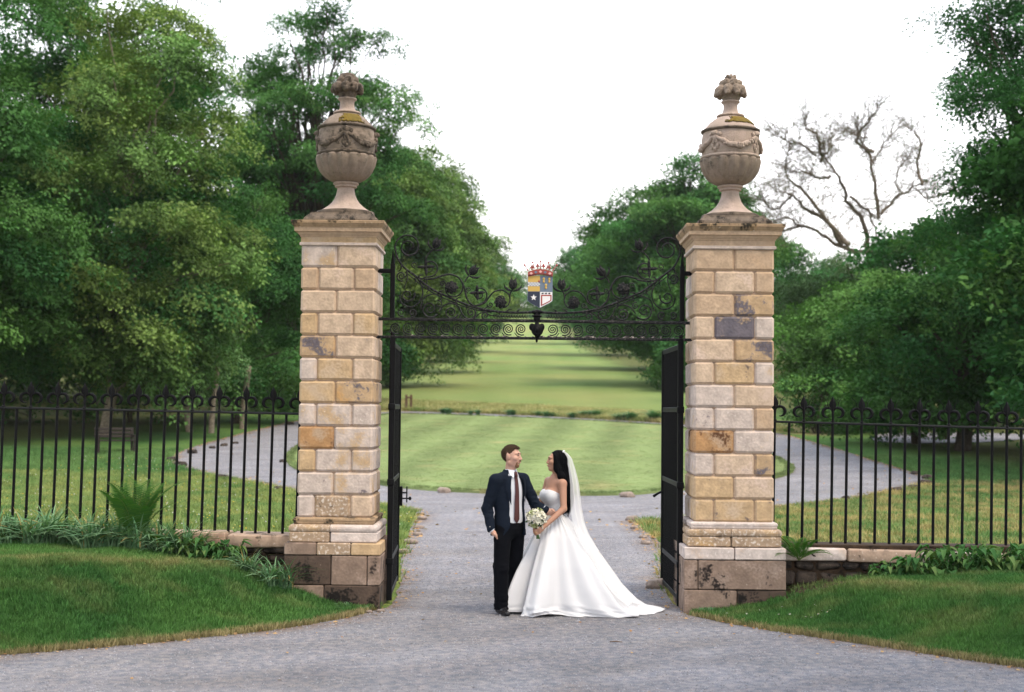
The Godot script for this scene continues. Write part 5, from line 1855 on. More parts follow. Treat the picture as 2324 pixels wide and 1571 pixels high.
	tree("broadleaf_tree", "tree on the field's far side, half hidden by the right pillar", Vector2(13.8, -125.0), {"c": Vector3(0, 9.0, 0), "r": Vector3(5.0, 8.5, 5.0), "boughs": 50, "tone": em * 1.0, "second": bright, "trunk": 0.45, "leafset": 2, "low": 1.5, "density": 1.3})
	tree("shrub", "lighter green rounded shrub right of the right pillar below the dead tree", Vector2(15.0, -47.0), {"c": Vector3(0, 3.6, 0), "r": Vector3(3.0, 3.5, 3.0), "boughs": 62, "tone": bright * 0.9, "second": bright * 1.1, "trunk": 0.16, "stems": 3, "leafset": 0, "low": 0.8, "density": 2.4})
	tree("shrub", "grey green feathery shrub behind the rounded shrub on the right", Vector2(18.0, -60.0), {"c": Vector3(0, 4.9, 0), "r": Vector3(4.2, 4.5, 3.5), "boughs": 66, "tone": Color(0.045, 0.085, 0.04), "second": Color(0.07, 0.11, 0.05), "trunk": 0.2, "stems": 3, "leafset": 1, "low": 1.0, "density": 2.0})
	tree("evergreen_tree", "dark emerald tree spreading over the right railings", Vector2(16.0, -35.5), {"c": Vector3(-0.1, 4.6, 0), "r": Vector3(3.8, 3.7, 4.4), "boughs": 112, "tone": em * 0.9, "second": bright * 0.9, "lump": 0.85, "trunk": 0.34, "leafset": 0, "low": 1.0, "density": 2.3, "hang": 1.6})
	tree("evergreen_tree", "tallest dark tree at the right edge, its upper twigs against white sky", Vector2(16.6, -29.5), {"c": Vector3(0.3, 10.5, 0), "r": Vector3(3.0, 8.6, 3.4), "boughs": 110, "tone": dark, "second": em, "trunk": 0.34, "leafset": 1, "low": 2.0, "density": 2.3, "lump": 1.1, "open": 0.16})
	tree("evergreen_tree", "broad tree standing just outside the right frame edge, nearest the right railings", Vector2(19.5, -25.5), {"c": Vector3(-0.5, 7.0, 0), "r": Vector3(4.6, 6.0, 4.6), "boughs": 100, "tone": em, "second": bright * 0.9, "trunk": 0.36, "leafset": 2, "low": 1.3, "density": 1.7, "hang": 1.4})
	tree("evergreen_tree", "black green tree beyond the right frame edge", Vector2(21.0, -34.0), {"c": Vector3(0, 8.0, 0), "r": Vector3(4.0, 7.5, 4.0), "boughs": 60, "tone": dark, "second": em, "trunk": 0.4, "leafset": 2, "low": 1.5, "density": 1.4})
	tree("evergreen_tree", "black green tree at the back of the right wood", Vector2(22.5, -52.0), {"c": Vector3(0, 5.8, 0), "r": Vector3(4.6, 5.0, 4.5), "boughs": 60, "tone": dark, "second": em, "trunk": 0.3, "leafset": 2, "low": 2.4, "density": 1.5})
	tree("shrub", "dark low shrub at the foot of the trees behind the right railings", Vector2(12.6, -44.0), {"c": Vector3(0, 1.5, 0), "r": Vector3(1.8, 1.5, 1.6), "boughs": 30, "tone": em, "second": bright, "trunk": 0.06, "stems": 3, "low": 0.4, "density": 2.2})
	tree("shrub", "shaded low shrub under the left wood behind the bench", Vector2(-18.0, -46.5), {"c": Vector3(0, 2.0, 0), "r": Vector3(4.2, 2.4, 1.8), "boughs": 64, "tone": em, "second": bright, "trunk": 0.06, "stems": 3, "low": 0.3, "density": 1.8})
	tree("shrub", "shaded shrub at the back of the left wood, nearest the left frame edge", Vector2(-24.5, -45.0), {"c": Vector3(0, 2.4, 0), "r": Vector3(4.6, 2.8, 2.0), "boughs": 64, "tone": em, "second": bright, "trunk": 0.06, "stems": 3, "low": 0.3, "density": 1.6, "leafset": 2})
	tree("shrub", "shaded shrub under the wood, just left of the left pillar", Vector2(-13.6, -56.5), {"c": Vector3(0, 2.2, 0), "r": Vector3(3.6, 2.5, 1.8), "boughs": 60, "tone": em, "second": bright, "trunk": 0.06, "stems": 3, "low": 0.3, "density": 1.8})
	tree("shrub", "shrub skirting the first avenue tree on the left slope", Vector2(-11.6, -84.0), {"c": Vector3(0, 1.9, 0), "r": Vector3(2.6, 2.2, 2.4), "boughs": 36, "tone": em, "second": bright, "trunk": 0.06, "stems": 3, "low": 0.3, "density": 1.5, "leafset": 2})
	tree("shrub", "shrub skirting the first avenue tree on the right slope", Vector2(11.6, -84.0), {"c": Vector3(0, 2.0, 0), "r": Vector3(2.6, 2.4, 2.6), "boughs": 36, "tone": em, "second": bright, "trunk": 0.06, "stems": 3, "low": 0.3, "density": 1.5, "leafset": 2})
	# trees that overhang the road on both sides, outside the frame
	tree("broadleaf_tree", "roadside tree overhanging the forecourt, left of the camera", Vector2(-12.5, 9.5), {"c": Vector3(4.0, 11.5, 0.5), "r": Vector3(7.0, 4.6, 6.0), "boughs": 70, "tone": em, "second": bright, "trunk": 0.4, "leafset": 2, "low": 7.6, "density": 1.3})
	tree("broadleaf_tree", "roadside tree overhanging the forecourt, right of the camera", Vector2(14.5, 11.5), {"c": Vector3(-3.0, 11.8, 0.5), "r": Vector3(6.5, 4.6, 6.0), "boughs": 70, "tone": em, "second": bright, "trunk": 0.4, "leafset": 2, "low": 7.6, "density": 1.3})
	_trunks()
	_dead_tree()
	rng.seed = 77


func _trunks() -> void:  # bare stems seen beneath the boughs
	for q in [[-12.9, -40.4, 0.13, "slim leaning trunk under the weeping tree, left of two"], [-12.2, -43.2, 0.17, "pale trunk under the weeping tree, right of two"], [15.2, -38.6, 0.2, "dark trunk standing before the pale path on the right"], [17.0, -41.0, 0.24, "dark trunk beside the pale path on the right, nearer the frame edge"]]:
		var o := thing("tree_trunk", q[3], "tree trunk", Vector3(q[0], land(q[0], q[1]), q[1]))
		var mb := MB.new()
		limb(mb, Vector3(0, -0.2, 0), Vector3(0.2, 2.7 if q[0] < 0 else 3.6, 0), q[2], q[2] * 0.7, 0.0, 0.5)
		part("trunk", mb.mesh(), M.bark_pale if q[0] < 0 else M.bark, o)


func _dead_tree() -> void:
	# stag headed, almost leafless: forked trunk, heavy limbs, fine twigs
	var at := Vector2(20.6, -66.0)
	var o := thing("dying_tree", "almost leafless dying tree with forked limbs against the white sky", "tree", Vector3(at.x, land(at.x, at.y), at.y))
	rng.seed = 1234
	var mb := MB.new()
	var k := 0.0262  # metres per sheet unit at this distance
	var V := func(px: float, py: float, z := 0.0) -> Vector3: return Vector3((px - 2000.0) * k, (907.0 - py) * k, z)
	var fork: Vector3 = V.call(1990, 545)
	var fork2: Vector3 = V.call(2022, 540, 0.4)
	limb(mb, Vector3(0, -0.3, 0), fork, 0.42, 0.30, 0.0, 0.4)
	limb(mb, Vector3(0.3, 5, 0), fork2, 0.28, 0.22, 0.0, 0.3)
	var limbs := [
		[[1990, 545], [1975, 490], [1945, 430], [1915, 385], [1885, 345], [1868, 330]], [[1945, 430], [1985, 455], [2005, 480], [2020, 540]],
		[[2005, 480], [1995, 400], [1985, 330], [1975, 300], [1968, 275]], [[1998, 475], [2050, 430], [2090, 405], [2125, 385]],
		[[1880, 350], [1860, 300], [1845, 270], [1838, 255]], [[1878, 345], [1895, 310], [1905, 290]], [[1868, 330], [1830, 318], [1800, 300], [1785, 285]],
		[[1990, 360], [2015, 320], [2035, 290]], [[1985, 330], [1965, 290], [1990, 250], [2000, 225]], [[1975, 300], [1950, 270]],
		[[1930, 545], [1890, 490], [1850, 455], [1805, 435], [1770, 425]], [[1925, 540], [1870, 470], [1830, 425], [1805, 380], [1795, 340]],
		[[1985, 560], [1930, 545], [1900, 520], [1840, 495], [1790, 505], [1755, 515]], [[1805, 435], [1775, 455], [1750, 440]], [[2098, 405], [2100, 350], [2098, 300], [2090, 270]], [[2090, 405], [2120, 430], [2150, 425]],
		[[1900, 380], [1870, 385], [1840, 380], [1815, 370]], [[2050, 430], [2040, 390], [2060, 350]], [[1840, 495], [1800, 480], [1770, 490]]]
	var tips := []
	for L in limbs:
		var pts := []
		for p in L:
			pts.append(V.call(p[0], p[1], rng.randf_range(-1.2, 1.2)))
		var long := 0.0
		for q in pts.size() - 1:
			long += pts[q].distance_to(pts[q + 1])
		var r0 := clampf(long * 0.022, 0.05, 0.15)
		var path := []
		var rad := []
		for q in pts.size() - 1:
			for i in 4:
				var t := i / 4.0
				path.append(pts[q].cubic_interpolate(pts[q + 1], pts[maxi(q - 1, 0)], pts[mini(q + 2, pts.size() - 1)], t) + Vector3(rng.randfn(), rng.randfn(), rng.randfn()) * 0.05)
				rad.append(lerpf(r0, 0.035, (q + t) / (pts.size() - 1)))
				if rng.randf() < 0.85:
					tips.append([path[-1], (pts[q + 1] - pts[q]).normalized()])
		path.append(pts[-1])
		rad.append(0.03)
		for i in 3:
			tips.append([pts[-1], (pts[-1] - pts[-2]).normalized()])
		mb.tube(path, rad, 6)
	part("trunk", mb.mesh(), M.bark_dead, o)
	var tw := MB.new()
	var xfs := []
	var cols := []
	for t in tips:
		for b in 3:
			var d: Vector3 = (t[1] + Vector3(rng.randfn(), rng.randfn() * 0.8 + 0.25, rng.randfn()) * 0.75).normalized()
			var L := rng.randf_range(0.9, 2.6)
			var p: Vector3 = t[0]
			var path := [p]
			for i in 3:
				d = (d + Vector3(rng.randfn(), rng.randfn() + 0.2, rng.randfn()) * 0.3).normalized()
				p += d * L / 3.0
				path.append(p)
				for f in 3:
					var e := (d + Vector3(rng.randfn(), rng.randfn(), rng.randfn()) * 0.8).normalized()
					var m := p + e * rng.randf_range(0.2, 0.6)
					tw.tube([p, m, m + (e + Vector3(rng.randfn(), rng.randfn(), rng.randfn()) * 0.4).normalized() * rng.randf_range(0.15, 0.4)], [0.009, 0.007, 0.004], 4)
					if rng.randf() < 0.35:
						xfs.append(Transform3D(Basis(Vector3.UP, rng.randf() * TAU).scaled(Vector3.ONE * rng.randf_range(0.3, 0.6)), m))
						cols.append(Color(0.07, 0.10, 0.03) * rng.randf_range(0.7, 1.3))
			tw.tube(path, [0.02, 0.015, 0.011, 0.007], 4)
	var t := part("twigs", tw.mesh(), M.bark_dead, o)
	t.set_meta("kind", "stuff")
	var few := spray_mesh(9, 0.5, 0.16, 0.5, 0.3)
	copies("sparse_leaves", few, M.leaf, o, xfs, cols)


# ------------------------------------------------------------------ plants along the foot of the walls
func strap_tuft(n: int, tall: float, wide: float, arch: float, dead := 0.06) -> ArrayMesh:
	var mb := MB.new()
	mb.colored = true
	for k in n:
		var yaw := rng.randf() * TAU
		var d := Vector3(cos(yaw), 0, sin(yaw))
		var s := Vector3(-sin(yaw), 0, cos(yaw))
		var h := tall * rng.randf_range(0.6, 1.15)
		var lean := arch * rng.randf_range(0.25, 1.25)
		var base := Vector3(rng.randfn(), 0, rng.randfn()) * 0.045
		var tint := Color(0.075, 0.175, 0.085).lerp(Color(0.17, 0.27, 0.15), rng.randf()) * rng.randf_range(0.7, 1.2)
		if rng.randf() < dead:
			tint = Color(0.30, 0.24, 0.10)
		mb.col = tint
		var w := wide * rng.randf_range(0.7, 1.2)
		var st := mb.v.size()
		for q in 7:
			var t := q / 6.0
			var c := base + d * (lean * h * t * t) + Vector3(0, h * (t - 0.42 * lean * t * t * t), 0)
			var ww := w * (1.0 - pow(t, 3.0)) + 0.0008
			mb.vert(c - s * ww)
			mb.vert(c + s * ww + Vector3(0, ww * 0.6, 0))
		for q in 6:
			var i := st + q * 2
			mb.tri(i, i + 2, i + 3)
			mb.tri(i, i + 3, i + 1)
	return mb.mesh()


func frond_mesh(long: float) -> ArrayMesh:
	var mb := MB.new()
	mb.colored = true
	var rib := []
	for k in 13:
		var t := k / 12.0
		rib.append(Vector3(0, long * (t - 0.25 * t * t * t), long * 0.42 * t * t))
	mb.col = Color(0.10, 0.13, 0.04)
	mb.tube(rib, [0.004, 0.0038, 0.0036, 0.0034, 0.003, 0.003, 0.0028, 0.0026, 0.0024, 0.002, 0.0018, 0.0014, 0.001], 5)
	for k in 30:
		var t := 0.12 + 0.86 * k / 30.0
		var i := int(t * 12)
		var p: Vector3 = (rib[i] as Vector3).lerp(rib[mini(i + 1, 12)], t * 12 - i)
		var dir: Vector3 = (rib[mini(i + 1, 12)] - rib[maxi(i - 1, 0)]).normalized()
		var L := long * 0.20 * sin(PI * clampf(0.12 + 0.9 * t, 0, 1)) + 0.008
		for s in [-1.0, 1.0]:
			mb.col = Color(0.075, 0.16, 0.035).lerp(Color(0.045, 0.12, 0.035), rng.randf())
			var side := Vector3(s, 0.12, 0).normalized()
			var out := (side + dir * 0.45).normalized()
			var a := mb.vert(p)
			mb.vert(p + out * L * 0.45 + dir * long * 0.008)
			mb.vert(p + out * L + Vector3(0, -L * 0.16, 0))
			mb.vert(p + out * L * 0.45 - dir * long * 0.006)
			mb.tri(a, a + 1, a + 2)
			mb.tri(a, a + 2, a + 3)
	return mb.mesh()


func broad_leaf(long: float, wide: float, curl: float, tint: Color) -> ArrayMesh:
	var mb := MB.new()
	mb.colored = true
	mb.col = tint
	mb.grid(4, 7, func(u, v):
		var w := wide * sin(PI * pow(0.06 + 0.94 * v, 0.75)) * (1.0 + 0.12 * sin(v * 21.0))
		var x: float = (u - 0.5) * w
		return Vector3(x, long * v * 0.75 + absf(x) * 0.5 - curl * long * v * v * v * 0.75, long * 0.65 * v * v + 0.02 * sin(v * 9)))
	mb.col = tint * 0.9
	mb.tube([Vector3(0, -0.10, -0.01), Vector3(0, 0.0, 0.0), Vector3(0, long * 0.1, 0.004)], [0.005, 0.004, 0.003], 5)
	return mb.mesh()


func ground_at(x: float, z: float) -> Vector3:
	return Vector3(x, bank(x, z) - 0.01, z)


func _border_plants() -> void:
	rng.seed = 41
	var spikes := "strap leaved tufts along the left wall"
	var tufts := []
	for q in 4:
		tufts.append(strap_tuft(70, 0.36, 0.0075, 1.1))
	var names := [[-5.75, "strap leaved tuft at the wall's foot, leftmost of the row"], [-5.25, "strap leaved tuft left of the low dense one, under the leftmost bars"], [-4.85, "dense drooping tuft with withered tips left of the tall fern"], [-4.5, "bushy strap leaved tuft just left of the tall fern"], [-4.15, "long bladed tuft growing at the tall fern's foot"], [-3.75, "thin strap leaved tuft right of the tall fern"], [-3.0, "grassy tuft right of the leafy weeds, under the mossy coping"], [-2.78, "silvery arching tuft near the left pillar"], [-2.62, "upright tuft against the left pillar's plinth"]]
	for k in names.size():
		var x: float = names[k][0]
		var z := rng.randf_range(-0.02, 0.12) + (0.12 if x > -3.2 else 0.0)
		var o := thing("leafy_tuft", names[k][1], "plant", ground_at(x, z), rng.randf() * TAU, spikes)
		o.scale = Vector3.ONE * (rng.randf_range(1.25, 1.55) * (0.72 if x > -3.1 else 1.0))
		part("foliage", tufts[k % 4], M.blade, o).set_meta("kind", "stuff")
		if k < 6:
			var p3 := part("foliage", tufts[(k + 2) % 4], M.blade, o, Transform3D(Basis(Vector3.UP, 4.0).scaled(Vector3.ONE * 0.9), Vector3(-0.15, 0.0, 0.05)))
			p3.set_meta("kind", "stuff")
			var p2 := part("foliage", tufts[(k + 1) % 4], M.blade, o, Transform3D(Basis(Vector3.UP, 2.0).scaled(Vector3.ONE * 0.85), Vector3(0.14, 0.0, 0.10)))
			p2.set_meta("kind", "stuff")
	# ferns
	var fr := [frond_mesh(1.0), frond_mesh(0.70), frond_mesh(0.52)]
	for q in [[-4.32, -0.06, 0.62, 15, "tall upright fern in front of the left railing", 0], [-5.95, -0.02, 0.40, 9, "fern at the far left end of the railing", 1], [2.98, -0.02, 0.30, 14, "small dark fern in the corner of the right pillar and wall", 2], [-4.0, 0.0, 0.2, 8, "short fern leaning out right of the tall fern", 2]]:
		var o := thing("fern", q[4], "fern", ground_at(q[0], q[1]) + Vector3(0, 0.32 if q[0] > 0 else 0.0, 0), rng.randf() * TAU)
		for k in q[3]:
			var a: float = k * TAU / q[3] + rng.randf_range(-0.2, 0.2)
			var tilt := rng.randf_range(-0.12, 0.28) if q[5] == 0 else rng.randf_range(0.3, 1.0)
			part("frond", fr[q[5]], M.blade, o, Transform3D(Basis(Vector3.UP, a) * Basis(Vector3.RIGHT, tilt) * Basis.from_scale(Vector3.ONE * rng.randf_range(0.75, 1.1)), Vector3.ZERO))
	# docks and comfrey: broad leaves
	var tones := [Color(0.065, 0.15, 0.045), Color(0.085, 0.175, 0.055), Color(0.05, 0.125, 0.04), Color(0.11, 0.18, 0.06)]
	var leaves := []
	for k in 8:
		leaves.append(broad_leaf(rng.randf_range(0.13, 0.22), rng.randf_range(0.06, 0.10), rng.randf_range(0.5, 1.1), tones[k % 4]))
	var weeds := "broad leaved weeds along the walls"
	for q in [[3.95, 0.02, 0.7, "small leaved weed at the bare end of the right wall"], [4.25, 0.02, 0.95, "leafy weed left in the bed under the right railing"], [4.55, 0.0, 1.15, "tall leafy weed under the right coping, second from the bare wall"], [4.85, 0.05, 1.1, "leafy weed in the middle of the bed under the right railing"], [5.15, 0.0, 1.2, "leafy weed near the right frame edge under the railing"], [5.45, 0.05, 1.15, "rightmost leafy weed under the right railing"], [5.75, 0.0, 1.2, "leafy weed beyond the right frame edge"],
			[-3.85, 0.1, 0.8, "leafy weed right of the tall fern, under the left railing"], [-3.55, 0.1, 0.95, "bright leafy weed midway along the left wall"], [-3.28, 0.12, 0.9, "leafy weed with yellowing leaves left of the silvery tuft"]]:
		var o := thing("leafy_weed", q[3], "plant", ground_at(q[0], q[1]), rng.randf() * TAU, weeds)
		var n := 56
		for k in n:
			var a := rng.randf() * TAU
			var r: float = 0.17 * sqrt(rng.randf())
			var h: float = rng.randf_range(0.02, 0.24) * q[2]
			var bs := Basis(Vector3.UP, a) * Basis(Vector3.RIGHT, rng.randf_range(0.1, 1.1)) * Basis.from_scale(Vector3.ONE * q[2] * rng.randf_range(0.6, 1.2))
			part("leaf", leaves[rng.randi() % 8], M.blade, o, Transform3D(bs, Vector3(sin(a) * r, h, cos(a) * r)))
	# low plants at the pillar feet
	var low := strap_tuft(46, 0.11, 0.006, 0.9, 0.0)
	for q in [[-1.95, 0.18, 0.9, "small green weed at the left pillar's front corner"], [-1.75, 0.16, 0.7, "tiny green weed beside the left gate leaf's foot"], [2.02, 0.2, 0.9, "grass tuft at the right pillar's front corner"]]:
		var o := thing("small_weed", q[3], "plant", ground_at(q[0], q[1]), rng.randf() * TAU)
		for k in 4:
			part("foliage", low, M.blade, o, Transform3D(Basis(Vector3.UP, k * 1.7).scaled(Vector3.ONE * q[2] * rng.randf_range(0.7, 1.1)), Vector3(rng.randf_range(-0.12, 0.12), 0, rng.randf_range(-0.03, 0.05)))).set_meta("kind", "stuff")
	# bare soil under the right wall
	var s := MB.new()
	s.grid(30, 10, func(u, v):
		var x := lerpf(2.8, 4.1, u)
		var z := lerpf(0.42 - 0.12 * u, -0.25, v) + 0.05 * wob.get_noise_2d(x * 4, v)
		return Vector3(x, bank(x, z) + 0.010 + 0.02 * wob.get_noise_2d(x * 7, z * 7), z))
	structure("soil", s, M.soil)
	# daisies on the right bank
	var dm := MB.new()
	var ym := MB.new()
	for k in 11:
		var a := k * TAU / 11
		dm.tube([Vector3(cos(a), 0, sin(a)) * 0.003, Vector3(cos(a) * 0.008, 0.002, sin(a) * 0.008), Vector3(cos(a) * 0.012, 0.001, sin(a) * 0.012)], [0.0015, 0.0032, 0.001], 4, 0.3, Vector3.UP)
	ym.ball(Vector3(0, 0.002, 0), Vector3(0.004, 0.003, 0.004), 7, 4)
	mat("petal_white", Color(0.75, 0.75, 0.72), 0.7)
	mat("petal_gold", Color(0.55, 0.36, 0.03), 0.7)
	var spots := [Vector2(2.13, 0.42), Vector2(2.32, 0.55), Vector2(2.48, 0.42), Vector2(2.62, 0.75), Vector2(2.72, 0.82), Vector2(2.98, 0.98), Vector2(3.03, 0.92), Vector2(3.07, 0.99), Vector2(3.1, 0.95), Vector2(2.9, 1.02), Vector2(2.85, 0.98), Vector2(3.0, 0.72), Vector2(2.7, 0.5)]
	for p in spots:
		var o := thing("daisy", "tiny white daisy in the grass of the right bank", "flower", ground_at(p.x, p.y) + Vector3(0, 0.05, 0), rng.randf() * TAU, "daisies on the right bank")
		o.rotation.x = 0.5
		part("petals", dm.mesh(), M.petal_white, o)
		part("eye", ym.mesh(), M.petal_gold, o)


# ------------------------------------------------------------------ stones along the verges
func stone_mesh(seed_: int, wide: float) -> ArrayMesh:
	var mb := MB.new()
	var r := Vector3(0.5, 0.30 + 0.06 * sin(seed_ * 1.7), 0.36) * wide
	mb.grid(14, 9, func(a, b):
		var d := Vector3(sin(a * TAU) * sin(b * PI), -cos(b * PI), cos(a * TAU) * sin(b * PI))
		var q := 1.0 + 0.34 * wob.get_noise_3d(d.x * 1.1 + seed_ * 3.1, d.y * 1.1, d.z * 1.1) + 0.12 * wob.get_noise_3d(d.x * 3 + seed_, d.y * 3, d.z * 3)
		var p := d * r * q
		p.y = minf(p.y, r.y * (0.72 + 0.25 * p.x / r.x * sin(seed_)))
		return p)
	return mb.mesh()


func _stones() -> void:
	rng.seed = 9
	var left := "edging stones of the left verge inside the gate"
	var right := "edging stones of the right verge inside the gate"
	var ring := "edging stones round the carriage ring"
	for q in [
		[-2.39, -14.1, 0.19, "pointed grey stone, farthest of the six beside the left gate leaf", left], [-2.06, -11.76, 0.21, "pale knobbly stone, second farthest beside the left gate leaf", left], [-1.95, -9.75, 0.17, "flat sandy stone, third farthest beside the left gate leaf", left],
		[-1.86, -8.4, 0.16, "small white topped stone, third nearest beside the left gate leaf", left], [-1.87, -7.05, 0.22, "dark flat stone, second nearest beside the left gate leaf", left], [-1.87, -5.65, 0.18, "rounded brown stone touching the left gate leaf", left],
		[2.08, -12.1, 0.24, "big dark two humped stone right of the bride, farthest of four", right], [1.98, -10.25, 0.15, "small brown stone right of the bride, second farthest of four", right], [1.99, -8.45, 0.15, "dark wedge shaped stone right of the bride, second nearest of four", right], [1.94, -7.4, 0.17, "low flat dark stone right of the bride, nearest of four", right],
		[-2.12, -19.7, 0.32, "long pale stone on the lawn edge left of the groom", ring], [2.48, -19.1, 0.36, "long grey stone on the lawn edge right of the bride", ring], [3.95, -19.85, 0.16, "small pale stone on the lawn edge by the right pillar", ring],
		[-11.16, -27.74, 0.34, "dark stone at the carriage ring's leftmost bend, behind the left railing", ring], [-10.46, -26.05, 0.36, "grey stone just below the leftmost bend, behind the left railing", ring], [-8.42, -22.58, 0.34, "grey stone midway along the near left verge, behind the railing", ring], [-6.36, -19.91, 0.28, "brown stone on the near verge close to the left pillar", ring],
		[-11.23, -30.6, 0.34, "dark stone on the outer verge above the leftmost bend", ring], [-10.9, -33.84, 0.26, "dark stone on the outer left verge, middle of three together", ring], [-10.74, -34.9, 0.26, "dark stone on the outer left verge, upper of three together", ring], [-11.05, -32.7, 0.26, "dark stone on the outer left verge, lower of three together", ring], [-10.7, -46.2, 0.36, "dark stone on the outer verge near the left pillar's edge", ring],
		[-7.67, -27.73, 0.24, "dark stone by the lawn's left tip, lower of two", ring], [-7.6, -28.9, 0.24, "grey stone by the lawn's left tip, upper of two", ring],
		[7.97, -19.3, 0.2, "dark upright stone on the near verge right of the right pillar", ring], [9.74, -21.16, 0.30, "dark flat stone on the near right verge before the bend", ring], [10.43, -21.96, 0.30, "dark square stone on the right verge just before the bend", ring], [11.13, -23.27, 0.34, "square stone at the rightmost bend of the ring", ring], [11.59, -24.67, 0.32, "dark stone at the top of the rightmost bend", ring], [11.62, -26.0, 0.26, "dark stone on the outer verge above the rightmost bend", ring],
		[-1.56, 0.30, 0.09, "pale chip of stone at the left gate leaf's foot", ""], [-1.68, 0.36, 0.08, "flat brown chip of stone before the left pillar", ""],
		[1.60, -1.95, 0.26, "rounded stop stone at the right gate leaf's foot", ""]]:
		var y: float = land(q[0], q[1]) + 0.01 + 0.13 * q[2]
		var o := part("edging_stone", stone_mesh(used.get("edging_stone", 0) + 3, q[2] * 1.05), M.kerb_stone if q[4] != ring or absf(q[0]) < 5.0 else M.rubble, self, Transform3D(Basis(Vector3.UP, rng.randf_range(-0.5, 0.5)), Vector3(q[0], y, q[1])))
		tag(o, q[3], "stone", q[4])


func _small_things() -> void:
	rng.seed = 15
	# the bench under the trees
	var o := thing("park_bench", "dark wooden bench under the trees behind the left railing", "bench", Vector3(-13.7, land(-13.7, -30.2), -30.2), 0.5)
	var plank := func(called: String, c: Vector3, s: Vector3, tilt := 0.0):
		var mb := MB.new()
		mb.box(c, s, 0.008, Basis(Vector3.RIGHT, tilt))
		part(called, mb.mesh(), M.bench_wood, o)
	for k in 4:
		plank.call("seat_slat", Vector3(0, 0.44, -0.18 + 0.115 * k), Vector3(1.3, 0.03, 0.095))
	for k in 3:
		plank.call("back_slat", Vector3(0, 0.58 + 0.12 * k, -0.27 - 0.025 * k), Vector3(1.3, 0.09, 0.03), -0.2)
	for s in [-1, 1]:
		plank.call("leg", Vector3(s * 0.58, 0.22, 0.16), Vector3(0.07, 0.46, 0.07))
		plank.call("leg", Vector3(s * 0.58, 0.42, -0.26), Vector3(0.07, 0.86, 0.07), -0.12)
		plank.call("armrest", Vector3(s * 0.58, 0.62, -0.04), Vector3(0.07, 0.035, 0.5))
		plank.call("arm_post", Vector3(s * 0.58, 0.53, 0.16), Vector3(0.06, 0.18, 0.06))
	# the brown notice post past the far drive
	o = thing("notice_post", "brown two legged notice post by the far drive, right of the left gate leaf", "post", Vector3(-6.55, land(-6.55, -59.6), -59.6), 0.15)
	for s in [-1, 1]:
		var mb := MB.new()
		mb.box(Vector3(s * 0.13, 0.40, 0), Vector3(0.14, 0.95, 0.08), 0.01)
		part("leg", mb.mesh(), M.post_wood, o)
	for y in [0.72]:
		var mb := MB.new()
		mb.box(Vector3(0, y, 0.05), Vector3(0.40, 0.10, 0.04), 0.008)
		part("board", mb.mesh(), M.post_wood, o)
	# dark grass tussocks on the far side of the drive
	var tm := strap_tuft(90, 0.62, 0.014, 0.7, 0.0)
	var names := ["broad tussock left, nearest the notice post", "tussock second from the notice post", "tussock left of the groom's head line", "tussock just left of the crest's foot", "low tussock right of the crest's foot", "low tussock left of the double clump", "round tussock in the double clump, left half", "round tussock in the double clump, right half", "tussock right of the double clump", "large tussock nearest the right gate leaf, left of two", "large tussock nearest the right gate leaf, right of two", "tussock seen past the right gate leaf"]
	var spots := [[-4.39, -57.0, 1.0], [-2.95, -56.2, 0.9], [-0.87, -55.9, 0.9], [0.37, -55.6, 0.8], [1.15, -55.0, 0.9], [2.24, -54.2, 0.9], [2.9, -54.0, 1.1], [3.4, -53.6, 1.3], [4.5, -52.6, 1.0], [5.3, -52.2, 1.5], [6.2, -51.6, 1.7], [7.6, -50.0, 1.2]]
	for k in spots.size():
		var p: Array = spots[k]
		o = thing("grass_tussock", "dark green " + names[k] + " beyond the far drive", "grass tussock", Vector3(p[0], land(p[0], p[1]), p[1]), rng.randf() * TAU, "tussocks beyond the far drive")
		for i in 3:
			part("foliage", tm, M.blade, o, Transform3D(Basis(Vector3.UP, i * 2.1).scaled(Vector3(1.2, 0.72, 1.2) * p[2] * rng.randf_range(0.7, 1.0)), Vector3(rng.randf_range(-0.4, 0.4), 0, rng.randf_range(-0.2, 0.2)))).set_meta("kind", "stuff")
	# fallen twig on the forecourt
	var mb := MB.new()
	mb.tube([Vector3(-0.06, 0.02, 0), Vector3(0, 0.026, 0.01), Vector3(0.06, 0.018, 0.0)], [0.004, 0.005, 0.003], 6)
	var t := part("fallen_twig", mb.mesh(), M.post_wood, self, Transform3D(Basis.IDENTITY, Vector3(0.85, 0.0, 2.05)))
	tag(t, "pale fallen twig on the gravel in front of the bride's train", "twig")


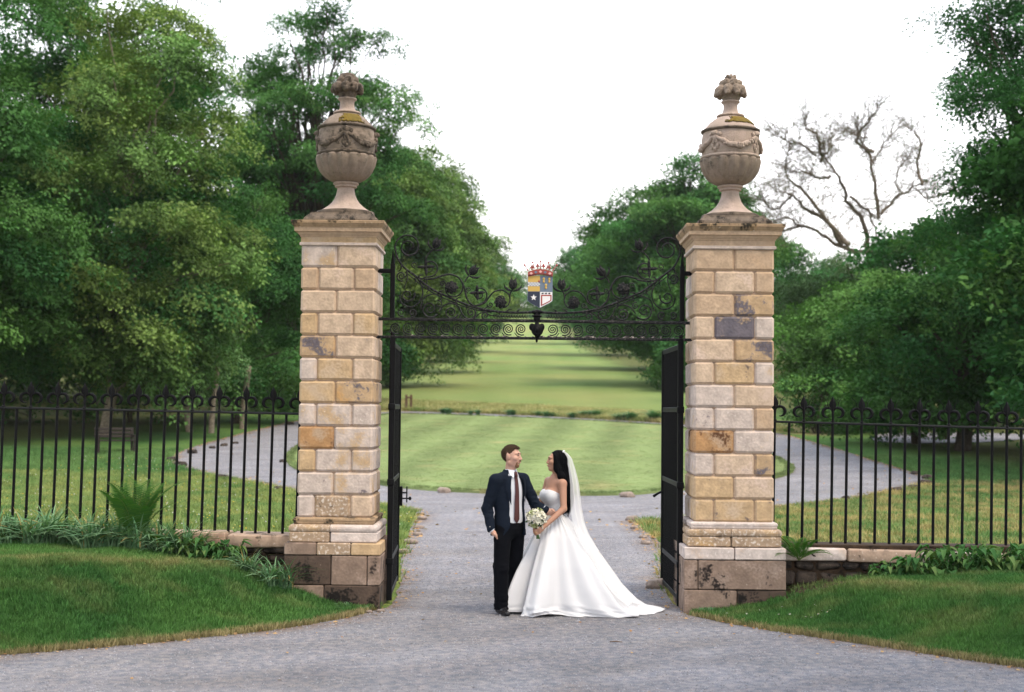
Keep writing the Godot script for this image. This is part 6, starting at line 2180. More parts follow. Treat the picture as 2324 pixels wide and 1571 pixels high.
# ------------------------------------------------------------------ people
func people_materials() -> void:
	if M.has("skin_fair"):
		return
	for k in [["skin_fair", Color(0.45, 0.265, 0.20)], ["skin_tan", Color(0.37, 0.20, 0.135)]]:
		var m := mat(k[0], k[1], 0.55)
		m.subsurf_scatter_enabled = true
		m.subsurf_scatter_strength = 0.06
	var nf: PackedByteArray = NB.fine
	var wool := tex_of(256, func(i):
		var a := nf[i] / 255.0
		return Color(0.75 + 0.5 * a, 0.75 + 0.5 * a, 0.75 + 0.5 * a))
	for k in [["wool_navy", Color(0.009, 0.013, 0.022), 0.85], ["wool_black", Color(0.0045, 0.005, 0.007), 0.85]]:
		var m := mat(k[0], k[1], k[2])
		m.rim_enabled = true
		m.rim = 0.06
		m.metallic_specular = 0.12
		m.uv1_triplanar = true
		m.uv1_scale = Vector3.ONE * 9.0
		m.albedo_texture = wool
		m.heightmap_enabled = true
		m.heightmap_texture = wool
		m.heightmap_scale = 0.08
	mat("shirt_white", Color(0.50, 0.52, 0.57), 0.75)
	mat("tie_red", Color(0.060, 0.020, 0.020), 0.6)
	mat("shoe_black", Color(0.012, 0.012, 0.014), 0.25)
	mat("hair_brown", Color(0.050, 0.033, 0.022), 0.8).metallic_specular = 0.1
	mat("beard_brown", Color(0.17, 0.085, 0.045), 0.7)
	mat("hair_black", Color(0.004, 0.004, 0.005), 0.6).metallic_specular = 0.1
	mat("eye_white", Color(0.30, 0.28, 0.27), 0.5)
	mat("eye_dark", Color(0.02, 0.013, 0.010), 0.2)
	mat("brow_dark", Color(0.045, 0.025, 0.018), 0.7)
	mat("lip", Color(0.36, 0.13, 0.11), 0.5)
	var satin := mat("satin", Color(0.555, 0.555, 0.575), 0.42)
	satin.rim_enabled = true
	satin.rim = 0.25
	satin.cull_mode = BaseMaterial3D.CULL_DISABLED
	var lace := mat("lace", Color(0.66, 0.66, 0.68), 0.7)
	var lt := tex_of(256, func(i):
		var a := nf[i] / 255.0
		var q := 0.84 + 0.16 * smoothstep(0.4, 0.6, a)
		return Color(q, q, q))
	lace.uv1_triplanar = true
	lace.uv1_scale = Vector3.ONE * 3.0
	lace.albedo_texture = lt
	lace.heightmap_enabled = true
	lace.heightmap_texture = lt
	lace.heightmap_scale = 0.1
	var veil := mat("veil", Color(0.80, 0.80, 0.81, 1.0), 0.9)
	veil.albedo_color.a = 0.40
	veil.transparency = BaseMaterial3D.TRANSPARENCY_ALPHA
	veil.cull_mode = BaseMaterial3D.CULL_DISABLED
	mat("gold", Color(0.75, 0.50, 0.20), 0.25, 1.0)
	mat("petal", Color(0.55, 0.53, 0.43), 0.7)
	mat("petal_green", Color(0.42, 0.46, 0.22), 0.7)
	var fol := mat("bouquet_leaf", Color(0.035, 0.075, 0.022), 0.6)
	fol.cull_mode = BaseMaterial3D.CULL_DISABLED


func head_into(mb: MB, at: Vector3, bs: Basis, s: float, man: bool, neck_a: Vector3, neck_b: Vector3, nr: float) -> void:
	var f := Field.new(at + Vector3(-0.16, -0.26, -0.16), at + Vector3(0.16, 0.16, 0.16), 0.0045)
	var P := func(x: float, y: float, z: float) -> Vector3: return at + bs * (Vector3(x, y, z) * s)
	f.cap(neck_a, neck_b, nr * 1.06, nr, 0.02)
	f.ell(P.call(0, 0.020, -0.015), Vector3(0.076, 0.092, 0.097) * s, bs, 0.02)
	f.ell(P.call(0, -0.042, 0.026), Vector3(0.060 if man else 0.055, 0.072, 0.066) * s, bs, 0.03)
	f.cap(P.call(-0.046, -0.070, 0.0), P.call(0, -0.098, 0.056), 0.022 * s, 0.020 * s, 0.02)
	f.cap(P.call(0.046, -0.070, 0.0), P.call(0, -0.098, 0.056), 0.022 * s, 0.020 * s, 0.02)
	f.ell(P.call(0, -0.096, 0.066), Vector3(0.024, 0.021, 0.020) * s, bs, 0.015)
	f.ell(P.call(0, 0.034, 0.072), Vector3(0.052, 0.013, 0.018) * s, bs, 0.015)
	f.cap(P.call(0, 0.016, 0.088), P.call(0, -0.026, 0.110 if man else 0.104), 0.0085 * s, 0.0125 * s, 0.012)
	for q in [-1.0, 1.0]:
		f.ell(P.call(q * 0.011, -0.029, 0.098), Vector3(0.009, 0.008, 0.010) * s, bs, 0.006)
		f.ell(P.call(q * 0.040, -0.018, 0.058), Vector3(0.026, 0.022, 0.024) * s, bs, 0.02)
		f.ell(P.call(q * 0.077, -0.004, -0.012), Vector3(0.009, 0.031, 0.019) * s, bs * Basis(Vector3.RIGHT, -0.2), 0.008)
		f.ell(P.call(q * 0.030, 0.012, 0.074), Vector3(0.0135, 0.0085, 0.009) * s, bs, 0.006)
	f.ell(P.call(0, -0.056, 0.091), Vector3(0.022, 0.0065, 0.011) * s, bs, 0.008)
	f.ell(P.call(0, -0.068, 0.088), Vector3(0.018, 0.007, 0.011) * s, bs, 0.008)
	f.mesh_into(mb)


func face_parts(o: Node3D, at: Vector3, bs: Basis, s: float, man: bool) -> void:
	var P := func(x: float, y: float, z: float) -> Vector3: return at + bs * (Vector3(x, y, z) * s)
	for q in [-1.0, 1.0]:
		var mb := MB.new()
		mb.ball(P.call(q * 0.030, 0.012, 0.0765), Vector3(0.0100, 0.0062, 0.0095) * s, 10, 7)
		var e := part("eye", mb.mesh(), M.eye_white, o)
		mb = MB.new()
		mb.ball(P.call(q * 0.031, 0.012, 0.0845), Vector3(0.0055, 0.0055, 0.0045) * s, 8, 6)
		part("iris", mb.mesh(), M.eye_dark, e)
		mb = MB.new()
		mb.tube([P.call(q * 0.014, 0.031, 0.091), P.call(q * 0.030, 0.037, 0.087), P.call(q * 0.048, 0.030, 0.072)], [0.0042 * s, 0.0045 * s, 0.002 * s], 6)
		part("eyebrow", mb.mesh(), M.brow_dark, o)
		mb = MB.new()
		mb.tube([P.call(q * 0.019, 0.0165, 0.086), P.call(q * 0.031, 0.0205, 0.0865), P.call(q * 0.043, 0.0155, 0.078)], [0.0018 * s, 0.0026 * s, 0.0018 * s], 5)
		part("eyelash", mb.mesh(), M.eye_dark, o)
	var mb := MB.new()
	mb.tube([P.call(-0.020, -0.062, 0.089), P.call(-0.008, -0.0605, 0.1005), P.call(0, -0.0615, 0.102), P.call(0.008, -0.0605, 0.1005), P.call(0.020, -0.062, 0.089)], [0.002 * s, 0.0052 * s, 0.005 * s, 0.0052 * s, 0.002 * s], 7)
	part("lips", mb.mesh(), M.lip, o)


func hand_into(mb: MB, wrist: Vector3, palm: Vector3, across: Vector3, curl: Array, thumb: Array, size := 1.0) -> void:
	# palm from the wrist towards «palm», fingers given as chains of points
	var lo := wrist.min(palm) - Vector3.ONE * 0.13
	var hi := wrist.max(palm) + Vector3.ONE * 0.13
	var f := Field.new(lo, hi, 0.0036)
	f.cap(wrist, wrist.lerp(palm, 0.5), 0.024 * size, 0.026 * size, 0.012)
	f.cap(palm - across * 0.022 * size, palm + across * 0.022 * size, 0.017 * size, 0.016 * size, 0.02)
	f.cap(wrist.lerp(palm, 0.35) - across * 0.015 * size, wrist.lerp(palm, 0.35) + across * 0.015 * size, 0.018 * size, 0.018 * size, 0.02)
	for c in curl:
		for k in c.size() - 1:
			f.cap(c[k], c[k + 1], lerpf(0.0088, 0.0068, k / 3.0) * size, lerpf(0.0082, 0.0062, k / 3.0) * size, 0.004)
	for k in thumb.size() - 1:
		f.cap(thumb[k], thumb[k + 1], lerpf(0.0125, 0.009, k / 2.0) * size, lerpf(0.010, 0.0078, k / 2.0) * size, 0.006)
	f.mesh_into(mb)


func _groom() -> void:
	people_materials()
	var o := thing("person", "bearded man in navy suit and dark red tie, hand in pocket, facing the bride", "person", Vector3(-0.23, 0.012, 0.32))
	var F := Vector3(0.669, 0, 0.743)
	var S := Vector3(0.743, 0, -0.669)
	var tb := Basis(S, Vector3.UP, F)
	var H := Vector3(0.93, -0.06, 0.36).normalized()
	var hb := Basis(Vector3.UP.cross(H).normalized(), H.cross(Vector3.UP.cross(H)).normalized(), H)
	var head := Vector3(0.060, 1.683, 0.012)
	var sh_r := Vector3(-0.108, 1.425, 0.130)
	var sh_l := Vector3(0.180, 1.425, -0.130)
	var el_r := Vector3(-0.197, 1.130, 0.095)
	var el_l := Vector3(0.318, 1.150, -0.150)
	var wr_r := Vector3(-0.142, 0.895, 0.165)
	var wr_l := Vector3(0.430, 1.105, -0.085)
	var hip_r := Vector3(-0.022, 0.92, 0.06)
	var hip_l := Vector3(0.112, 0.92, -0.07)
	var kn_r := Vector3(-0.043, 0.50, 0.09)
	var kn_l := Vector3(0.105, 0.50, -0.13)
	var an_r := Vector3(-0.040, 0.09, 0.045)
	var an_l := Vector3(0.095, 0.09, -0.24)
	# the body itself, one skin from head to hands
	var body := MB.new()
	head_into(body, head, hb, 1.0, true, Vector3(0.040, 1.44, -0.008), Vector3(0.050, 1.585, -0.006), 0.056)
	var f := Field.new(Vector3(-0.27, 0.05, -0.32), Vector3(0.50, 1.52, 0.27), 0.016)
	f.ell(Vector3(0.035, 1.26, 0), Vector3(0.155, 0.24, 0.095), tb, 0.05)
	f.ell(Vector3(0.045, 0.99, 0), Vector3(0.145, 0.17, 0.095), tb, 0.05)
	f.cap(sh_r, sh_l, 0.045, 0.045, 0.04)
	f.cap(Vector3(0.038, 1.40, -0.01), Vector3(0.045, 1.50, -0.008), 0.06, 0.052, 0.03)
	for q in [[sh_r, el_r, wr_r], [sh_l, el_l, wr_l]]:
		f.cap(q[0], q[1], 0.045, 0.036, 0.03)
		f.cap(q[1], q[2], 0.036, 0.025, 0.02)
	for q in [[hip_r, kn_r, an_r], [hip_l, kn_l, an_l]]:
		f.cap(q[0], q[1], 0.075, 0.052, 0.03)
		f.cap(q[1], q[2], 0.050, 0.036, 0.02)
	f.mesh_into(body)
	var palm := Vector3(-0.100, 0.846, 0.166)
	var ac := Vector3(-0.45, 0.25, 0.86).normalized()
	var fingers := []
	for k in 4:
		var b := palm + ac * (0.027 - 0.018 * k) + Vector3(0.012, -0.014, -0.004)
		var L := [0.9, 1.0, 0.93, 0.75][k] as float
		fingers.append([b, b + Vector3(0.020, -0.030, -0.018) * L, b + Vector3(0.038, -0.056, -0.042) * L, b + Vector3(0.046, -0.074, -0.062) * L])
	hand_into(body, wr_r, palm, ac, fingers, [wr_r.lerp(palm, 0.45) + ac * 0.012, palm + ac * 0.040 + Vector3(0.010, 0.002, 0.0), palm + ac * 0.040 + Vector3(0.030, -0.024, -0.012)])
	palm = Vector3(0.470, 1.078, -0.080)
	ac = Vector3(0.55, 0.80, 0.2).normalized()
	fingers = []
	for k in 4:
		var b := palm + ac * (0.027 - 0.018 * k) + Vector3(0.018, 0, 0.012)
		var L := [0.9, 1.0, 0.93, 0.75][k] as float
		fingers.append([b, b + Vector3(0.026, -0.016, -0.012) * L, b + Vector3(0.044, -0.030, -0.034) * L, b + Vector3(0.050, -0.040, -0.052) * L])
	hand_into(body, wr_l, palm, ac, fingers, [wr_l.lerp(palm, 0.4) + ac * 0.016, palm + ac * 0.036 + Vector3(0.010, 0.002, 0.004), palm + ac * 0.036 + Vector3(0.032, -0.008, -0.008)])
	part("body", body.mesh(), M.skin_fair, o)
	face_parts(o, head, hb, 1.0, true)
	# hair cropped short at the sides, a little longer on top
	var hf := Field.new(head + Vector3(-0.14, -0.12, -0.14), head + Vector3(0.14, 0.15, 0.14), 0.005)
	hf.ell(head + hb * Vector3(0, 0.021, -0.017), Vector3(0.078, 0.096, 0.100), hb, 0.0)
	hf.ell(head + hb * Vector3(0, 0.078, 0.004), Vector3(0.060, 0.042, 0.076), hb, 0.02)
	hf.carve(head - Vector3.ONE * 0.14, head + Vector3.ONE * 0.15, func(p):
		var q: Vector3 = hb.inverse() * (p - head)
		var edge := 0.0
		if q.z > 0.045:
			edge = 0.084 + (absf(q.x) - 0.03) * 0.1
		elif q.z > 0.018:
			edge = lerpf(0.030, 0.084, (q.z - 0.018) / 0.027)
		elif q.z > 0.0:
			edge = lerpf(-0.020, 0.030, q.z / 0.018)
		elif q.z > -0.038:
			edge = lerpf(0.012, -0.022, clampf((q.z + 0.010) / 0.010, 0, 1)) if q.z > -0.010 else 0.028 if q.z > -0.030 else 0.0
		else:
			edge = -0.075
		return (edge - q.y) * 0.8)
	var hm := MB.new()
	hf.mesh_into(hm)
	for i in hm.v.size():
		var p := hm.v[i] * 60.0
		hm.v[i] += Vector3(wob.get_noise_3d(p.x, p.y * 0.5, p.z), wob.get_noise_3d(p.x + 7, p.y * 0.5, p.z) * 0.8, wob.get_noise_3d(p.x, p.y * 0.5 + 9, p.z)) * 0.008
	part("hair", hm.mesh(), M.hair_brown, o)
	var wisps := MB.new()   # short tufts that break the outline
	for i in range(0, hm.v.size(), 3):
		var out := (hm.v[i] - head).normalized()
		var lie := (out * 0.45 + hb * Vector3(0.25 * sin(i), 0.25, 0.55 if out.dot(hb.y) > 0.55 else -0.8)).normalized()
		var a := hm.v[i] - out * 0.006
		wisps.tube([a, a + lie * 0.010, a + lie * rng.randf_range(0.010, 0.016) + Vector3(0, -0.002, 0)], [0.0022, 0.0018, 0.0006], 4)
	part("hair_tufts", wisps.mesh(), M.hair_brown, o).set_meta("kind", "stuff")
	var bf := Field.new(head + Vector3(-0.05, -0.14, -0.08), head + Vector3(0.15, -0.02, 0.12), 0.004)
	bf.ell(head + hb * Vector3(0, -0.099, 0.064), Vector3(0.031, 0.027, 0.0275), hb, 0.01)
	bf.cap(head + hb * Vector3(-0.030, -0.066, 0.076), head + hb * Vector3(-0.022, -0.095, 0.068), 0.009, 0.014, 0.01)
	bf.cap(head + hb * Vector3(0.030, -0.066, 0.076), head + hb * Vector3(0.022, -0.095, 0.068), 0.009, 0.014, 0.01)
	bf.cap(head + hb * Vector3(-0.026, -0.054, 0.080), head + hb * Vector3(0, -0.045, 0.1025), 0.006, 0.0075, 0.006)
	bf.cap(head + hb * Vector3(0.026, -0.054, 0.080), head + hb * Vector3(0, -0.045, 0.1025), 0.006, 0.0075, 0.006)
	part("beard", field_mesh(bf), M.beard_brown, o)
	# shirt with collar, then the tie
	f = Field.new(Vector3(-0.2, 0.86, -0.2), Vector3(0.28, 1.58, 0.22), 0.011)
	f.ell(Vector3(0.035, 1.27, 0), Vector3(0.172, 0.26, 0.114), tb, 0.05)
	f.ell(Vector3(0.045, 1.00, 0.0), Vector3(0.160, 0.22, 0.116), tb, 0.05)
	f.cap(Vector3(0.036, 1.40, 0), Vector3(0.044, 1.465, 0), 0.085, 0.066, 0.03)
	f.cap(Vector3(0.044, 1.47, -0.004), Vector3(0.050, 1.530, -0.006), 0.066, 0.062, 0.006)
	f.carve(Vector3(-0.2, 0.86, -0.2), Vector3(0.28, 1.58, 0.22), func(p): return maxf(0.93 - p.y, p.y - 1.548 + 0.20 * maxf(0.0, (p - Vector3(0.048, 0, 0)).dot(F))))
	part("shirt", field_mesh(f), M.shirt_white, o)
	var cm := MB.new()
	for s in [-1.0, 1.0]:  # turned down collar points
		var a: Vector3 = Vector3(0.050, 1.528, -0.004) + F * 0.070 + S * s * 0.008
		var b: Vector3 = Vector3(0.048, 1.540, -0.006) + F * 0.030 + S * s * 0.058
		var c: Vector3 = Vector3(0.040, 1.484, 0.0) + F * 0.070 + S * s * 0.060
		var d: Vector3 = Vector3(0.040, 1.452, 0.0) + F * 0.112 + S * s * 0.040
		cm.out([cm.vert(a), cm.vert(b), cm.vert(c), cm.vert(d)], F + Vector3.UP * 0.5)
		var n := (F * 0.9 + Vector3.UP * 0.4).normalized() * 0.004
		cm.out([cm.vert(a - n), cm.vert(b - n), cm.vert(c - n), cm.vert(d - n)], -F)
		for e in [[a, b], [b, c], [c, d], [d, a]]:
			cm.out([cm.vert(e[0]), cm.vert(e[1]), cm.vert(e[1] - n), cm.vert(e[0] - n)], (e[0] + e[1]) * 0.5 - (a + b + c + d) * 0.25)
	part("shirt_collar", cm.mesh(), M.shirt_white, o)
	for q in [[wr_r, (palm_dir(wr_r, Vector3(-0.100, 0.846, 0.166)))], [wr_l, palm_dir(wr_l, Vector3(0.470, 1.078, -0.080))]]:
		cm = MB.new()
		cm.tube([q[0] - q[1] * 0.030, q[0] + q[1] * 0.006], [0.037, 0.036], 14)
		part("shirt_cuff", cm.mesh(), M.shirt_white, o)
	var tm := MB.new()
	var depth := [Vector2(0.96, 0.128), Vector2(1.05, 0.130), Vector2(1.15, 0.128), Vector2(1.30, 0.124), Vector2(1.40, 0.113), Vector2(1.47, 0.094), Vector2(1.50, 0.084)]
	tm.grid(6, 24, func(u, v):
		var y := lerpf(0.972, 1.470, v)
		var w := lerpf(0.040, 0.021, v)
		if v < 0.07:
			w *= v / 0.07 + 0.02
		var side: float = (u - 0.5) * 2.0
		return Vector3(0.041, y, 0) + S * (side * w + 0.006 * sin(y * 5.0)) + F * (line_at(depth, y) + 0.007 - 0.010 * side * side))
	part("tie", tm.mesh(), M.tie_red, o)
	tm = MB.new()
	tm.tube([Vector3(0.046, 1.508, 0) + F * 0.082, Vector3(0.044, 1.488, 0) + F * 0.096, Vector3(0.042, 1.462, 0) + F * 0.106], [0.021, 0.019, 0.014], 10)
	part("tie_knot", tm.mesh(), M.tie_red, o)
	# jacket hanging open
	var wide := [Vector2(0.80, 0.19), Vector2(0.86, 0.15), Vector2(0.92, 0.108), Vector2(0.98, 0.100), Vector2(1.08, 0.100), Vector2(1.20, 0.105), Vector2(1.35, 0.105), Vector2(1.43, 0.095), Vector2(1.47, 0.076), Vector2(1.52, 0.052)]
	f = Field.new(Vector3(-0.31, 0.78, -0.27), Vector3(0.52, 1.54, 0.27), 0.010)
	f.ell(Vector3(0.033, 1.27, -0.004), Vector3(0.192, 0.25, 0.130), tb, 0.05)
	f.ell(Vector3(0.045, 1.02, 0.0), Vector3(0.176, 0.26, 0.132), tb, 0.06)
	f.cap(Vector3(0.045, 0.96, 0.0), Vector3(0.052, 0.80, 0.0), 0.178, 0.192, 0.04, F, 0.76)
	f.cap(Vector3(-0.050, 0.98, 0.01), Vector3(-0.115, 0.835, -0.01), 0.060, 0.048, 0.03)
	f.cap(sh_r + Vector3(0, 0.004, 0), Vector3(0.03, 1.462, -0.02), 0.066, 0.062, 0.03)
	f.cap(sh_l + Vector3(0, 0.004, 0), Vector3(0.04, 1.462, -0.02), 0.066, 0.062, 0.03)
	f.cap(Vector3(0.036, 1.46, -0.012), Vector3(0.040, 1.508, -0.016), 0.082, 0.076, 0.02)
	f.cap(sh_r, el_r, 0.071, 0.058, 0.018)
	f.cap(el_r, wr_r + Vector3(-0.004, 0.010, 0), 0.058, 0.045, 0.015)
	f.cap(sh_l, el_l, 0.071, 0.058, 0.018)
	f.cap(el_l, wr_l, 0.058, 0.045, 0.015)
	f.carve(Vector3(-0.31, 0.78, -0.27), Vector3(0.52, 1.54, 0.27), func(p):
		var q: Vector3 = p - Vector3(0.042, 0, 0)
		var u := q.dot(S)
		var d := q.dot(F)
		var open := -1.0
		if d > 0.0 and p.y < 1.54:
			open = minf((line_at(wide, p.y) if u < 0.012 else minf(line_at(wide, p.y), 0.098)) - absf(u - 0.012), d - 0.02)
		var low: float = 0.832 - p.y + 0.02 * u   # hem
		if (p - wr_r).length() < 0.20 and p.x < -0.06 and p.y > 0.86 and p.z > 0.10:
			low = -1.0
		return maxf(open, low))
	# the end of the sleeve must stop at the wrist
	f.carve(Vector3(-0.31, 0.78, 0.08), Vector3(-0.07, 0.96, 0.27), func(p): return (p - wr_r).dot(palm_dir(wr_r, Vector3(-0.100, 0.846, 0.166))) + 0.004 if (p - wr_r).length() < 0.075 else -1.0)
	var jm := MB.new()
	f.mesh_into(jm)
	for i in jm.v.size():  # creases at the elbows and drag lines
		var p := jm.v[i]
		var e := exp(-pow((p - el_r).length() / 0.13, 2.0)) + exp(-pow((p - el_l).length() / 0.13, 2.0)) + 0.25
		jm.v[i] += Vector3(1, 0.2, 1) * (wob.get_noise_3d(p.x * 5, p.y * 17, p.z * 5) * 0.017 * e)
	part("jacket", jm.mesh(), M.wool_navy, o)
	# lapels lying on the chest
	for s in [-1.0, 1.0]:
		var lm := MB.new()
		lm.grid(3, 12, func(u, v):
			var y := lerpf(1.17, 1.475, v)
			var inner: float = line_at(wide, y) + 0.012 * s - 0.004
			var across := lerpf(0.004, 0.058, sin(minf(v * 1.25, 1.0) * PI * 0.5)) * (1.0 if v < 0.84 else 0.75)
			var t: float = u if s > 0 else 1.0 - u
			var un: float = inner + across * t
			var g := sqrt(maxf(0.05, 1.0 - pow(un / 0.196, 2.0))) * line_at([Vector2(1.15, 0.137), Vector2(1.3, 0.136), Vector2(1.42, 0.118), Vector2(1.475, 0.098)], y)
			return Vector3(0.040, y, 0) + S * s * un + F * (g + 0.009))
		part("lapel", lm.mesh(), M.wool_navy, o)
	var pm := MB.new()
	pm.box(Vector3(-0.055, 0.975, 0.0) + F * 0.115 - S * 0.02, Vector3(0.13, 0.045, 0.012), 0.004, Basis(tb.x.rotated(Vector3.UP, -0.55), Vector3.UP, tb.z.rotated(Vector3.UP, -0.55)))
	part("pocket_flap", pm.mesh(), M.wool_navy, o)
	pm = MB.new()
	pm.ball(wr_r + Vector3(-0.020, 0.045, 0.036), Vector3(0.006, 0.006, 0.006), 8, 6)
	part("sleeve_button", pm.mesh(), M.eye_white, o)
	# trousers
	f = Field.new(Vector3(-0.18, 0.03, -0.36), Vector3(0.26, 1.02, 0.24), 0.012)
	f.ell(Vector3(0.045, 0.93, 0), Vector3(0.158, 0.13, 0.122), tb, 0.05)
	f.cap(hip_r, kn_r, 0.100, 0.079, 0.04)
	f.cap(kn_r, an_r + Vector3(0.004, -0.03, 0.008), 0.079, 0.076, 0.03)
	f.ell(Vector3(-0.072, 0.800, 0.128), Vector3(0.050, 0.075, 0.050), Basis.IDENTITY, 0.03)
	f.cap(hip_l, kn_l, 0.100, 0.079, 0.04)
	f.cap(kn_l, an_l + Vector3(0, -0.03, 0.008), 0.079, 0.076, 0.03)
	f.carve(Vector3(-0.18, 0.03, -0.36), Vector3(0.26, 1.02, 0.24), func(p): return maxf(0.052 - p.y, p.y - 0.992))
	var rm := MB.new()
	f.mesh_into(rm)
	for i in rm.v.size():
		var p := rm.v[i]
		var e := smoothstep(0.35, 0.06, p.y) + 0.6 * exp(-pow((p.y - 0.5) / 0.08, 2.0)) + 0.15
		rm.v[i] += Vector3(1, 0, 1) * (wob.get_noise_3d(p.x * 4, p.y * 22, p.z * 4) * 0.018 * e)
	part("trousers", rm.mesh(), M.wool_black, o)
	for q in [[an_r, Vector3(0.44, 0, 0.90)], [an_l, Vector3(0.75, 0, 0.66)]]:
		var sf := Field.new(q[0] + Vector3(-0.13, -0.1, -0.13), q[0] + Vector3(0.25, 0.06, 0.25), 0.007)
		var d: Vector3 = q[1].normalized()
		var g: Vector3 = Vector3(q[0].x, 0, q[0].z)
		sf.cap(g - d * 0.045 + Vector3(0, 0.045, 0), g + d * 0.05 + Vector3(0, 0.05, 0), 0.042, 0.042, 0.02)
		sf.cap(g + d * 0.05 + Vector3(0, 0.040, 0), g + d * 0.165 + Vector3(0, 0.026, 0), 0.042, 0.030, 0.02)
		sf.carve(q[0] + Vector3(-0.13, -0.1, -0.13), q[0] + Vector3(0.25, 0.06, 0.25), func(p): return 0.004 - p.y)
		part("shoe", field_mesh(sf), M.shoe_black, o)


func palm_dir(a: Vector3, b: Vector3) -> Vector3:
	return (b - a).normalized()


func _bride() -> void:
	people_materials()
	var base := Vector3(0.30, 0.012, 0.05)
	var o := thing("person", "woman in strapless white bridal gown with veil and long black hair, facing the groom", "person", base)
	var F := Vector3(-0.89, 0, 0.456)
	var S := Vector3(0.456, 0, 0.89)
	var tb := Basis(S, Vector3.UP, F)
	var H := Vector3(-0.985, 0.03, 0.17).normalized()
	var hb := Basis(Vector3.UP.cross(H).normalized(), H.cross(Vector3.UP.cross(H)).normalized(), H)
	var head := Vector3(0.012, 1.628, 0.01)
	var sh_n := Vector3(0.082, 1.388, 0.148)
	var sh_f := Vector3(-0.066, 1.395, -0.142)
	var el_n := Vector3(0.094, 1.118, 0.205)
	var el_f := Vector3(-0.150, 1.140, -0.17)
	var wr_n := Vector3(-0.128, 0.925, 0.315)
	var wr_f := Vector3(-0.215, 0.960, 0.16)
	var body := MB.new()
	head_into(body, head, hb, 0.94, false, Vector3(0.018, 1.40, 0.0), Vector3(0.020, 1.545, 0.002), 0.046)
	var shape := func(f: Field, g: float):
		f.ell(Vector3(0.0, 1.29, 0), Vector3(0.140 + g, 0.17 + g, 0.092 + g), tb, 0.04)
		f.ell(Vector3(-0.002, 1.11, 0), Vector3(0.108 + g, 0.14 + g, 0.086 + g), tb, 0.05)
		f.ell(Vector3(0, 1.245, 0) + F * 0.070, Vector3(0.118 + g, 0.062 + g, 0.062 + g), tb, 0.05)
		for s in [-1.0, 1.0]:
			f.ell(Vector3(0, 1.245, 0) + F * 0.080 + S * s * 0.060, Vector3(0.056 + g, 0.056 + g, 0.054 + g), tb, 0.05)
	var f := Field.new(Vector3(-0.27, 0.85, -0.26), Vector3(0.20, 1.49, 0.36), 0.009)
	shape.call(f, 0.0)
	f.cap(sh_n, Vector3(0.010, 1.405, 0.0), 0.044, 0.045, 0.04)
	f.cap(sh_f, Vector3(0.010, 1.405, 0.0), 0.044, 0.045, 0.04)
	f.cap(Vector3(0.014, 1.36, 0), Vector3(0.018, 1.46, 0), 0.062, 0.046, 0.05)
	for q in [[sh_n, el_n, wr_n], [sh_f, el_f, wr_f]]:
		f.cap(q[0], q[1], 0.044, 0.034, 0.02)
		f.cap(q[1], q[2], 0.036, 0.023, 0.014)
	f.ell(Vector3(0, 0.96, 0), Vector3(0.14, 0.16, 0.11), tb, 0.04)
	f.mesh_into(body)
	# left hand closed round the stems, right hand beneath it
	var grip := Vector3(-0.196, 0.905, 0.325)
	var palm := Vector3(-0.168, 0.893, 0.340)
	var ac := Vector3(-0.25, 0.92, 0.30).normalized()
	var fingers := []
	for k in 4:
		var b := palm + ac * (0.022 - 0.0165 * k) + Vector3(-0.012, -0.004, 0.004)
		var L := [0.92, 1.0, 0.95, 0.78][k] as float
		fingers.append([b, b + Vector3(-0.028, -0.012, 0.008) * L, b + Vector3(-0.046, -0.022, -0.014) * L, b + Vector3(-0.036, -0.028, -0.032) * L])
	hand_into(body, wr_n, palm, ac, fingers, [wr_n.lerp(palm, 0.5) + ac * 0.010, palm + ac * 0.036 + Vector3(-0.016, 0.004, 0.0), palm + ac * 0.036 + Vector3(-0.040, -0.004, -0.012)], 0.9)
	palm = Vector3(-0.222, 0.905, 0.255)
	ac = Vector3(0, 1, 0)
	fingers = []
	for k in 4:
		var b := palm + ac * (0.022 - 0.0165 * k) + Vector3(0.0, -0.004, 0.014)
		var L := [0.92, 1.0, 0.95, 0.78][k] as float
		fingers.append([b, b + Vector3(-0.006, -0.004, 0.028) * L, b + Vector3(0.010, -0.008, 0.046) * L, b + Vector3(0.026, -0.010, 0.044) * L])
	hand_into(body, wr_f, palm, ac, fingers, [wr_f.lerp(palm, 0.5) + ac * 0.010, palm + ac * 0.034 + Vector3(0.008, 0.0, 0.012), palm + ac * 0.034 + Vector3(0.024, -0.004, 0.028)], 0.9)
	part("body", body.mesh(), M.skin_tan, o)
	face_parts(o, head, hb, 0.94, false)
	var rg := MB.new()
	rg.ball(Vector3(-0.206, 0.872, 0.352), Vector3(0.008, 0.007, 0.008), 8, 6)
	part("ring", rg.mesh(), M.gold, o)
	# bodice: strapless, heart shaped neckline
	f = Field.new(Vector3(-0.24, 1.02, -0.24), Vector3(0.2, 1.36, 0.24), 0.008)
	shape.call(f, 0.007)
	f.carve(Vector3(-0.24, 1.02, -0.24), Vector3(0.2, 1.36, 0.24), func(p):
		var u: float = p.dot(S)
		var d: float = p.dot(F)
		var top := 1.272
		if d > 0.0:
			top = 1.272 + 0.045 * smoothstep(0.0, 0.09, d) * (0.90 + 0.10 * cos(clampf((absf(u) - 0.055) / 0.07, -1.0, 1.0) * PI))
		return maxf(p.y - top, 1.055 - p.y))
	var bm := MB.new()
	f.mesh_into(bm)
	for i in bm.v.size():
		var p := bm.v[i]
		bm.v[i] += F * wob.get_noise_3d(p.x * 14, p.y * 26, p.z * 14) * 0.0015 + F * 0.0025 * sin(p.y * 150.0) * smoothstep(1.22, 1.12, p.y) * wob.get_noise_2d(p.x * 9, p.z * 9)
	part("bodice", bm.mesh(), M.lace, o)
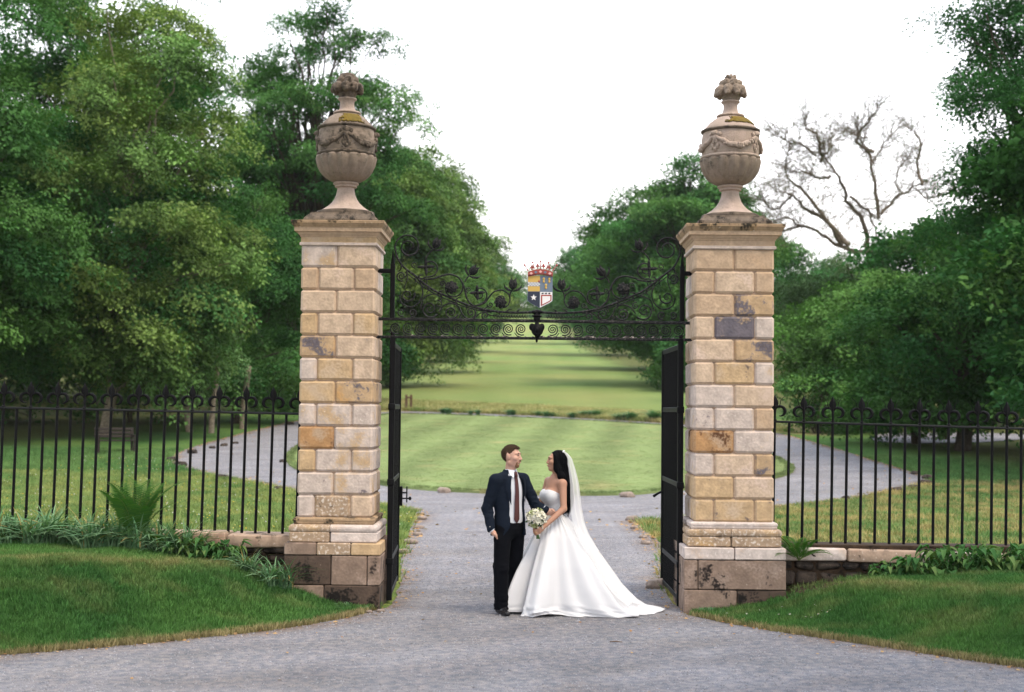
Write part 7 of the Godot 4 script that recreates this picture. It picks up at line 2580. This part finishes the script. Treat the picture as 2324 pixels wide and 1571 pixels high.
	# the skirt with its train, pleated into the waist
	var right := [Vector2(0.0, 1.115), Vector2(0.02, 1.09), Vector2(0.07, 0.935), Vector2(0.144, 0.815), Vector2(0.322, 0.650), Vector2(0.525, 0.518), Vector2(0.757, 0.385), Vector2(0.92, 0.235), Vector2(1.043, 0.110), Vector2(1.095, 0.088)]
	var left := [Vector2(0.0, 0.538), Vector2(0.2, 0.478), Vector2(0.453, 0.388), Vector2(0.777, 0.245), Vector2(0.95, 0.165), Vector2(1.06, 0.112), Vector2(1.095, 0.104)]
	var front := [Vector2(0.0, 0.50), Vector2(0.25, 0.44), Vector2(0.5, 0.365), Vector2(0.8, 0.25), Vector2(1.0, 0.145), Vector2(1.095, 0.106)]
	var back := [Vector2(0.0, 0.62), Vector2(0.25, 0.50), Vector2(0.5, 0.40), Vector2(0.8, 0.26), Vector2(1.0, 0.145), Vector2(1.095, 0.104)]
	var fold := func(th: float, y: float) -> float:
		var low := smoothstep(1.06, 0.1, y)
		var s := 0.040 * sin(th * 7.0 + 0.9 + 0.5 * sin(y * 2.2)) + 0.016 * sin(th * 14.0 + 2.6) + 0.05 * wob.get_noise_2d(th * 3.0, y * 11.0) * smoothstep(0.16, 0.0, y) + 0.026 * sin(th * 12.0 + 2.1 - 0.6 * y) + 0.012 * sin(th * 23.0 + 1.3)
		s += 0.055 * exp(-pow((th - 1.82) / 0.10, 2.0)) - 0.05 * exp(-pow((th - 1.58) / 0.13, 2.0)) + 0.05 * exp(-pow((th - 0.86) / 0.10, 2.0)) + 0.05 * exp(-pow((th - 2.55) / 0.08, 2.0)) - 0.05 * exp(-pow((th - 2.36) / 0.10, 2.0))
		return s * low * 1.5 + 0.010 * sin(th * 34.0) * smoothstep(0.75, 1.06, y) * smoothstep(1.12, 1.06, y)
	var sk := MB.new()
	sk.grid(220, 56, func(u, v):
		var th: float = u * TAU - PI * 0.5
		var y := lerpf(0.004, 1.092, pow(v, 1.15))
		var c := cos(th)
		var s := sin(th)
		var ex := 2.0 / 2.35
		var cx := signf(c) * pow(absf(c), ex)
		var cz := signf(s) * pow(absf(s), ex)
		var a := line_at(right if c > 0 else left, y)
		var b := line_at(front if s > 0 else back, y)
		var k: float = 1.0 + fold.call(fposmod(th, TAU), y) / maxf(0.25, Vector2(a * cx, b * cz).length()) * 0.9
		var p := Vector3(a * cx * k - 0.003, y, b * cz * k)
		# the hem touches the ground in places and lifts between
		p.y += 0.028 * maxf(0.0, sin(th * 7.0 + 2.4)) * smoothstep(0.10, 0.0, y)
		if p.x > 0.55:
			p.y *= lerpf(1.0, 0.9, smoothstep(0.55, 0.9, p.x))
		return p)
	for t in range(0, sk.idx.size(), 3):  # angle runs the other way round: turn the faces outwards
		var w: int = sk.idx[t + 1]
		sk.idx[t + 1] = sk.idx[t + 2]
		sk.idx[t + 2] = w
	part("skirt", sk.mesh(), M.satin, o)
	# hair: smooth crown, long fall down the back, a lock before the shoulder
	f = Field.new(Vector3(-0.11, 1.0, -0.16), Vector3(0.25, 1.78, 0.20), 0.008)
	f.ell(head + hb * Vector3(0, 0.026, -0.026), Vector3(0.086, 0.094, 0.098), hb, 0.02)
	f.cap(head + hb * Vector3(0, 0.01, -0.055), Vector3(0.105, 1.46, 0.02), 0.085, 0.074, 0.03)
	f.cap(Vector3(0.105, 1.46, 0.02), Vector3(0.142, 1.27, 0.035), 0.074, 0.056, 0.03)
	f.cap(Vector3(0.142, 1.27, 0.035), Vector3(0.140, 1.15, 0.05), 0.056, 0.040, 0.03)
	f.cap(Vector3(0.140, 1.15, 0.05), Vector3(0.112, 1.06, 0.07), 0.040, 0.010, 0.02)
	f.cap(head + hb * Vector3(0.066, 0.03, 0.022), head + hb * Vector3(0.078, -0.085, 0.0), 0.030, 0.034, 0.03)
	f.cap(head + hb * Vector3(0.078, -0.085, 0.0), Vector3(0.068, 1.46, 0.105), 0.034, 0.036, 0.03)
	f.cap(Vector3(0.068, 1.46, 0.105), Vector3(0.132, 1.36, 0.085), 0.036, 0.04, 0.03)
	f.cap(head + hb * Vector3(-0.066, 0.03, 0.022), head + hb * Vector3(-0.074, -0.10, -0.01), 0.028, 0.03, 0.03)
	f.carve(Vector3(-0.11, 1.0, -0.16), Vector3(0.25, 1.78, 0.20), func(p):
		var q: Vector3 = hb.inverse() * (p - head)
		if q.y < -0.15:
			return -1.0
		# the face stays free between the partings
		return minf(q.z - 0.045 + 0.35 * maxf(0.0, absf(q.x) - 0.05), 0.075 - q.y + 0.3 * q.z * 0.0 + (0.0 if absf(q.x) < 0.09 else -1.0)))
	var hm := MB.new()
	f.mesh_into(hm)
	for i in hm.v.size():
		var p := hm.v[i]
		hm.v[i] += Vector3(1, 0, 1) * (wob.get_noise_3d(p.x * 30, p.y * 4, p.z * 30) * 0.007 + 0.012 * wob.get_noise_3d(p.x * 5, p.y * 8, p.z * 5) * smoothstep(1.4, 1.1, p.y))
	part("hair", hm.mesh(), M.hair_black, o)
	var locks := MB.new()   # long strands lying over the mass, a few loose at the ends
	for k in 70:
		var a := rng.randf() * TAU
		var w := Vector3(cos(a), 0, sin(a))
		var loose := rng.randf_range(0.9, 1.25)
		locks.tube([Vector3(0.070, 1.60, 0.01) + w * 0.083, Vector3(0.105, 1.46, 0.02) + w * 0.076, Vector3(0.142, 1.27, 0.035) + w * 0.060 * loose, Vector3(0.140, 1.15, 0.05) + w * 0.046 * loose, Vector3(0.118, 1.06 + rng.randf_range(-0.05, 0.05), 0.068) + w * 0.026 * loose], [0.002, 0.004, 0.005, 0.004, 0.001], 5)
	part("hair_strands", locks.mesh(), M.hair_black, o).set_meta("kind", "stuff")
	# veil from the crown, falling behind over the train
	var vo := [Vector2(0.10, 0.93), Vector2(0.2, 0.80), Vector2(0.30, 0.71), Vector2(0.42, 0.62), Vector2(0.55, 0.535), Vector2(0.72, 0.432), Vector2(0.827, 0.365), Vector2(0.95, 0.315), Vector2(1.1, 0.282), Vector2(1.386, 0.248), Vector2(1.55, 0.215), Vector2(1.65, 0.186), Vector2(1.70, 0.150), Vector2(1.735, 0.100)]
	var vw := [Vector2(0.30, 0.34), Vector2(0.72, 0.27), Vector2(1.1, 0.17), Vector2(1.5, 0.12), Vector2(1.68, 0.085), Vector2(1.735, 0.05)]
	var ve := MB.new()
	ve.grid(46, 60, func(u, v):
		var y := lerpf(0.10 + 0.04 * sin(u * 9.0), 1.735, v)
		var ph: float = (u - 0.5) * 2.0 * 1.35
		var x := line_at(vo, y) - (1.0 - cos(ph)) * line_at([Vector2(0.3, 0.16), Vector2(1.1, 0.13), Vector2(1.6, 0.085), Vector2(1.735, 0.03)], y)
		var rip := 0.016 * sin(ph * 11.0 + y * 1.5) * smoothstep(1.72, 1.3, y)
		return Vector3(x + rip, y, -sin(ph) * line_at(vw, y) + 0.02 + rip * 0.5))
	part("veil", ve.mesh(), M.veil, o)
	var comb := MB.new()
	comb.tube([Vector3(0.085, 1.728, -0.04), Vector3(0.098, 1.735, 0.015), Vector3(0.085, 1.726, 0.065)], [0.008, 0.011, 0.008], 8)
	part("veil_comb", comb.mesh(), M.satin, o)
	_bouquet(base + Vector3(-0.205, 1.025, 0.325), base + grip)


func _bouquet(c: Vector3, grip: Vector3) -> void:
	rng.seed = 5
	var o := thing("bouquet", "bouquet of white flowers and greenery held in the bride's hands", "bouquet", c)
	var stem := MB.new()
	for k in 9:
		var a := k * TAU / 9
		var top := Vector3(cos(a) * 0.05, -0.02, sin(a) * 0.05)
		var mid := grip - c + Vector3(cos(a) * 0.010, 0.0, sin(a) * 0.010)
		var low := grip - c + Vector3(0.018 + cos(a + 2) * 0.018, -0.10, 0.008 + sin(a + 2) * 0.016)
		stem.tube([top, top.lerp(mid, 0.6), mid, low], [0.004, 0.0042, 0.004, 0.004], 6)
	part("stems", stem.mesh(), M.bouquet_leaf, o)
	var petal := func(mb: MB, at: Vector3, bs: Basis, L: float, W: float, cup: float):
		mb.grid(4, 5, func(u, v):
			var w: float = W * sin(PI * (0.12 + 0.76 * v)) * (u - 0.5) * 2.0
			return at + bs * Vector3(w, L * (v - cup * v * v * 0.4), L * cup * v * v * 0.7 + w * w * 8.0))
	for k in 17:
		var d := Vector3(rng.randfn(), rng.randfn() * 0.8 + 0.35, absf(rng.randfn()) * 0.9 + 0.1).normalized()
		if k % 4 == 0:
			d.z *= -1.0
		var at := d * Vector3(0.092, 0.082, 0.075)
		var bs := Basis(Quaternion(Vector3.BACK, d)) if absf(d.z + 1.0) > 0.01 else Basis.IDENTITY
		var mb := MB.new()
		var n := 6
		var L := rng.randf_range(0.032, 0.050)
		for ring in 2:
			for q in n:
				var pb := bs * Basis(Vector3.BACK, q * TAU / n + ring * 0.5) * Basis(Vector3.RIGHT, 0.25 + 0.65 * ring)
				petal.call(mb, at, pb, L * (1.0 - 0.25 * ring), L * 0.36, -0.35)
		mb.ball(at + d * 0.010, Vector3(0.008, 0.008, 0.008), 7, 5)
		part("white_flower", mb.mesh(), M.petal if k % 5 else M.petal_green, o)
	for k in 34:
		var d := Vector3(rng.randfn(), rng.randfn() * 0.8, absf(rng.randfn())).normalized()
		var mb := MB.new()
		mb.ball(d * Vector3(0.110, 0.092, 0.085) * rng.randf_range(0.9, 1.06) + Vector3(0.02, -0.02, 0), Vector3.ONE * rng.randf_range(0.006, 0.010), 7, 5)
		part("small_blossom", mb.mesh(), M.petal, o)
	for k in 20:
		var d := Vector3(rng.randfn(), rng.randfn() - 0.15, rng.randfn() * 0.8 + 0.2).normalized()
		var mb := MB.new()
		petal.call(mb, d * 0.05, Basis(Quaternion(Vector3.UP, d)), rng.randf_range(0.06, 0.085), 0.014, 0.3)
		part("leaf", mb.mesh(), M.bouquet_leaf, o)
